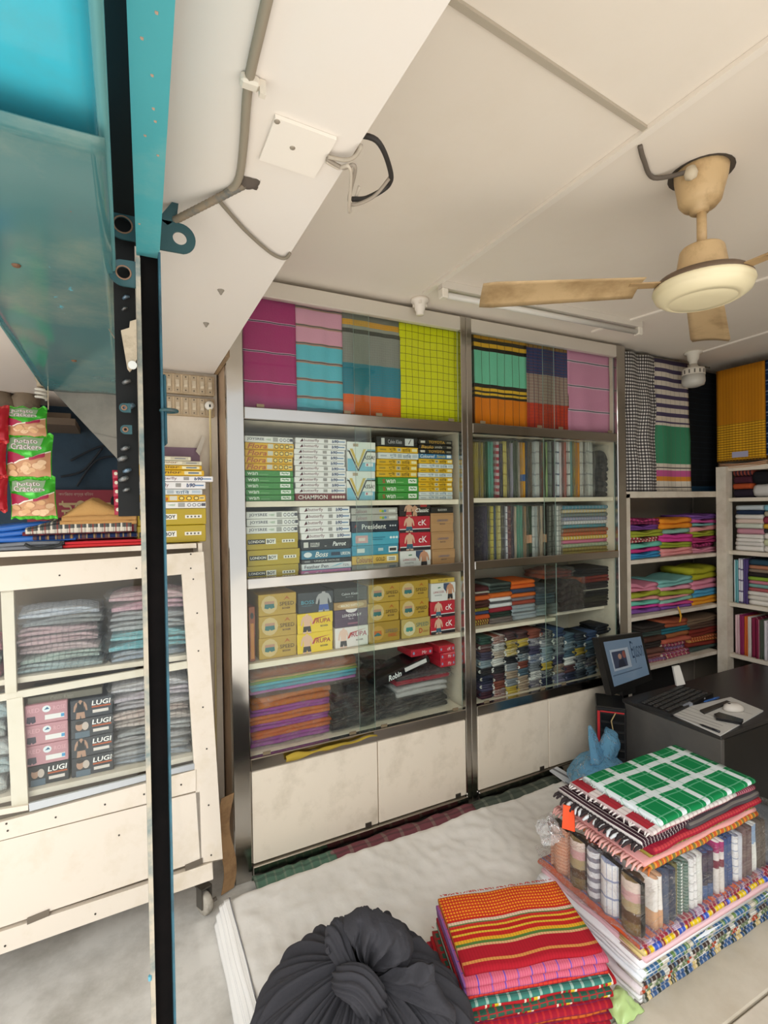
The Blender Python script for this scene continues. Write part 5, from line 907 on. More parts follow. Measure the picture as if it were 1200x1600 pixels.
pile = [(M_TOP, .017, .372, .262, -.010, .008, 'scarlet striped cloth with orange checked end, topmost of the red pile'), (M_PCK, .034, .386, .268, -.012, 0, 'pink cloth with blue window checks, second in the red pile'), (M_RST, .018, .39, .268, -.004, 0, 'red ribbed cloth beneath the pink checked one'),
        (M_TGC, .011, .39, .27, -.008, -.003, 'thin teal checked cloth in the red pile'), (M_RGY, .020, .41, .27, .006, 0, 'red cloth with white, yellow and green stripes in the red pile'), (M_GRD, .016, .41, .28, -.012, 0, 'dark green and red checked cloth low in the red pile'),
        (M_RGY, .018, .42, .28, -.004, .004, 'lower red cloth with green and yellow stripes, near the pile base'), (M_RD2, .02, .42, .285, -.018, 0, 'crimson cloth near the base of the red pile'), (M_OR2, .016, .42, .285, -.026, .004, 'rust orange cloth, second from the red pile base'), (M_RD2, .026, .42, .29, -.02, 0, 'dark crimson cloth at the very base of the red pile')]
z = .30
RX = Vector((math.cos(R(ROTR)), math.sin(R(ROTR)), 0)); RY = Vector((-RX.y, RX.x, 0))
def tassel_mesh(n, span, ln, r, seed, spread=.012):
    """fringe along +x, falling along -y then down"""
    mb = MB(); rg = random.Random(seed)
    for i in range(n):
        x = -span / 2 + span * (i + .5) / n + rg.uniform(-.3, .3) * span / n; l_ = ln * rg.uniform(.7, 1.15); d = rg.uniform(-spread, spread)
        mb.tube([(x, 0, 0), (x + d * .4, -l_ * .5, -.002), (x + d, -l_ * .85, -l_ * .35)], [r, r * .9, r * .5], 5)
    return mb
for i, (m, h, w, d, ox, oy, lb) in enumerate(pile):
    z -= h; c = FC + RX * ox + RY * oy
    o = cloth_slab('folded_lungi', (c.x, c.y, z), w, d, h * 1.04, m, lb, 'cloth', 'folded lungis in the red pile', 2 if h > .02 else 1, i, 0, False, .006, ROTR, 0, 14, .01, .10)
    if i in (0, 3, 5):
        t = tassel_mesh(46, w * .96, .012, .0012, i); t.M = None; Mx = Matrix.Translation(c + RY * (d * .99) + Vector((0, 0, z + h * .8))) @ Matrix.Rotation(R(ROTR + 180), 4, 'Z'); t.v = [Mx @ p for p in t.v]; t.build('fringe', solid('#b8322c'), o)['kind'] = 'stuff'
# orange thread checks only at the rear half of the top cloth
def rear_check(m):
    n = m.node_tree.nodes; l = m.node_tree.links; b = n['Principled BSDF']; cur = b.inputs['Base Color'].links[0].from_socket; uv = [x for x in n if x.type == 'SEPXYZ'][0]
    def mth(op, a, v):
        q = n.new('ShaderNodeMath'); q.operation = op; (l.new(a, q.inputs[0])); (l.new(v, q.inputs[1]) if not isinstance(v, (int, float)) else setattr(q.inputs[1], 'default_value', v)); return q.outputs[0]
    s1 = mth('LESS_THAN', mth('FRACT', mth('MULTIPLY', uv.outputs[1], 24), 0), .5); s2 = mth('LESS_THAN', mth('FRACT', mth('MULTIPLY', uv.outputs[0], 42), 0), .62)
    g = mth('MULTIPLY', mth('MULTIPLY', s1, s2), mth('GREATER_THAN', uv.outputs[1], .63))
    x = n.new('ShaderNodeMix'); x.data_type = 'RGBA'; l.new(g, x.inputs[0]); l.new(cur, x.inputs[6]); x.inputs[7].default_value = lin('#eda02c'); l.new(x.outputs[2], b.inputs['Base Color'])
rear_check(M_TOP)
p = onZ(968, 1575, .1); mb = MB(); mb.grid(lambda u, v: (p.x - .03 + .09 * u, p.y - .03 + .08 * v, .092 + .03 * math.sin(u * 3.1) * math.sin(v * 3.1) + .012 * noise.noise((u * 5, v * 5, 2))), 14, 12, thick=(0, 0, -.003)); tag(mb.build('lime_packet', mat('#b7d28a', .3), None, True), 'crumpled pale lime packet wedged between the two cloth piles', 'packet')

# ================================================================== BIG RIGHT-HAND PILE
PX0, PX1, PY0, PY1 = 1.215, 1.86, .93, 1.285
BORD = lambda a, b, c, s_: fabric(a, None, (('u', 6, .1 * s_, .3, b, 1), ('u', 9, .23 * s_, .2, c, .95), ('v', 9, 0, .45, '#2b2a34', .35)))
tw = [('#e9e7e8', '#3f5c86', '#c9b27a', '#2f3a34', .022, 'white towel with blue patterned border, lowest of the towel stack'), ('#e3d8da', '#6a7a58', '#a8482c', '#d8d0c0', .02, 'off-white towel with green border, second up in the towel stack'), ('#eef0f2', '#4a3c34', '#d9d6cc', '#3a5a7a', .024, 'white towel with brown border, third up in the towel stack'), ('#e8ecf0', '#3f6a94', '#c9c2b0', '#6a8a4c', .024, 'bluish white towel with blue border in the towel stack'),
      ('#f0f1f4', '#7a2434', '#e0b82c', '#2a2a30', .026, 'white towel with wine border in the towel stack'), ('#e4bcc2', '#e2c01c', '#3f5cc0', '#8a2c34', .03, 'pink towel with yellow and blue border near the stack top'), ('#c9562c', '#9c3042', '#b8a0b8', '#57508a', .016, 'orange and violet striped cloth topping the towel stack')]
z = .088
for i, (c, b1, b2, b3, h, lb) in enumerate(tw):
    mb = MB(); w = PY1 - PY0 + .03; M = Matrix.Translation((PX0 - .012 + .006 * (i % 3), (PY0 + PY1) / 2, z)) @ Matrix.Rotation(R(-90), 4, 'Z')
    mb.M = M; mb.fold(w, PX1 - PX0 + .02, h * 1.06, 2 if h > .02 else 1, i, .007, 14, jit=.016)
    m0 = solid(c) if i != 6 else fabric('#c9562c', None, (('v', 24, 0, .3, '#57508a', .9), ('v', 12, .3, .2, '#8a3a44', .8)))
    o = tag(mb.build('folded_towel', m0, None, True), lb, 'towel', 'towels under the bag of lungis')
    m2 = MB(); m2.M = Matrix.Translation(((PX0 + PX1) / 2 + .01, PY0 - .02 - .004 * (i % 2), z + .001)); m2.fold(PX1 - PX0 - .0, .09, h * 1.04, 2, i + 1, .005, 14, jit=.01)
    m2.build('woven_border', fabric(b1, None, (('u', 6, .13 * i, .28, b2, 1), ('u', 11, .37 * i, .25, b3, .95), ('u', 37, 0, .3, '#e8e4dc', .35), ('v', 14, 0, .3, '#2b2a34', .3))), o, True)
    z += h
ZBAG = z + .002
# upright lungis in the clear bag
def sp_front(lst, y, zb, zt):
    tot = sum(q[0] for q in lst); x = PX0 + .075; sc_ = (PX1 - .01 - x) / tot
    for i, (w, c, lb) in enumerate(lst):
        ww = w * sc_; cloth_slab('upright_lungi', (x + ww / 2, y + rnd.uniform(0, .006), zb), zt - zb + rnd.uniform(-.008, .003), .2, ww * .96, c if not isinstance(c, str) else solid(c), f'{lb} in the clear bag under the checked cloths', 'cloth', 'lungis packed in the big clear bag', 2 if ww > .03 else 1, i, 0, True, .003); x += ww
WC = lambda l1, fu=6, fv=4: fabric('#e6e5e4', None, (('u', fu, 0, .12, l1, .9), ('v', fv, 0, .12, l1, .8)))
GCH = fabric('#e4e8e4', None, (('u', 16, 0, .5, '#2f5a4a', .8), ('v', 7, 0, .5, '#2f5a4a', .8)))
PIC = fabric('#8a7050', ('u', 1, [(0, '#7a6238'), (.22, '#5a4028'), (.42, '#a8946a'), (.62, '#c89a98'), (.8, '#d8c4b8')]))
sp_front([(42, fabric('#e2d8cc', ('u', 1, [(0, '#d0a078'), (.35, '#e6e2dc')])), 'cream and tan folded lungi'), (52, fabric('#4a5468', None, (('v', 6, 0, .3, '#2e3444', .8),)), 'slate blue folded lungi'), (16, '#6e6a40', 'thin olive folded lungi'), (44, GCH, 'green and white gingham lungi'), (36, WC('#b0b0b0'), 'white folded lungi with pale lime edge'), (28, '#d9dad4', 'ivory folded lungi'), (60, fabric('#3a3448', ('u', 1, [(0, '#46608a'), (.3, '#32303e'), (.6, '#403446')])), 'navy folded lungi'), (38, fabric('#8a3048', ('u', 1, [(0, '#dcd6d0'), (.5, '#7a3040'), (.65, '#d8d0cc'), (.8, '#a03a6a')])), 'magenta and white folded lungi'), (56, '#3f5584', 'royal blue folded lungi'), (22, WC('#8a96b0'), 'white folded lungi with blue lines'), (22, '#c9ccd4', 'silver folded lungi'), (46, '#6e5a58', 'brown grey folded lungi'), (34, fabric('#b9c8d8', ('u', 1, [(0, '#e0e2dc'), (.6, '#8fa8c4')])), 'pale blue folded lungi'), (40, '#5c5248', 'dark taupe folded lungi')], PY0 - .012, ZBAG, ZBAG + .152)
ys = [PY1 - .02, PY1 - .10, PY1 - .165, PY1 - .215, PY1 - .285, PY0 + .0]
for i, (m, lb) in enumerate(((fabric('#d8906a', None, (('v', 9, 0, .3, '#e8d8c0', .8), ('u', 14, 0, .3, '#b86040', .5))), 'orange patterned pack at the rear'), (PIC, 'brown pictorial pack behind the striped one'), (fabric('#e2e2e4', None, (('u', 5, 0, .45, '#6a6878', .9), ('v', 30, 0, .2, '#b0b0b8', .5))), 'grey and white striped pack'), (WC('#8a96b8', 3, 3), 'white pack with blue window check'), (PIC, 'brown pictorial pack at the near corner'))):
    ya, yb = ys[i], ys[i + 1]; mb = MB(); hh = .15
    mb.M = Matrix.Translation((PX0 + .005, (ya + yb) / 2, ZBAG)) @ Matrix.Rotation(R(-90), 4, 'Z') @ Matrix.Translation((0, 0, hh / 2)) @ Matrix.Rotation(R(-90), 4, 'Y') @ Matrix.Translation((0, 0, -abs(ya - yb) / 2)); mb.fold(hh, .06, abs(ya - yb) * .95, 1, i, .002)
    tag(mb.build('upright_lungi', m, None, True), f'{lb} in the clear bag, broad side out', 'cloth', 'broad packs in the big clear bag')
cb = tag(empty('clear_bag', ((PX0 + PX1) / 2, (PY0 + PY1) / 2, ZBAG)), 'large clear polythene bag packed with upright lungis, on the towels', 'plastic bag')
wrap(cb, ((PX0 + PX1) / 2, PY0 - .022, ZBAG - .002), PX1 - PX0 + .03, PY1 - PY0 + .03, .156, name='bag_film')
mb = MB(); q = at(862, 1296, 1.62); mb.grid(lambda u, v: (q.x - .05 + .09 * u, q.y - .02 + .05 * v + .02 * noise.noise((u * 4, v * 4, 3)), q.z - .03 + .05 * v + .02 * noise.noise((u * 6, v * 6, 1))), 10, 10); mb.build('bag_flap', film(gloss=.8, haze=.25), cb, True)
# gamcha stack on top
ZG = ZBAG + .158
def gam(i, z, h, x0, x1, y0, y1, m, lb, leaves=1, fringe=None, amp=.006, slump=.0, seed=None):
    o = cloth_slab('folded_gamcha', ((x0 + x1) / 2, y0, z), x1 - x0, y1 - y0, h * 1.05, m, lb, 'cloth', 'cloths on top of the clear bag', leaves, i if seed is None else seed, 0, False, amp, 0, 0, 16, .012, slump)
    if fringe:
        c, n_, ln, r_ = fringe; t = tassel_mesh(n_, (y1 - y0) * .96, ln, r_, i); Mx = Matrix.Translation((x0 + .004, (y0 + y1) / 2, z + h * .45)) @ Matrix.Rotation(R(-90), 4, 'Z'); t.v = [Mx @ p for p in t.v]; t.build('fringe', solid(c), o, True)['kind'] = 'stuff'
    return o
OGP = fabric('#c05a2c', None, (('u', 17, 0, .4, '#3f7a4a', .7), ('u', 29, .2, .3, '#d8a83c', .7), ('v', 11, 0, .4, '#8a2434', .5)))
gam(0, ZG, .018, 1.30, 1.835, .928, 1.265, OGP, 'orange and green woven cloth lowest on the clear bag', fringe=('#c8743c', 26, .03, .004))
gam(1, ZG + .018, .014, 1.268, 1.825, .938, 1.27, solid('#e0a09c'), 'pink fringed cloth, second on the clear bag', fringe=('#e8b0a8', 30, .034, .0045))
gam(2, ZG + .032, .016, 1.31, 1.825, .932, 1.26, fabric('#6a6a3c', None, (('v', 10, 0, .4, '#3f7a4a', .8), ('u', 26, 0, .3, '#c8b04a', .5))), 'olive cloth above the pink fringed one')
BWS = fabric('#3d2730', None, (('u', 26, 0, .14, '#e4dcd8', .9),))
gam(3, ZG + .048, .020, 1.30, 1.83, .926, 1.255, fabric('#9c1f34', None, (('v', 7, 0, .25, '#c84a4a', .6), ('u', 40, 0, .3, '#7a1828', .5))), 'crimson cloth in the middle of the top stack', leaves=1)
gam(4, ZG + .066, .026, 1.262, 1.60, .936, 1.262, BWS, 'dark maroon cloth with thin white stripes and tassels', leaves=2, fringe=('#3a3234', 24, .036, .0055), slump=.18)
t = tassel_mesh(9, .24, .026, .0065, 5); Mx = Matrix.Translation((1.258, 1.09, ZG + .075)) @ Matrix.Rotation(R(-90), 4, 'Z'); t.v = [Mx @ p for p in t.v]; tag(t.build('white_tassel_row', solid('#d9dde0'), None, True), 'row of white tassels along the striped maroon cloth', 'tassel')['kind'] = 'stuff'
gam(5, ZG + .068, .022, 1.46, 1.83, .93, 1.25, fabric('#4a4448', None, (('v', 9, 0, .3, '#7a746c', .7),)), 'charcoal cloth beneath the checked ones', seed=1)
gam(6, ZG + .092, .013, 1.33, 1.825, .93, 1.25, fabric('#8a2f4a', None, (('v', 12, 0, .35, '#d8b84a', .7), ('u', 50, 0, .4, '#d8c8c0', .35))), 'plum and gold edged cloth under the red check')
RWK = fabric('#a32b36', None, (('u', 5, .2, .22, '#e0d4d4', .85), ('v', 3, .1, .3, '#e0dcd8', .85), ('u', 20, 0, .3, '#7a1c26', .3)))
gam(7, ZG + .104, .012, 1.295, 1.70, .930, 1.24, RWK, 'red and white checked cloth with white fringe', fringe=('#e4dcd8', 22, .022, .003))
GWK = fabric('#128048', None, (('u', 4.3, .1, .20, '#dfe8ea', .92), ('v', 2.6, .12, .20, '#dfe8ea', .92), ('u', 8.6, .55, .07, '#6fb894', .6), ('v', 5.2, .55, .08, '#6fb894', .6)))
gam(8, ZG + .116, .016, 1.335, 1.815, .925, 1.225, GWK, 'green and white checked cloth on the very top', fringe=('#cfe0d4', 20, .012, .002), amp=.004)
q = at(886, 1276, 1.66); mb = MB(); mb.prism([at(880, 1258, 1.62), at(897, 1262, 1.62), at(898, 1300, 1.60), at(878, 1294, 1.60)], (.004, .002, 0)); tag(mb.build('orange_tag', mat('#f0501c', .6)), 'bright orange tag hanging by the tassels', 'tag')
# things at the sill end
for i, (z0, h, c, lb) in enumerate(((.076, .055, fabric('#6a1f28', None, (('u', 9, 0, .2, '#a83a3c', .6),)), 'dark red folded cloth on the sill behind the big pile'), (.132, .03, '#cfc4b4', 'cream folded cloth on the dark red one'), (.163, .05, '#6f757c', 'grey wrapped cloth topping the short sill stack'))):
    pack((2.13, .965, z0 + .02), .30, .26, h, c, lb, 'short stack on the sill', seed=i, f=FILM if i == 2 else FILM)

# ================================================================== BLUE CARRIER BAG
bg_ = tag(empty('carrier_bag', (2.02, 1.69, .09)), 'translucent blue carrier bag with knotted handles beside the desk', 'plastic bag')
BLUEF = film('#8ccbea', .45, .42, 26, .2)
mb = MB(); cx_, cy_ = 1.985, 1.70
def bag(u, v):
    a = u * 6.2832; r = .155 * (math.sin(min(1, .12 + v * 1.05) * 3.0)) ** .55 * (1 - .42 * v) + .01; nn = noise.noise((math.cos(a) * 1.6, math.sin(a) * 1.6, v * 3)); n2 = noise.noise((math.cos(a) * 5, math.sin(a) * 5, v * 5))
    r *= 1 + .16 * nn + .05 * n2
    return (cx_ + math.cos(a) * r * 1.05, cy_ + math.sin(a) * r * .9, .092 + .20 * v + .008 * n2)
mb.grid(bag, 48, 20); mb.build('bag_body', BLUEF, bg_, True)
mb = MB(); mb.tube(spline([(cx_ - .05, cy_ - .03, .25), (cx_ - .055, cy_ - .02, .31), (cx_ - .05, cy_, .36), (cx_ - .055, cy_ + .01, .40)], 6), rad([.055, .036, .026, .008], 6), 20, pleat=.16, pk=5, flat=.5); mb.build('handle', BLUEF, bg_, True)
mb = MB(); mb.tube(spline([(cx_ + .0, cy_ - .03, .25), (cx_ + .05, cy_ - .02, .31), (cx_ + .09, cy_, .32), (cx_ + .11, cy_, .27)], 6), rad([.05, .05, .042, .02], 6), 20, pleat=.14, pk=5, flat=.6); mb.build('handle', BLUEF, bg_, True)
for i, (x, y, z_, w, d, h, c, lb) in enumerate(((1.985, 1.63, .094, .16, .13, .05, '#c9d6de', 'pale packet inside the blue carrier bag, lowest'), (1.985, 1.64, .146, .15, .12, .05, '#9cc4da', 'light blue cloth inside the carrier bag'))):
    cloth_slab('bagged_cloth', (x, y, z_), w, d, h, solid(c), lb, 'cloth', None, 2, i, amp=.008)

# ================================================================== WHEELED SHOWCASE
SO = Vector((0, 1.84, .13)); ST = Vector((0, .14, 1.17)).normalized(); SN = Vector((0, ST.z, -ST.y))   # slanted front: up the slope, and inward
def sp_(px, py, off=0.0):
    d = ray(px, py); t = (SO + SN * off - EYE).dot(SN) / d.dot(SN); return EYE + d * t
sh = tag(empty('showcase', (-.17, 1.98, 0)), 'cream wooden showcase with slanted glass front, standing on castors', 'showcase')
WB = mat("#e4d8c8", .55, bump=.12, dirt='#d3c4ab', dscale=7, dlo=.5, dhi=.8)
def board(name, pts, thick=.02, proud=0.0, m=WB, parent=None):
    P = [sp_(x, y, -proud) for x, y in pts]; mb = MB(); mb.prism(P, SN * thick); return mb.build(name, m, parent or sh)
tr_ = board('top_rail', [(-60, 889), (318, 862), (320, 894), (-60, 930)], .022, .004)
st_ = board('corner_stile', [(284, 897), (320, 894), (348, 1342), (313, 1349)], .022)
ms_ = board('shelf_edge', [(-60, 1096), (294, 1033), (294, 1044), (-60, 1107)], .02, -.016)
is_ = board('inner_stile', [(1, 925), (21, 922), (26, 1082), (8, 1085)], .02, -.012); is2 = board('inner_stile', [(10, 1094), (35, 1089), (44, 1256), (18, 1262)], .02, -.012)
br_ = board('lower_rail', [(-60, 1301), (306, 1203), (306, 1236), (-60, 1329)], .022, .004)
lp_ = board('flap_panel', [(-60, 1330), (312, 1237), (315, 1344), (-60, 1470)], .018)
bb_ = board('base_board', [(-60, 1476), (331, 1348), (333, 1374), (-60, 1513)], .022, .003)
board('metal_track', [(45, 1256), (230, 1210), (230, 1219), (46, 1268)], .012, .0, mat('#b8bcc0', .3, .8)); board('metal_track', [(260, 1204), (304, 1193), (304, 1202), (260, 1212)], .012, 0, mat('#b8bcc0', .3, .8))
board('left_bay_sill', [(-60, 1275), (44, 1258), (44, 1266), (-60, 1285)], .02, .0)
SC = mat('#4a443c', .5, .5)
def screws(parent, pts, proud):
    for x, y in pts:
        c = sp_(x, y, -proud); mb = MB(); a1 = Vector((1, 0, 0))
        mb.prism([c + a1 * (math.cos(R(k * 45)) * .0030) + ST * (math.sin(R(k * 45)) * .0030) for k in range(8)], -SN * .0012); mb.build('screw', SC, parent)
screws(tr_, [(93, 899), (213, 888), (298, 888), (298, 866)], .0042)
screws(st_, [(302, 905), (308, 958), (310, 1017), (317, 1105), (323, 1170), (326, 1258), (330, 1336)], .0002)
screws(br_, [(10, 1287), (12, 1298), (87, 1277), (164, 1257), (225, 1241), (283, 1226)], .0042)
screws(lp_, [(186, 1305)], .0002); screws(bb_, [(8, 1478), (149, 1428)], .0032)
for (x, y) in ((60, 1433), (303, 1351)):
    c = sp_(x, y, -.0005); mb = MB(); mb.prism([c + Vector((-.028, 0, 0)) - ST * .010, c + Vector((.028, 0, 0)) - ST * .004, c + Vector((.028, 0, 0)) + ST * .014, c + Vector((-.028, 0, 0)) + ST * .008], -SN * .004); mb.build('hinge', mat('#7a7064', .45, .7), lp_)
SX0, SX1 = -.62, .246
mb = MB(); mb.prism([(SX1 - .014, 1.995, 1.325), (SX1 - .014, 2.165, 1.325), (SX1 - .014, 2.165, .15), (SX1 - .014, 1.87, .15)], (.014, 0, 0)); mb.build('side_panel', WB, sh)
boxo('back_panel', mat('#8a7c6c', .85), (SX0, SX1 - .014, 2.155, 2.168, .15, 1.325), sh); boxo('top_board', WB, (SX0, SX1 - .02, 1.995, 2.168, 1.308, 1.325), sh)
boxo('middle_shelf', WB, (SX0, SX1 - .014, 1.975, 2.155, .905, .922), sh); boxo('lower_shelf', WB, (SX0, SX1 - .014, 1.93, 2.155, .555, .572), sh); boxo('bottom_board', WB, (SX0, SX1 - .014, 1.885, 2.155, .15, .168), sh)
mb = MB(); P = [sp_(x, y, .008) for x, y in ((-58, 930), (290, 896), (308, 1204), (-58, 1300))]; mb.prism(P, SN * .003); mb.build('glass_pane', glass('#fbfdfc', .0), sh)
wl = tag(empty('castor_wheel', (.228, 1.925, 0)), 'grey castor wheel under the corner of the wheeled showcase', 'wheel'); wl.parent = None
mb = MB(); mb.M = Matrix.Translation((.222, 1.92, .038)) @ Matrix.Rotation(R(25), 4, 'Z') @ Matrix.Rotation(R(90), 4, 'Y'); mb.lathe([(.012, -.014), (.034, -.014), (.038, -.009), (.038, .009), (.034, .014), (.012, .014)], 24); mb.build('tyre', mat('#b8b0a2', .7, dirt='#7a7266', dscale=20), wl, True)
mb = MB(); mb.M = Matrix.Translation((.222, 1.92, .038)) @ Matrix.Rotation(R(25), 4, 'Z'); mb.box(-.021, -.017, -.014, .02, -.01, .06); mb.box(.017, .021, -.014, .02, -.01, .06); mb.box(-.021, .021, -.014, .03, .056, .062); mb.build('fork', mat('#6f6a62', .4, .7), wl)
mb = MB(); mb.M = Matrix.Translation((.25, 1.918, .038)) @ Matrix.Rotation(R(25), 4, 'Z'); mb.tube([(-.006, 0, 0), (.012, 0, 0)], .007, 8); mb.build('axle_nut', mat('#8a857c', .4, .8), wl)
tag(wl, wl['label'], 'wheel')
# shirts in polythene behind the glass
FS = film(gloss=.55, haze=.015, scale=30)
def sh_pack(x0, x1, y0, y1, c, lb, grp, Y=1.995, d=.13, shelf=None):
    A, B = onY(x0, (y0 + y1) / 2, Y), onY(x1, (y0 + y1) / 2, Y); zt = onY((x0 + x1) / 2, y0, Y).z; zb = onY((x0 + x1) / 2, y1, Y).z
    pack(((A.x + B.x) / 2, Y, zb if shelf is None else shelf), B.x - A.x, d, zt - zb, c, lb, grp, leaves=2, seed=int(x0 + y0) % 4, f=FS, amp=.008, slump=.25, name='wrapped_shirt', cat='shirt')
def SHM(b, l1):
    b, l1 = ['#' + ''.join('%02x' % int(int(h[i:i + 2], 16) * .62 + 255 * .38) for i in (1, 3, 5)) for h in (b, l1)]
    m = fabric(b, None, (('u', 13, 0, .25, l1, .45), ('v', 9, 0, .2, l1, .4)), bump=.8)
    p = m.node_tree.nodes['Principled BSDF']; n = m.node_tree.nodes; l = m.node_tree.links
    if p.inputs['Coat Weight'].default_value == 0:      # the bag clings to the shirt: a glossy skin with creases
        p.inputs['Coat Weight'].default_value = 1.0; p.inputs['Coat Roughness'].default_value = .12
        tc = n.new('ShaderNodeTexCoord'); t = n.new('ShaderNodeTexNoise'); t.inputs['Scale'].default_value = 45; t.inputs['Detail'].default_value = 2; t.inputs['Distortion'].default_value = 2.0; l.new(tc.outputs['Object'], t.inputs['Vector'])
        bp = n.new('ShaderNodeBump'); bp.inputs['Strength'].default_value = 1; bp.inputs['Distance'].default_value = .02; l.new(t.outputs['Fac'], bp.inputs['Height']); l.new(bp.outputs['Normal'], p.inputs['Coat Normal'])
    return m
def col_packs(x0, x1, y0, y1, sl, shelf_z, items, where, grp, Y, d=.13):
    n = len(items); A, B = onY(x0, (y0 + y1) / 2, Y), onY(x1, (y0 + y1) / 2, Y); zt = onY((x0 + x1) / 2, y0, Y).z; h = (zt - shelf_z) / n
    for i, (c, l1, nm_) in enumerate(items):
        z = shelf_z + h * (n - 1 - i); w = (B.x - A.x) * rnd.uniform(.93, 1.05)
        pack(((A.x + B.x) / 2 + rnd.uniform(-.006, .006), Y + rnd.uniform(-.006, .006), z), w, d, h * .92, SHM(c, l1), f'{nm_} wrapped shirt, {nth(i)} {where}'.replace('of the lower', 'of lower'), grp, leaves=2, seed=i, f=FS, amp=.016, slump=.42, rot=rnd.uniform(-5, 5), name='wrapped_shirt', cat='shirt')
G_ = 'wrapped shirts in the showcase'
col_packs(28, 158, 948, 1068, 0, .923, [('#d4dcf0', '#98a4c0', 'bluish white'), ('#7f8284', '#5a5c60', 'dark grey'), ('#e0a9b0', '#8f5a68', 'pink'), ('#d9a4ac', '#6a3f4c', 'dusty pink'), ('#d8b0b6', '#7a5a62', 'mauve'), ('#b4ccbe', '#2f5a50', 'green leaf printed'), ('#a6c4c8', '#2f5064', 'grey blue printed')], 'of the first upper showcase stack', G_, 2.0)
col_packs(172, 292, 922, 1042, 0, .923, [('#f0b4bc', '#d08a98', 'rose pink'), ('#e29ab0', '#b87088', 'deep pink'), ('#a8abb0', '#85888e', 'grey'), ('#b0b4b8', '#8f9298', 'silver grey'), ('#5cc8d4', '#a8e4ea', 'turquoise'), ('#4cbccc', '#9cdce6', 'deep turquoise'), ('#a0b0c8', '#6a7a98', 'pale blue')], 'of the upper post-side stack', G_, 2.0)
col_packs(176, 298, 1062, 1196, 0, .573, [('#dcd6dc', '#a8a0ac', 'pearl'), ('#ccb8c6', '#8a7088', 'lilac grey'), ('#c0b4ba', '#9a8c94', 'pale lilac'), ('#e0bcae', '#8f5f58', 'peach grey'), ('#dcc4b8', '#7f5f58', 'beige'), ('#9b9c9e', '#6f7074', 'grey'), ('#a8a2a4', '#787276', 'stone'), ('#8d8f95', '#6a6c74', 'slate'), ('#8896a8', '#5a6a80', 'steel blue')], 'of the lower post-side stack', G_, 1.96)
col_packs(-30, 2, 1000, 1085, 0, .923, [('#b8405c', '#8a2c44', 'crimson'), ('#8fa0a0', '#5a6a6a', 'teal grey'), ('#c23a58', '#8a2c44', 'rose red')], 'of the stack at the showcase far end', G_, 2.0)
col_packs(-40, 12, 1100, 1235, 0, .573, [('#9fc0c8', '#6a8a94', 'pale aqua'), ('#b9c4bc', '#7a8a80', 'sage grey'), ('#dfe2de', '#9fb0b4', 'white printed'), ('#b0c8cc', '#6a98a0', 'aqua printed'), ('#dadcd8', '#8a9ca0', 'off-white printed')], 'of the lower stack at the showcase far end', G_, 1.96)
LUG = [('r', '#b5562c', .5, .48, .96, .56), ('r', '#d9cfc8', .52, .2, .9, .36), ('t', 'LUGI', '#f2efec', .5, .6, .96, .86, .12, .02), ('shape', TORSO, '#b08a74', .05, .0, .42, .98), ('shape', [(.3, .9), (.4, .9), (.5, .75), (.6, .9), (.7, .9), (.74, .35), (.26, .35)], '#23262a', .05, .0, .42, .98)]
LUGF = [('r', '#b5562c', .5, .48, .96, .56), ('r', '#d9cfc8', .52, .2, .9, .36), ('t', 'LUGI', '#f2efec', .5, .6, .96, .86, .12, .02), ('c', '#b08a74', .2, .62, .09, .24), ('c', '#c4b4aa', .34, .6, .08, .22), ('c', '#2a2422', .2, .8, .09, .1), ('r', '#5a6a78', .1, .0, .44, .32)]
PNKB = [('t', 'RED', '#d9a8b0', .06, .62, .34, .82, 0, .01), ('c', '#dfe4e8', .5, .72, .10, .17), ('p', '#3a6a8c', [(.44, .68), (.52, .82), (.57, .70)]), ('t', 'ROSE', '#d9a8b0', .66, .62, .95, .82, 0, .01), ('shape', BRIEF, '#4a4450', .02, .02, .26, .5), ('r', '#e6e2e0', .46, .18, .92, .42), ('r', '#4a98c8', .84, .22, .92, .38)]
def show_boxes(x0, x1, y0, y1, n, kinds, body, where, Y=1.955):
    A, B = onY(x0, (y0 + y1) / 2, Y), onY(x1, (y0 + y1) / 2, Y); zt = onY((x0 + x1) / 2, y0, Y).z; zb = .573; h = (zt - zb) / n
    for i in range(n): garment_box(A.x, B.x, zb + h * (n - 1 - i), zb + h * (n - i) - .0012, body[i], kinds[i], f'{"pink" if body[i] == "#c08c94" else "dark grey"} garment box, {nth(i)} {where}', 'garment boxes in the showcase', Y, .18, None)
show_boxes(40, 107, 1098, 1246, 4, [PNKB, PNKB, PNKB, LUGF], ['#c08c94', '#c08c94', '#c08c94', '#2f3033'], 'of the pink showcase stack')
show_boxes(111, 177, 1090, 1234, 4, [LUG, LUGF, LUG, LUGF], ['#3a3c42', '#3a3c42', '#3a3c42', '#33353b'], 'of the dark showcase stack')
q = onY(60, 1088, 1.97); garment_box(onY(42, 1088, 1.97).x, onY(160, 1080, 1.97).x, onY(100, 1088, 1.97).z - .012, onY(100, 1088, 1.97).z + .012, '#6d675a', [('t', 'Calvin Klein', '#8f897c', .3, .2, .6, .8)], 'flat olive grey box laid across both showcase box stacks', None, 1.97, .16)
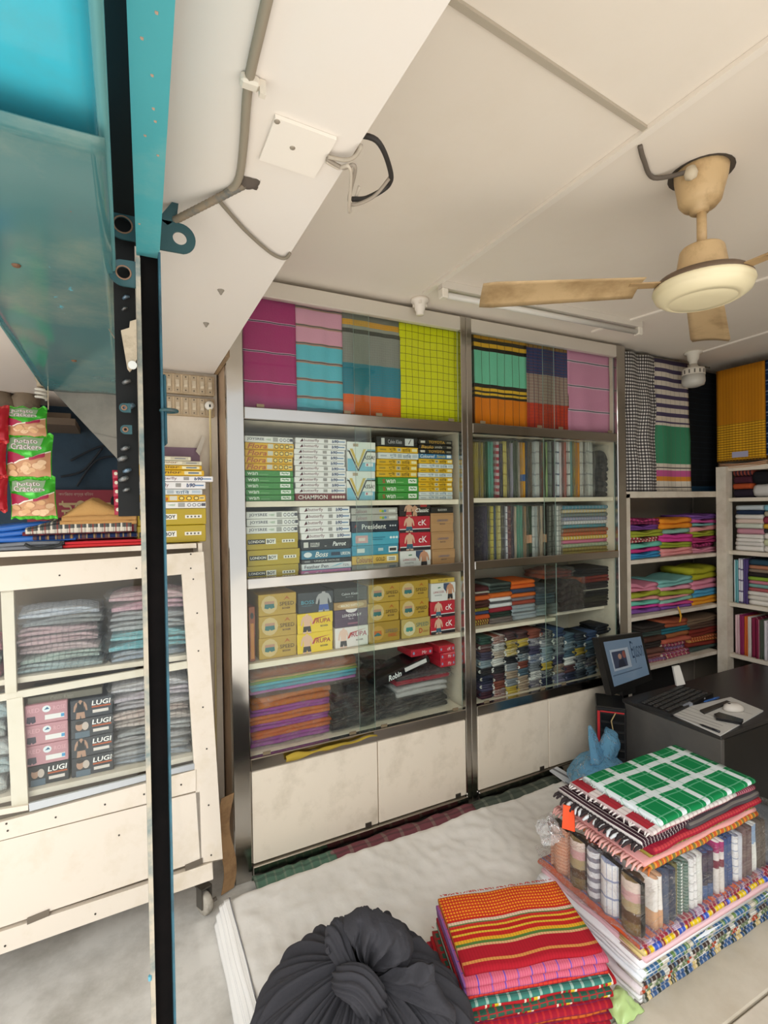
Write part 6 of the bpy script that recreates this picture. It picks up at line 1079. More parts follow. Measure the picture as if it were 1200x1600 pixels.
# ---- on top of the showcase
ZS = 1.327; YT = 2.0
j = MB(); pa, pb2 = onY(-30, 872, YT), onY(100, 868, YT)
def tcloth(name, pts, h, m, label, leaves=2, seed=0, y=YT, d=.15, z=ZS, amp=.006, cat='cloth', wrapf=None, slump=.1):
    a, b = onY(pts[0], 865, y), onY(pts[1], 865, y); o = cloth_slab(name, ((a.x + b.x) / 2, y, z), b.x - a.x, d, h, m, label, cat, None, leaves, seed, amp=amp, slump=slump)
    if wrapf: wrap(o, ((a.x + b.x) / 2, y - .006, z), (b.x - a.x) * 1.04, d, h * 1.1, wrapf)
    return o
tcloth('folded_jeans', (-40, 98), .026, solid('#7c7f84'), 'grey folded jeans lying at the showcase edge', 2, 1, cat='jeans')
a = onY(40, 868, YT); b = onY(98, 866, YT); mb = MB(); mb.tube(spline([(a.x, YT - .006, ZS + .02), (a.x + .02, YT - .01, ZS + .008), ((a.x + b.x) / 2, YT - .012, ZS + .006), (b.x - .01, YT - .008, ZS + .012), (b.x, YT - .006, ZS + .024)], 5), .005, 6); tag(mb.build('jeans_waistband', solid('#3a3c3c'), None, True), 'dark waistband loop drooping over the showcase edge', 'belt')
tcloth('folded_cloth', (100, 232), .012, solid('#d23a3c'), 'bright red folded cloth on the showcase top, lower of two', 1, 2); tcloth('folded_cloth', (102, 230), .010, solid('#c8343a'), 'bright red folded cloth on the showcase top, upper of two', 1, 3, z=ZS + .012)
tcloth('tarpaulin_bundle', (-40, 120), .062, mat('#2462b4', .35, bump=.5, bscale=14), 'shiny blue plastic sheet folded on the grey jeans', 3, 1, z=ZS + .026, amp=.012, cat='sheet', slump=.25)
tcloth('folded_cloth', (52, 216), .016, fabric('#1f2c50', None, (('u', 9, 0, .3, '#6a4a3c', .7), ('u', 14, .2, .2, '#b89858', .5))), 'navy patterned cloth under the plaid one', 1, 3, z=ZS + .030, y=YT - .006)
tcloth('folded_cloth', (34, 205), .014, fabric('#4a2a34', None, (('u', 7, 0, .3, '#7a3038', .8),)), 'dark maroon cloth under the plaid one', 1, 1, z=ZS + .046, y=YT - .004)
PLD = fabric('#5a5a56', None, (('u', 9, 0, .16, '#d8cfc0', .9), ('v', 6, 0, .2, '#d8cfc0', .85), ('u', 9, .5, .14, '#8a3a34', .7), ('v', 6, .5, .16, '#262a30', .8), ('u', 18, .3, .1, '#20262c', .7)))
def drape(name, px0, px1, z0, zf, m, label, cat, y0=YT - .014, dep=.14, nu=34, nv=14, seed=0):
    a, b = onY(px0, 840, y0).x, onY(px1, 840, y0).x
    def f(u, v):
        top = ZS + zf(u); k = min(1, v / .16); w = .005 * noise.noise((u * 7, v * 5, seed)) + .003 * noise.noise((u * 17, v * 9, seed + 2))
        return (a + (b - a) * u, y0 + dep * max(0, (v - .1)) / .9 - .006 * math.sin(k * 3.14), ZS + z0 + (top - ZS - z0) * math.sin(k * 1.5708) + w * k + .012 * max(0, v - .2))
    mb = MB(); mb.grid(f, nu, nv, thick=(0, .004, -.003)); return tag(mb.build(name, m, None, True), label, cat)
drape('plaid_cloth', 40, 206, .054, lambda u: .072 + .034 * math.sin(min(1, u * 1.5) * 1.57) * (1 - .25 * u), PLD, 'grey and cream plaid cloth folded under the tan one', 'cloth', seed=1)
for i, (z0, z1_) in enumerate(((.078, .092), (.092, .106))):
    drape('tan_trousers', 94 + 3 * i, 214, z0, lambda u, z1_=z1_: z1_ + .006 * math.sin(u * 3), solid('#b98d58', bump=.6), ['tan folded trousers on the plaid cloth, lower fold', 'tan folded trousers on the plaid cloth, upper fold'][i], 'trousers', y0=YT - .018 - .004 * i, seed=3 + i)
drape('tan_trousers', 98, 205, .105, lambda u: .108 + .056 * max(0, 1 - abs(u - .40) / (.40 if u < .4 else .62)), solid('#bf945c', bump=.6), 'peaked tan cloth crowning the folded trousers', 'trousers', y0=YT - .02, seed=7)
# boxes standing on the showcase beside the switchboards
YJ = 2.03
jl = [('junw', 18, 300), ('junw', 18, 317), ('jun', 20, 317), ('jun', 24, 320), ('but', 24, 334), ('but', 30, 322), ('chw', 24, 317), ('flora', 28, 322), ('joy', 28, 322), ('lb', 68, 322), ('lb', 72, 321)]
zt = onY(285, 713, YJ).z; tot = sum(q[1] for q in jl); z = zt
jd = ['cream box with brown lettering on the very top', 'cream box second from the top', 'yellow box with brown lettering, third down', 'yellow box with larger brown lettering, fourth down', 'white box sticking out furthest', 'white box beneath the protruding one', 'white box with teal lettering', 'yellow box with row of round marks', 'white box with row of round marks', 'mustard box, upper of two', 'mustard box, lowest of all']
for i, (k, h, xr) in enumerate(jl):
    hh = (zt - ZS - .001) * h / tot; body, pr = K[k]; xw = .235
    xb = onY(xr, 790, YJ).x
    garment_box(xb - xw, xb, z - hh + .0008, z - .0008, body, pr, f'{jd[i]} in the showcase top stack', 'boxes stacked on the showcase top', YJ + rnd.uniform(0, .004), .125, None); z -= hh
# ================================================================== SWITCHBOARDS ON THE NICHE WALL
YW = 2.18
def switchboard(y0, y1, y2, y3, n, label, sock=False):
    A, B = onY(238, y0, YW - .03), onY(335, y1, YW - .03); zt = onY(300, (y0 + y1) / 2, YW - .03).z; zb = onY(300, (y2 + y3) / 2, YW - .03).z
    x1 = min(B.x, .33); x0 = .075
    t = tag(empty('switchboard', ((x0 + x1) / 2, YW, zb)), label, 'switchboard', 'wooden switchboards on the niche wall')
    boxo('board', mat('#c9b394', .6, dirt='#9f8a6c', dscale=9), (x0, x1, YW - .03, YW - .001, zb, zt), t, .003)
    for i in range(n):
        cx = x0 + (x1 - x0) * (i + .6) / (n + .2); w = (x1 - x0) / n * .36; zc = (zb + zt) / 2
        s = boxo('switch_plate', mat('#b3a085', .5), (cx - w, cx + w, YW - .034, YW - .03, zc - .034, zc + .034), t, .002)
        mb = MB(); mb.prism([(cx - w * .55, YW - .034, zc + .014), (cx - w * .55, YW - .034, zc - .014), (cx - w * .55, YW - .041, zc - .006)], (w * 1.1, 0, 0)); mb.build('rocker', mat('#d2c4ac', .4), s)
        for dz in (-.026, .026): m2 = MB(); m2.lathe([(.0025, 0), (.0025, .0012)], 8); m2.v = [Vector((p.x + cx, YW - .034 - p.z, p.y + zc + dz)) for p in m2.v]; m2.build('screw', SC, s)
    return t
switchboard(583, 588, 614, 618, 8, 'upper aged wooden switchboard with a row of rocker switches'); switchboard(620, 622, 648, 651, 8, 'lower aged wooden switchboard with a white plug in its end')
pc = onY(327, 634, YW - .045); mb = MB(); mb.lathe([(.001, 0), (.014, .0), (.018, .008), (.018, .024)][::-1], 16); mb.v = [Vector((p.x + pc.x, YW - .036 - .024 + p.z, p.y + pc.z)) for p in mb.v]
pl_ = tag(mb.build('plug', mat('#e8e4da', .4), None, True), 'round white plug in the end of the lower switchboard', 'plug')
mb = MB(); mb.box(pc.x - .003, pc.x + .003, YW - .063, YW - .060, pc.z - .008, pc.z + .002); mb.build('plug_pin', BLACK, pl_)
mb = MB(); mb.tube(spline([(pc.x + .001, YW - .055, pc.z - .012), (pc.x + .004, YW - .03, pc.z - .15), (pc.x + .004, YW - .012, pc.z - .5), (pc.x + .01, YW - .012, pc.z - 1.0), (pc.x - .004, YW - .012, .05)], 6), .004, 6); tag(mb.build('plug_cable', mat('#d8c690', .6), None, True), 'cream cable running down the niche wall off the plug', 'cable')
a = onY(252, 700, YW - .004); b = onY(313, 745, YW - .004); mb = MB(); mb.box(a.x - .03, b.x, YW - .005, YW - .001, b.z - .1, a.z + .005); po = tag(mb.build('wall_poster', mat('#8a6f80', .7)), 'faded purple poster with a white arch behind the box stack', 'poster')
face_prints(po, [('p', '#e4dcda', [(.2, .0), (.2, .4), (.3, .65), (.5, .82), (.7, .65), (.8, .4), (.8, .0)]), ('p', '#c9bcc2', [(.86, .2), (.9, .7), (.94, .2)])], lambda u, v, l: Vector((a.x - .03 + (b.x - a.x + .03) * u, YW - .005 - l, b.z - .1 + (a.z + .105 - b.z) * v)))
mb = MB(); mb.prism([onY(306, 705, YW - .02), onY(316, 681, YW - .02), onY(321, 684, YW - .02), onY(312, 712, YW - .02)], (0, .004, 0)); tag(mb.build('paper_scrap', mat('#cfc6b8', .8)), 'pale paper scrap sticking up behind the cream boxes', 'paper')
mb = MB(); mb.grid(lambda u, v: (.285 + .05 * u + .012 * math.sin(v * 7), 1.965 + .02 * u, .01 + .36 * v), 5, 14, thick=(0, .004, 0)); tag(mb.build('cardboard_sheet', mat('#a8845c', .8, dirt='#6a4a30', dscale=8)), 'curled brown cardboard sheet wedged beside the cabinet foot', 'cardboard')
# ================================================================== SNACK BAGS, NEIGHBOUR STALL
def snack_bag(x0, x1, y0, y1, Y, label, green=True):
    A, B = onY(x0, y1, Y), onY(x1, y0, Y); X0, X1, Z0, Z1 = A.x, B.x, A.z, B.z; W_, H_ = X1 - X0, Z1 - Z0; sk = rnd.uniform(-.06, .06)
    def S_(u, v, l=0): 
        bul = max(0, math.sin(math.pi * min(1, max(0, u)))) ** .6 * max(0, math.sin(math.pi * min(1, max(0, v)))) ** .6
        cr = .004 * noise.noise((u * 6, v * 6, X0 * 9)) * (1 + 2 * (1 - bul)); pin = 1 - .05 * math.sin(math.pi * v)
        return Vector((X0 + W_ * (.5 + (u - .5) * pin) + sk * W_ * (v - .5), Y - .028 * bul - l + cr * .6, Z0 + H_ * v + cr))
    c1_ = '#3fae2e' if green else '#b3202c'
    t = tag(empty('snack_bag', ((X0 + X1) / 2, Y, Z0)), label, 'snack bag', 'snack bags hanging beside the shutter')
    mb = MB(); mb.grid(lambda u, v: S_(u, v), 18, 20); mb.grid(lambda u, v: Vector((S_(1 - u, v).x, 2 * Y - S_(1 - u, v).y, S_(1 - u, v).z)), 12, 14); mb.build('bag_foil', mat(c1_, .22, .25), t, True)
    for v0 in (0, .93):
        mb = MB(); mb.grid(lambda u, v: S_(u, v0 + .07 * v, .0015) + Vector((0, -.002 * (math.sin(u * 60)), 0)), 40, 2); mb.build('crimped_seal', mat('#58c93c' if green else '#c93a3c', .25, .2), t, True)
    if not green: return t
    pr = MB(); mats_ = []
    def patch(colr, pts, l=.0012):
        m = mat(colr, .3); mi = mats_.index(m) if m in mats_ else (mats_.append(m) or len(mats_) - 1)
        n = 10
        (a0, a1, b1, b0) = [Vector((p[0], p[1], 0)) for p in pts]
        vs = []; 
        for j in range(n + 1):
            for i in range(n + 1):
                q = (a0 * (1 - i / n) + a1 * (i / n)) * (1 - j / n) + (b0 * (1 - i / n) + b1 * (i / n)) * (j / n); vs.append(S_(q.x, q.y, l))
        pr.add(vs, [(j * (n + 1) + i, j * (n + 1) + i + 1, (j + 1) * (n + 1) + i + 1, (j + 1) * (n + 1) + i) for j in range(n) for i in range(n)], mi)
    patch('#8fae84', [(.04, .66), (.70, .62), (.80, .92), (.08, .92)]); patch('#a82448', [(.02, .30), (.42, .44), (.42, .50), (.02, .62)], .0016); patch('#f0e8d8', [(.02, .31), (.98, .58), (.98, .61), (.02, .34)], .0022)
    patch('#c9926a', [(.02, .08), (.98, .08), (.98, .58), (.02, .31)], .0014)
    rc = random.Random(int(x0 + y0))
    for k in range(11):
        cu = .1 + .78 * rc.random(); cv = .12 + (.12 + .26 * cu) * rc.random(); r = .10; m = mat(rc.choice(['#e0b488', '#d8a878', '#eac49c']), .5); mi = mats_.index(m) if m in mats_ else (mats_.append(m) or len(mats_) - 1)
        pr.add([S_(min(.97, max(.03, cu + r * math.cos(R(a * 36)))), cv + r * .62 * math.sin(R(a * 36)), .0020 + .0003 * k) for a in range(10)], [tuple(range(10))], mi)
    patch('#a82448', [(.52, .42), (.86, .50), (.86, .56), (.52, .48)], .0062)
    pr.build('printed_panel', mats_, t, True)['kind'] = 'stuff'
    tx = MB()
    for txt, u0, v0, u1, v1 in (('Potato', .18, .775, .68, .885), ('Crackers', .10, .655, .78, .765)):
        vs, fs = words_geo(txt, 0, .02); tx.add([S_(u0 + (u1 - u0) * a, v0 + (v1 - v0) * b, .0035) for a, b in vs], fs, 0)
        vs, fs = words_geo(txt, 0, .0); tx.add([S_(u0 + (u1 - u0) * a, v0 + (v1 - v0) * b, .0042) for a, b in vs], fs, 1)
    tx.build('lettering', [mat('#a8305c', .5), mat('#f6eef0', .5)], t)['kind'] = 'stuff'
    return t
YCH = 1.965
for (x0, x1, y0, y1), lb in zip(((8, 74, 638, 684), (10, 82, 680, 750), (16, 88, 746, 812)), ('green potato cracker bag, uppermost of the hanging strip', 'green potato cracker bag, middle of the hanging strip', 'green potato cracker bag, lowest of the hanging strip')): snack_bag(x0, x1, y0, y1, YCH, lb)
for i, (x0, x1, y0, y1) in enumerate(((-50, 14, 634, 690), (-52, 10, 688, 745), (-50, 12, 743, 800))): snack_bag(x0, x1, y0, y1, YCH - .02, f'red foil snack bag, {["uppermost", "middle", "lowest"][i]} of the red strip at the edge', False)
pw = onY(75, 592, YCH); mb = MB(); mb.tube([(pw.x, YCH, 2.0), (onY(76, 660, YCH).x, YCH, onY(76, 640, YCH).z)], .0015, 5); tag(mb.build('hanging_string', mat('#b8a890', .8)), 'string from which the cracker bags hang', 'string')
# red strip of sachets beside the post
ps = onY(184, 735, 1.93)
for k in range(5):
    c = onY(184 + k * .8, 742 + k * 14, 1.93); mb = MB(); mb.grid(lambda u, v: (c.x - .016 + .034 * u, 1.93 - .008 * math.sin(u * 3.14) * math.sin(v * 3.14), c.z - .014 + .03 * v), 6, 5, thick=(0, .004, 0)); o = tag(mb.build('sachet', mat('#a82440', .3), None, True), f'small crimson sachet with pale dots, {nth(k)} of the strip by the post', 'sachet', 'sachets hanging by the post')
    face_prints(o, [('c', '#d8cdb8', .3, .6, .16, .2), ('c', '#d8cdb8', .7, .35, .14, .18)], lambda u, v, l: Vector((c.x - .016 + .034 * u, 1.93 - .008 * math.sin(u * 3.14) * math.sin(v * 3.14) - .001 - l, c.z - .014 + .03 * v)))
for k, (px, c) in enumerate(((196, '#3a4a6a'), (203, '#8a6a3c'), (199, '#4a6a4a'))):
    q = onY(px, 770 + 8 * k, 1.95 + .02 * k); mb = MB(); mb.grid(lambda u, v: (q.x - .018 + .036 * u, q.y - .007 * math.sin(u * 3.14) * math.sin(v * 3.14), q.z - .06 + .14 * v), 6, 8, thick=(0, .005, 0)); tag(mb.build('sachet_strip', fabric(c, None, (('v', 5, 0, .3, '#c0b49c', .7),), rough=.4), None, True), f'{["navy", "brown", "green"][k]} sachet strip hanging behind the chain', 'sachet')
q = onY(172, 815, 2.08); tcl = tcloth('green_packet', (150, 205), .03, mat('#3f9a34', .3, bump=.4, bscale=20), 'shiny green packet behind the tan trousers', 2, 1, y=2.09, d=.06, z=ZS + .11, cat='packet')
# red shop board and pipes in the neighbour's stall
sb = MB(); a, b = onY(80, 775, 2.98), onY(205, 880, 2.98); sb.box(a.x - .1, b.x + .04, 2.98, 2.999, b.z - .1, a.z + .03); bo = tag(sb.build('sign_board', mat('#a03a48', .5)), 'dull red sign board with gold Bengali lettering behind the showcase', 'sign')
X0_, X1_, Z0_, Z1_ = a.x - .1, b.x + .04, b.z - .1, a.z + .03
sv = lambda y: (onY(140, y, 2.98).z - Z0_) / (Z1_ - Z0_); su = lambda x: (onY(x, 790, 2.98).x - X0_) / (X1_ - X0_)
face_prints(bo, [('r', '#cdb483', su(92), sv(789), su(176), sv(785.5)), ('t', 'টিফন', '#cdb483', su(96), sv(826), su(172), sv(782)), ('t', 'অভিজাত বস্ত্র বিতান', '#c9b0a0', su(92), sv(776), su(146), sv(769)), ('c', '#1f1a20', su(178), sv(785), .03, .07)], lambda u, v, l: Vector((X0_ + (X1_ - X0_) * u, 2.98 - l, Z0_ + (Z1_ - Z0_) * v)))
for i, (xa, xb, yy, r, c, lb) in enumerate(((-30, 20, 622, .05, '#7a6a58', 'thick dusty pipe stub high in the neighbour stall'), (28, 52, 628, .055, '#8a7a66', 'dusty round tin on the high ledge of the neighbour stall'))):
    A, B = onY(xa, yy, 2.75), onY(xb, yy + 4, 2.75); mb = MB()
    if i == 0: mb.tube([A, (A + B) / 2 + Vector((0, 0, .02)), B - Vector((0, 0, .06))], r, 12)
    else: c0 = (A + B) / 2; mb.lathe([(r, -.07), (r, .02), (r * .8, .035), (r * .8, .07)], 16, c0)
    tag(mb.build('dusty_pipe' if i == 0 else 'dusty_tin', mat(c, .8, dirt='#4a4036', dscale=10), None, True), lb, 'pipe' if i == 0 else 'tin')
A, B = onY(-60, 650, 2.78), onY(120, 662, 2.78); mb = MB(); mb.box(A.x, B.x, 2.70, 2.99, B.z - .02, B.z + .01); tag(mb.build('high_ledge', mat('#6a5a4a', .8)), 'dark wooden ledge high on the blue wall', 'ledge')
A, B = onY(66, 646, 2.96), onY(110, 650, 2.96); mb = MB(); mb.box(A.x, B.x, 2.96, 2.999, B.z - .028, A.z + .008); tag(mb.build('tube_fitting', mat('#b39a80', .6)), 'small pinkish tube light fitting by the plywood edge', 'light fitting')
for k, pts in enumerate((((110, 720), (150, 700), (190, 690)), ((95, 745), (130, 735), (160, 700)), ((120, 760), (150, 720), (185, 712)))):
    mb = MB(); mb.tube(spline([onY(x, y, 2.97) for x, y in pts], 6), .006, 6); tag(mb.build('wall_cable', mat('#2a2f36', .7), None, True), f'dark cable sagging across the blue wall, {["upper", "middle", "lower"][k]} of three', 'cable')
# spiral lamp
cl = onY(64, 592, 2.25); t = tag(empty('spiral_bulb', cl), 'small spiral energy saving bulb hanging near the plywood edge', 'bulb')
mb = MB(); mb.lathe([(.02, .03), (.02, -.004), (.014, -.012), (.014, -.03)][::-1], 14, cl); mb.build('bulb_holder', mat('#b9a88e', .6), t, True)
mb = MB(); mb.tube([cl + Vector((.017 * math.cos(a * .5), .017 * math.sin(a * .5), -.032 - .0022 * a * .5)) for a in range(40)], .005, 6); mb.build('spiral_tube', mat('#e6e2d4', .3), t, True)
mb = MB(); mb.tube([cl + Vector((0, 0, .03)), (cl.x, cl.y, 2.42)], .003, 6); mb.build('lamp_cord', mat('#6a5a4a', .8), t)

# ================================================================== SHUTTER SOFFIT, POST AND LOCKING HASPS
TZ = 1.87
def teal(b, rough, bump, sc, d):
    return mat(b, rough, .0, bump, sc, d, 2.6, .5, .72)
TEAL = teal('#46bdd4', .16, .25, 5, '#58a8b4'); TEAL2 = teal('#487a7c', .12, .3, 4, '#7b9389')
def peel(m, c2, sc, lo):
    n = m.node_tree.nodes; l = m.node_tree.links; b = n['Principled BSDF']; cur = b.inputs['Base Color'].links[0].from_socket
    tc = n.new('ShaderNodeTexCoord'); mp_ = n.new('ShaderNodeMapping'); mp_.inputs['Scale'].default_value = (1, .45, 1); l.new(tc.outputs['Object'], mp_.inputs['Vector'])
    t = n.new('ShaderNodeTexNoise'); t.inputs['Scale'].default_value = sc; t.inputs['Detail'].default_value = 9; t.inputs['Roughness'].default_value = .7; l.new(mp_.outputs['Vector'], t.inputs['Vector'])
    r = n.new('ShaderNodeMapRange'); r.inputs[1].default_value = lo; r.inputs[2].default_value = lo + .025; l.new(t.outputs['Fac'], r.inputs[0])
    x = n.new('ShaderNodeMix'); x.data_type = 'RGBA'; l.new(r.outputs[0], x.inputs[0]); l.new(cur, x.inputs[6]); x.inputs[7].default_value = lin(c2); l.new(x.outputs[2], b.inputs['Base Color'])
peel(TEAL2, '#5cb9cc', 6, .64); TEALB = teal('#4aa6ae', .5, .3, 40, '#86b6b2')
sf = tag(empty('shutter_canopy', (-.12, 1.0, TZ)), 'glossy teal sheet metal canopy overhead beside the black post', 'canopy')
mb = MB()
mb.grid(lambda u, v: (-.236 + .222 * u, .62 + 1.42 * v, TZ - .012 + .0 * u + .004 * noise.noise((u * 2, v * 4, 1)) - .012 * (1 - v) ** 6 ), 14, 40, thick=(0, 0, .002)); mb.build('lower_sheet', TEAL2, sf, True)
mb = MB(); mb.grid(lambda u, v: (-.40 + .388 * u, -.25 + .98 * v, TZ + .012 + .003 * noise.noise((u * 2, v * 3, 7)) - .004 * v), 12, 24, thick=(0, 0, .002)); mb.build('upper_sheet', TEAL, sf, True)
mb = MB(); mb.tube([(-.015, y_, TZ - .004) for y_ in [-.2 + .22 * k for k in range(11)]], .006, 8); mb.build('rolled_lip', mat('#6fb0b4', .3, .3), sf, True)
mb = MB(); mb.tube([(-.238, .62 + .15 * k, TZ - .008) for k in range(10)], .004, 8); mb.build('rolled_lip', mat('#5a9a9c', .3, .3), sf, True)
for x_, y_ in ((-.155, 1.02), (-.06, .80), (-.12, 1.6)): mb = MB(); mb.lathe([(.001, -.004), (.005, -.003), (.007, 0)], 10, (x_, y_, TZ - .014)); mb.build('rivet', mat('#7a5a44', .6, .4), sf)
gp = [onY(75, 602, 2.045), onY(193, 613, 2.045), onY(204, 690, 2.045), onY(207, 742, 2.045)]
mb = MB(); PLY = mat('#8d887e', .55, bump=.2, bscale=8, dirt='#6d6a64', dscale=5); c0, c1p, c2p, c3p = gp
m1_ = c0 + (c3p - c0) * .52; 
mb.prism([c0, c1p, c2p, m1_], (0, .008, 0)); mb.build('plywood_gusset', PLY, sf); mb = MB(); mb.prism([m1_ + Vector((0, -.003, 0)), c2p + Vector((0, -.003, 0)), c3p], (0, .008, 0)); mb.build('plywood_gusset', PLY, sf)
ch = MB(); ch.box(-.032, .034, -.2, 1.10, TZ + .092, TZ + .122); tag(ch.build('slot_shade_strip', mat('#070707', .9)), 'black strip for the shade in the gap between canopy and teal bar', 'channel')  # near-black slab painted as the shade inside the shutter guide slot
# teal bar
bar = tag(empty('steel_bar', (.04, .6, 1.9)), 'chipped teal steel bar running overhead to the top of the post', 'bar')
mb = MB()
P0 = [Vector((-.012, -.15, 1.90)), Vector((.022, -.15, 1.90)), Vector((.060, 1.0, 1.90)), Vector((.023, 1.0, 1.90))]
P0[1].x = .030; mb.prism(P0, (0, 0, .03)); mb.build('bar_body', TEALB, bar)
for i, (x_, y_) in enumerate(((245, 20), (240, 170), (243, 190), (227, 212), (247, 243), (218, 350), (238, 118), (222, 60))):
    c = onZ(x_, y_, 1.8998); mb = MB(); mb.prism([c + Vector((.0012 * math.cos(R(a * 45)) * (1 + .5 * (a % 3)), .0016 * math.sin(R(a * 45)) * (1 + .4 * (a % 2)), -.0004)) for a in range(8)], (0, 0, .0006)); mb.build('paint_chip', mat('#b89a86', .8), bar)
# post: black angle iron with teal edges
PO = tag(empty('angle_post', (.04, 1.0, 0)), 'tall black angle iron post with worn teal edges, nearest upright', 'post')
BKP = mat('#0d0b0b', .75, bump=.1, dirt='#181312', dscale=6); BKP.node_tree.nodes['Principled BSDF'].inputs['Specular IOR Level'].default_value = .08; TE = mat('#2f6070', .5, dirt='#20343c', dscale=14); WE = mat('#b7ab98', .6, dirt='#4a6a70', dscale=16)
mb = MB(); mb.box(.0285, .058, .998, 1.004, -.1, 1.90); mb.build('web', BKP, PO); mb = MB(); mb.box(.021, .0285, .985, 1.012, -.1, 1.89); mb.build('worn_flange', WE, PO); mb = MB(); mb.box(.057, .0605, .972, 1.004, -.1, 1.90); mb.build('teal_flange', TE, PO)
boxo('flange_block', TE, (.0595, .066, .975, 1.0, 1.565, 1.69), PO, .003)
DKT = mat('#2e5358', .5, dirt='#5a4436', dscale=18, dlo=.55, dhi=.75)
def ring_plate(name, cx_, cz_, ro, ri, Y, m, parent=None, tab=0, th=.004, a0=0):
    """washer-like lug facing the camera, with a tab running sideways"""
    mb = MB(); n = 28; v = []; f = []
    for k in range(n):
        a = 2 * math.pi * k / n; px_, pz_ = math.cos(a), math.sin(a)
        xo = ro * px_; zo = ro * pz_
        if tab > 0 and px_ > 0: xo = max(xo, min(tab, xo / max(.35, abs(px_)) * 1.0 + tab * .5)); 
        if tab < 0 and px_ < 0: xo = min(xo, tab)
        v += [(cx_ + xo, Y, cz_ + zo), (cx_ + ri * px_, Y, cz_ + ri * pz_), (cx_ + xo, Y + th, cz_ + zo), (cx_ + ri * px_, Y + th, cz_ + ri * pz_)]
    for k in range(n):
        a, b = 4 * k, 4 * ((k + 1) % n); f += [(a, b, b + 1, a + 1), (a + 2, a + 3, b + 3, b + 2), (a, a + 2, b + 2, b), (a + 1, b + 1, b + 3, a + 3)]
    mb.add(v, f); return mb.build(name, m, parent)
for (px, py, ro, ri, tb, lb) in ((192, 351, 25, 14, 22, 'teal locking lug with a ring hole, upper on the inner side of the post'), (193, 426, 23, 11, 20, 'teal locking lug with a ring hole, lower on the inner side of the post'), (194, 637, 8, 3.4, 8, 'small dark lug above another low on the post'), (196, 671, 8, 3.4, 8, 'small dark lug lowest on the post')):
    Y = .99; c = onY(px, py, Y); k = (onY(px + 1, py, Y).x - c.x); ring = ring_plate('locking_lug', c.x, c.z, ro * k, ri * k, Y, DKT, None, tb * k * 1.3); tag(ring, lb, 'lug', 'lugs on the inner side of the post')
    mb = MB(); mb.tube([(c.x + ri * k * 1.05 * math.cos(R(a * 18)), Y - .001, c.z + ri * k * 1.05 * math.sin(R(a * 18))) for a in range(20)], .0014, 6, closed=True); mb.build('rusty_rim', mat('#8a6a54', .7), ring, True)
Y = .985; c = onY(281, 372, Y); k = onY(282, 372, Y).x - c.x; lug = ring_plate('locking_lug', c.x, c.z, 25 * k, 11 * k, Y, DKT, None, -34 * k); tag(lug, 'dark teal locking lug with round hole, on the beam side of the post', 'lug')
mb = MB(); mb.prism([onY(248, 340, Y), onY(281, 301, Y), onY(276, 342, Y), onY(262, 352, Y)], (0, .005, 0)); mb.build('pointed_tongue', DKT, lug)
c = onY(268, 644, .98); mb = MB(); mb.tube([(c.x - .004 + .013 * math.cos(R(a * 18)), .98 + .012 * math.sin(R(a * 18)), c.z + .002) for a in range(20)], .0032, 8, closed=True); tag(mb.build('steel_ring', DKT, None, True), 'dark teal ring sticking out flat off the post, below the switchboards', 'ring')
# bits in the guide: padlock pieces, wooden chip, chain of bolts
mb = MB(); mb.prism([onY(x, y, .98) for x, y in ((189, 516), (202, 512), (203, 502), (213, 499), (214, 560), (209, 572), (203, 580), (199, 575))], (0, .008, 0)); wc = tag(mb.build('wood_wedge', mat('#cbb9a0', .7, dirt='#8a745c', dscale=20)), 'splintered pale wooden wedge jammed against the post', 'wedge')
c = onY(207, 571, .978); mb = MB(); mb.lathe([(.007, 0), (.007, .004)], 14); mb.v = [Vector((p.x + c.x, .974 + p.z, p.y + c.z)) for p in mb.v]; mb.build('sticker', mat('#e6e4de', .5), wc)
for i, (px, py, r) in enumerate(((197, 462, .005), (195, 480, .004), (198, 595, .006), (203, 634, .008), (196, 700, .006), (192, 716, .007), (199, 735, .006), (194, 748, .007), (198, 765, .005))):
    c = onY(px, py, 1.0); mb = MB(); mb.tube([(c.x - r * .9, 1.012, c.z - r * .3), (c.x, 1.004, c.z), (c.x + r * .8, 1.008, c.z + r * .4)], [r * .5, r * .7, r * .5], 8); tag(mb.build('bolt', mat('#8a8c8c' if i % 3 else '#7a94a8', .4, .6, dirt='#5a4a3c', dscale=30), None, True), f'small rusty bolt, {nth(i)} of those hanging inside the post', 'bolt', 'bolts along the post')
mb = MB(); mb.box(-.014, .0205, 1.012, 1.022, 1.44, 1.962); tag(mb.build('guide_rail', mat('#0d0d0d', .8), None), 'black guide rail strip along the inner side of the post', 'rail')
c = onY(233, 1532, .985); mb = MB(); mb.lathe([(.003, 0), (.003, .008)], 8, (.02, .985, c.z)); tag(mb.build('teal_bolt', mat('#5aa0b4', .5)), 'tiny teal bolt low on the worn post edge', 'bolt')
c = onY(222, 1158, .985)
mb = MB(); mb.tube(spline([onY(188, 745, 1.3), onY(186, 690, 1.3), onY(189, 640, 1.3), onY(192, 560, 1.3), Vector((-.03, 1.3, TZ - .01))], 4), .0012, 5); tag(mb.build('thin_wire', mat('#8a8070', .6)), 'thin loose wire hanging beside the post lugs', 'wire')

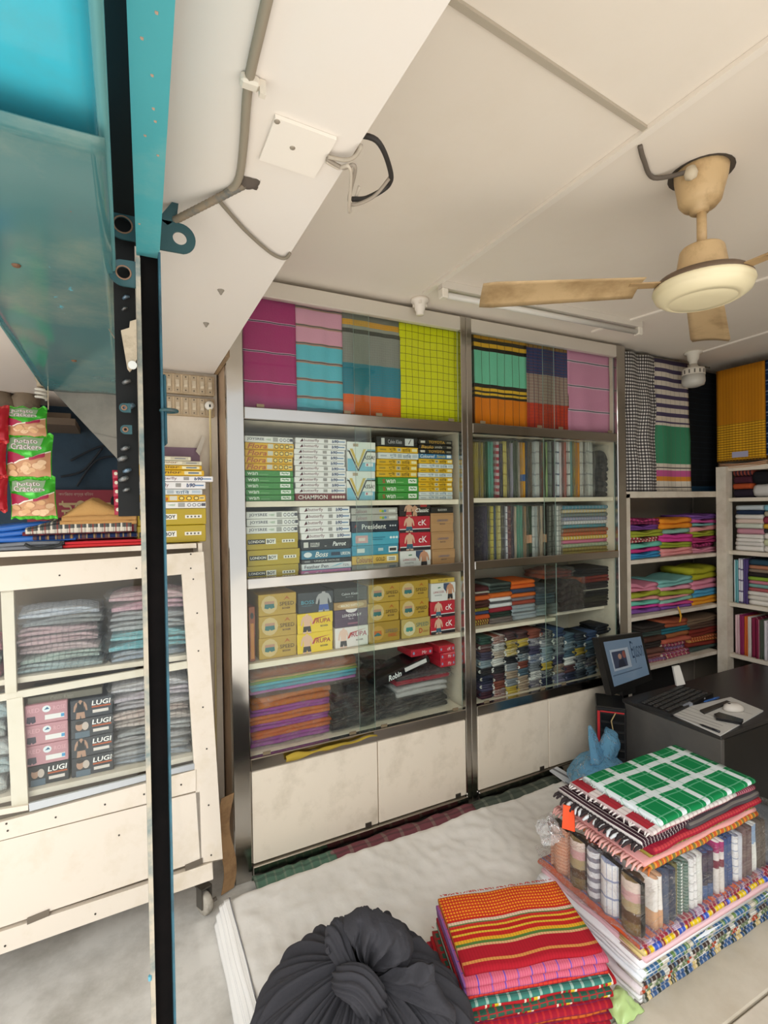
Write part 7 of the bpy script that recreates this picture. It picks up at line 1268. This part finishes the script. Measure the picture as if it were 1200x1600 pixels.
# ================================================================== BEAM FITTINGS
ZBm = 2.0
def cable(name, pts, r, m, label, cat='cable'):
    mb = MB(); mb.tube(spline(pts, 7), r, 8); return tag(mb.build(name, m, None, True), label, cat)
CB = mat('#9a8e7c', .7); bz = lambda x, y, d=.006: onZ(x, y, ZBm - d)
cable('beam_cable', [bz(424, -30), bz(408, 40), bz(392, 110), bz(386, 150), bz(381, 220), bz(375, 272), bz(366, 292), bz(352, 303)], .0062, CB, 'grey brown cable clipped along the underside of the beam')
c = bz(390, 129, .008); mb = MB(); mb.box(c.x - .012, c.x + .012, c.y - .008, c.y + .008, ZBm - .014, ZBm - .0005, bev=.003); mb.box(c.x + .012, c.x + .02, c.y - .004, c.y + .004, ZBm - .02, ZBm - .001); tag(mb.build('cable_clip', mat('#ddd3c4', .6)), 'small white clip holding the beam cable', 'clip')
mb = MB(); rA, rB = onY(272, 345, .99), bz(387, 286, .002); mb.tube([rA + (rB - rA) * (k / 40) for k in range(41)], [.0062 + .0008 * (k % 2) for k in range(41)], 10); tag(mb.build('steel_rod', mat('#8f7d68', .6, dirt='#4a5a60', dscale=30), None, True), 'rusty ribbed rod from the teal lug into the beam', 'rod')
cable('bell_wire', [bz(338, 308, .012), bz(352, 325), bz(385, 362), bz(420, 393), bz(438, 403), bz(447, 403), bz(453, 396, .004)], .0035, mat('#8a8070', .7), 'thin grey wire drooping from the rod to the beam edge', 'wire')
mb = MB(); c = bz(388, 286, .002); mb.grid(lambda u, v: (c.x - .018 + .036 * u, c.y - .014 + .03 * v, ZBm - .0005 - .010 * math.sin(u * 3.14) * math.sin(v * 3.14) + .004 * noise.noise((u * 6, v * 6, 1))), 8, 8); tag(mb.build('plaster_hole', mat('#5a5048', .95), None, True), 'broken plaster patch where the rod enters the beam', 'patch')
J = [bz(*q, 0) for q in ((430, 177), (526, 213), (491, 273), (405, 244))]
mb = MB(); mb.prism([Vector((p.x, p.y, ZBm - .006)) for p in J], (0, 0, .0055)); jp = tag(mb.build('junction_plate', mat('#f0e7dc', .8)), 'square white cover plate on the underside of the beam', 'plate')
jc = sum(J, Vector()) / 4
for (x, y) in ((457, 231), (433, 190)):
    c = bz(x, y, .006); mb = MB(); mb.lathe([(.0015, -.0018), (.004, -.001), (.0045, .0)], 10, (c.x, c.y, ZBm - .006)); mb.build('screw', mat('#a89c8c', .5, .4), jp)
for i, pts in enumerate(((bz(512, 245, .01), bz(540, 250, .012), bz(556, 243, .01), bz(563, 228, .0), Vector((.335, .80, 2.03))), (bz(510, 248, .01), bz(535, 262, .014), bz(555, 262, .02), Vector((.36, .83, 1.985)), Vector((.40, .82, 2.0)), Vector((.425, .80, 2.03))), (bz(510, 252, .01), bz(528, 262, .012), bz(548, 265, .02), Vector((.37, .855, 1.985)), Vector((.38, .83, 2.02))))):
    cable('loose_wire', pts, .003, mat(['#b0a494', '#9a8e80', '#c4b8a8'][i], .7), f'{["pale", "grey brown", "cream"][i]} loose wire leaving the cover plate over the beam edge', 'wire')
cable('black_wire', [Vector((.33, .76, 2.05)), Vector((.37, .74, 2.04)), Vector((.415, .78, 2.03)), Vector((.432, .82, 2.03)), Vector((.40, .84, 2.01)), Vector((.37, .84, 2.0))], .0045, mat('#2f2a26', .6), 'black taped wire looping off the beam edge', 'wire')
for i, (x, y) in enumerate(((345, 457), (322, 508))):
    c = bz(x, y); mb = MB(); mb.lathe([(.002, -.012), (.004, -.008), (.009, 0)], 8, (c.x, c.y, ZBm)); tag(mb.build('plaster_nail', mat('#8f867a', .7)), ['rusty nail stub under the beam, nearer the wall plug', 'plaster bump under the beam close to the cabinet'][i], 'nail')
mb = MB(); mb.box(.327, .342, 1.90, 2.17, 2.0, 2.30); tag(mb.build('wood_offcut', mat('#a58a68', .7, dirt='#7a6248')), 'brown wooden filler strip between beam and cabinet head', 'strip')

# ================================================================== CEILING BATTENS, TUBE LIGHT, FAN
def batten(name, p, q, w, h, m, label):
    A, B = onZ(*p, CZ - h), onZ(*q, CZ - h); d = (B - A).normalized(); n = Vector((-d.y, d.x, 0)) * w / 2; mb = MB(); mb.prism([Vector((v.x, v.y, CZ - h)) for v in (A - n, B - n, B + n, A + n)], (0, 0, h - .0005)); return tag(mb.build(name, m), label, 'trunking')
WT = mat('#efe6da', .5); 
batten('cable_trunking', (1330, -22), (664, 460), .022, .012, WT, 'long white cable trunking crossing the ceiling above the fan'); batten('cable_trunking', (704, 2), (1010, 205), .014, .008, mat('#b3a897', .6), 'narrow grey trunking meeting the long white one')
batten('cable_trunking', (1240, 424), (925, 520), .016, .010, WT, 'short white trunking behind the fan'); batten('cable_trunking', (1240, 508), (1092, 553), .016, .010, WT, 'white trunking leading to the corner bulb')
cj = onZ(655, 468, CZ); cj.y = min(cj.y, 1.955); t = tag(empty('ceiling_holder', (cj.x, cj.y, CZ - .07)), 'empty white batten holder at the trunking end above the cabinet', 'lamp holder')
mb = MB(); mb.lathe([(.04, 0), (.04, -.014), (.026, -.02), (.022, -.05), (.018, -.055), (.017, -.07), (.001, -.07)][::-1], 20, (cj.x, cj.y, CZ)); mb.build('holder_body', WT, t, True)
for a in range(3): m2 = MB(); m2.lathe([(.006, -.012), (.007, -.03)], 8, (cj.x + .03 * math.cos(a * 2.1), cj.y + .03 * math.sin(a * 2.1), CZ)); m2.build('fixing_lug', WT, t)
tA, tB = onZ(688, 455, CZ - .04), onZ(1000, 516, CZ - .04); yT = 1.83; tA.y = min(tA.y, 1.90); tB.y = min(tB.y, 1.92)
t = tag(empty('tube_light', ((tA.x + tB.x) / 2, (tA.y + tB.y) / 2, CZ - .05)), 'unlit fluorescent tube on a white batten along the cabinet head', 'tube light')
d = (tB - tA).normalized(); n = Vector((-d.y, d.x, 0)) * .016; mb = MB(); mb.prism([Vector((v.x, v.y, CZ - .030)) for v in (tA - n, tB - n, tB + n, tA + n)], (0, 0, .0295)); mb.build('batten', mat('#d8d0c4', .5), t)
mb = MB(); mb.tube([Vector((tA.x, tA.y, CZ - .052)) + d * .03, Vector((tB.x, tB.y, CZ - .052)) - d * .03], .013, 12); mb.build('tube', mat('#dcd8d0', .25), t, True)
for e in (tA + d * .015, tB - d * .015): mb = MB(); mb.box(e.x - .015, e.x + .015, e.y - .018, e.y + .018, CZ - .068, CZ - .029, bev=.004); mb.build('end_holder', PALEPL, t)
# fan
FX, FY = 1.445, .872; FB = mat('#d0b183', .5, bump=.15, dirt='#a8885e', dscale=14); FL = mat('#e6d9b4', .35)
fan = tag(empty('ceiling_fan', (FX, FY, 2.0)), 'old cream ceiling fan with dusty tan canopy and rod', 'fan')
mb = MB(); mb.M = Matrix.Translation((FX, FY, CZ)) @ Matrix.Rotation(R(5), 4, 'Y'); mb.lathe([(.068, .004), (.066, -.02), (.058, -.06), (.053, -.088), (.044, -.10), (.024, -.106), (.024, -.118)][::-1], 28); mb.build('canopy', FB, fan, True)
mb = MB(); mb.M = Matrix.Translation((FX - .07, FY - .015, CZ - .035)); mb.lathe([(.001, -.018), (.014, -.012), (.017, 0), (.012, .016), (.001, .018)], 12); mb.build('canopy_ear', mat('#cdbfa6', .6), fan, True)
mb = MB(); mb.tube([(FX, FY, CZ - .10), (FX, FY, 2.14)], .0125, 14); mb.build('down_rod', FB, fan, True)
mb = MB(); mb.lathe([(.022, 2.162), (.05, 2.157), (.055, 2.15), (.066, 2.085), (.07, 2.07)][::-1], 28, (FX, FY, 0)); mb.build('motor_cup', FB, fan, True)
mb = MB(); mb.lathe([(.02, 2.076), (.11, 2.074), (.121, 2.06), (.121, 2.052), (.001, 2.05)][::-1], 40, (FX, FY, 0)); mb.build('motor_rim', mat('#6a5644', .6), fan, True)
mb = MB(); mb.lathe([(.112, 2.062), (.123, 2.054), (.125, 2.045), (.121, 2.04), (.121, 2.036), (.117, 2.026), (.103, 2.016), (.102, 2.0155), (.098, 2.013), (.085, 2.009), (.084, 2.0105), (.081, 2.0085), (.05, 2.005), (.001, 2.004)], 48, (FX, FY, 0)); mb.build('motor_cover', FL, fan, True)
bd = onZ(830, 457, 2.056); a0 = math.atan2(bd.y - FY, bd.x - FX)
for k in range(3):
    a = a0 + k * 2 * math.pi / 3; M = Matrix.Translation((FX, FY, 2.06)) @ Matrix.Rotation(a, 4, 'Z')
    mb = MB(); mb.M = M; mb.box(.09, .20, -.018, .018, -.002, .002); b = mb.build('blade_bracket', mat('#a88a62', .5), fan)
    mb = MB(); mb.M = M @ Matrix.Translation((.17, 0, -.002)) @ Matrix.Rotation(R(10), 4, 'X'); mb.grid(lambda u, v: (.44 * u, (v - .5) * (.10 + .03 * u) * (1 if u < .97 else .9), -.006 * (2 * v - 1) ** 2), 12, 6, thick=(0, 0, .0015)); mb.build('blade', mat('#c9ab80', .5, dirt='#9a7c54', dscale=6), fan, True)
cable('fan_cable', [onZ(1000, 228, CZ - .004), onZ(1006, 250, CZ - .006), onZ(1022, 278, CZ - .008), Vector((FX - .075, FY - .012, CZ - .03))], .006, mat('#6a6056', .7), 'dark cable from the trunking to the fan canopy')
mb = MB(); mb.lathe([(.082, -.0006), (.082, -.0026), (.05, -.003)], 24, (FX + .008, FY + .006, CZ)); tag(mb.build('dark_ceiling_patch', mat('#4f463c', .95)), 'dark patch around the fan hook on the ceiling', 'patch')  # thin dark disc on the ceiling around the fan canopy
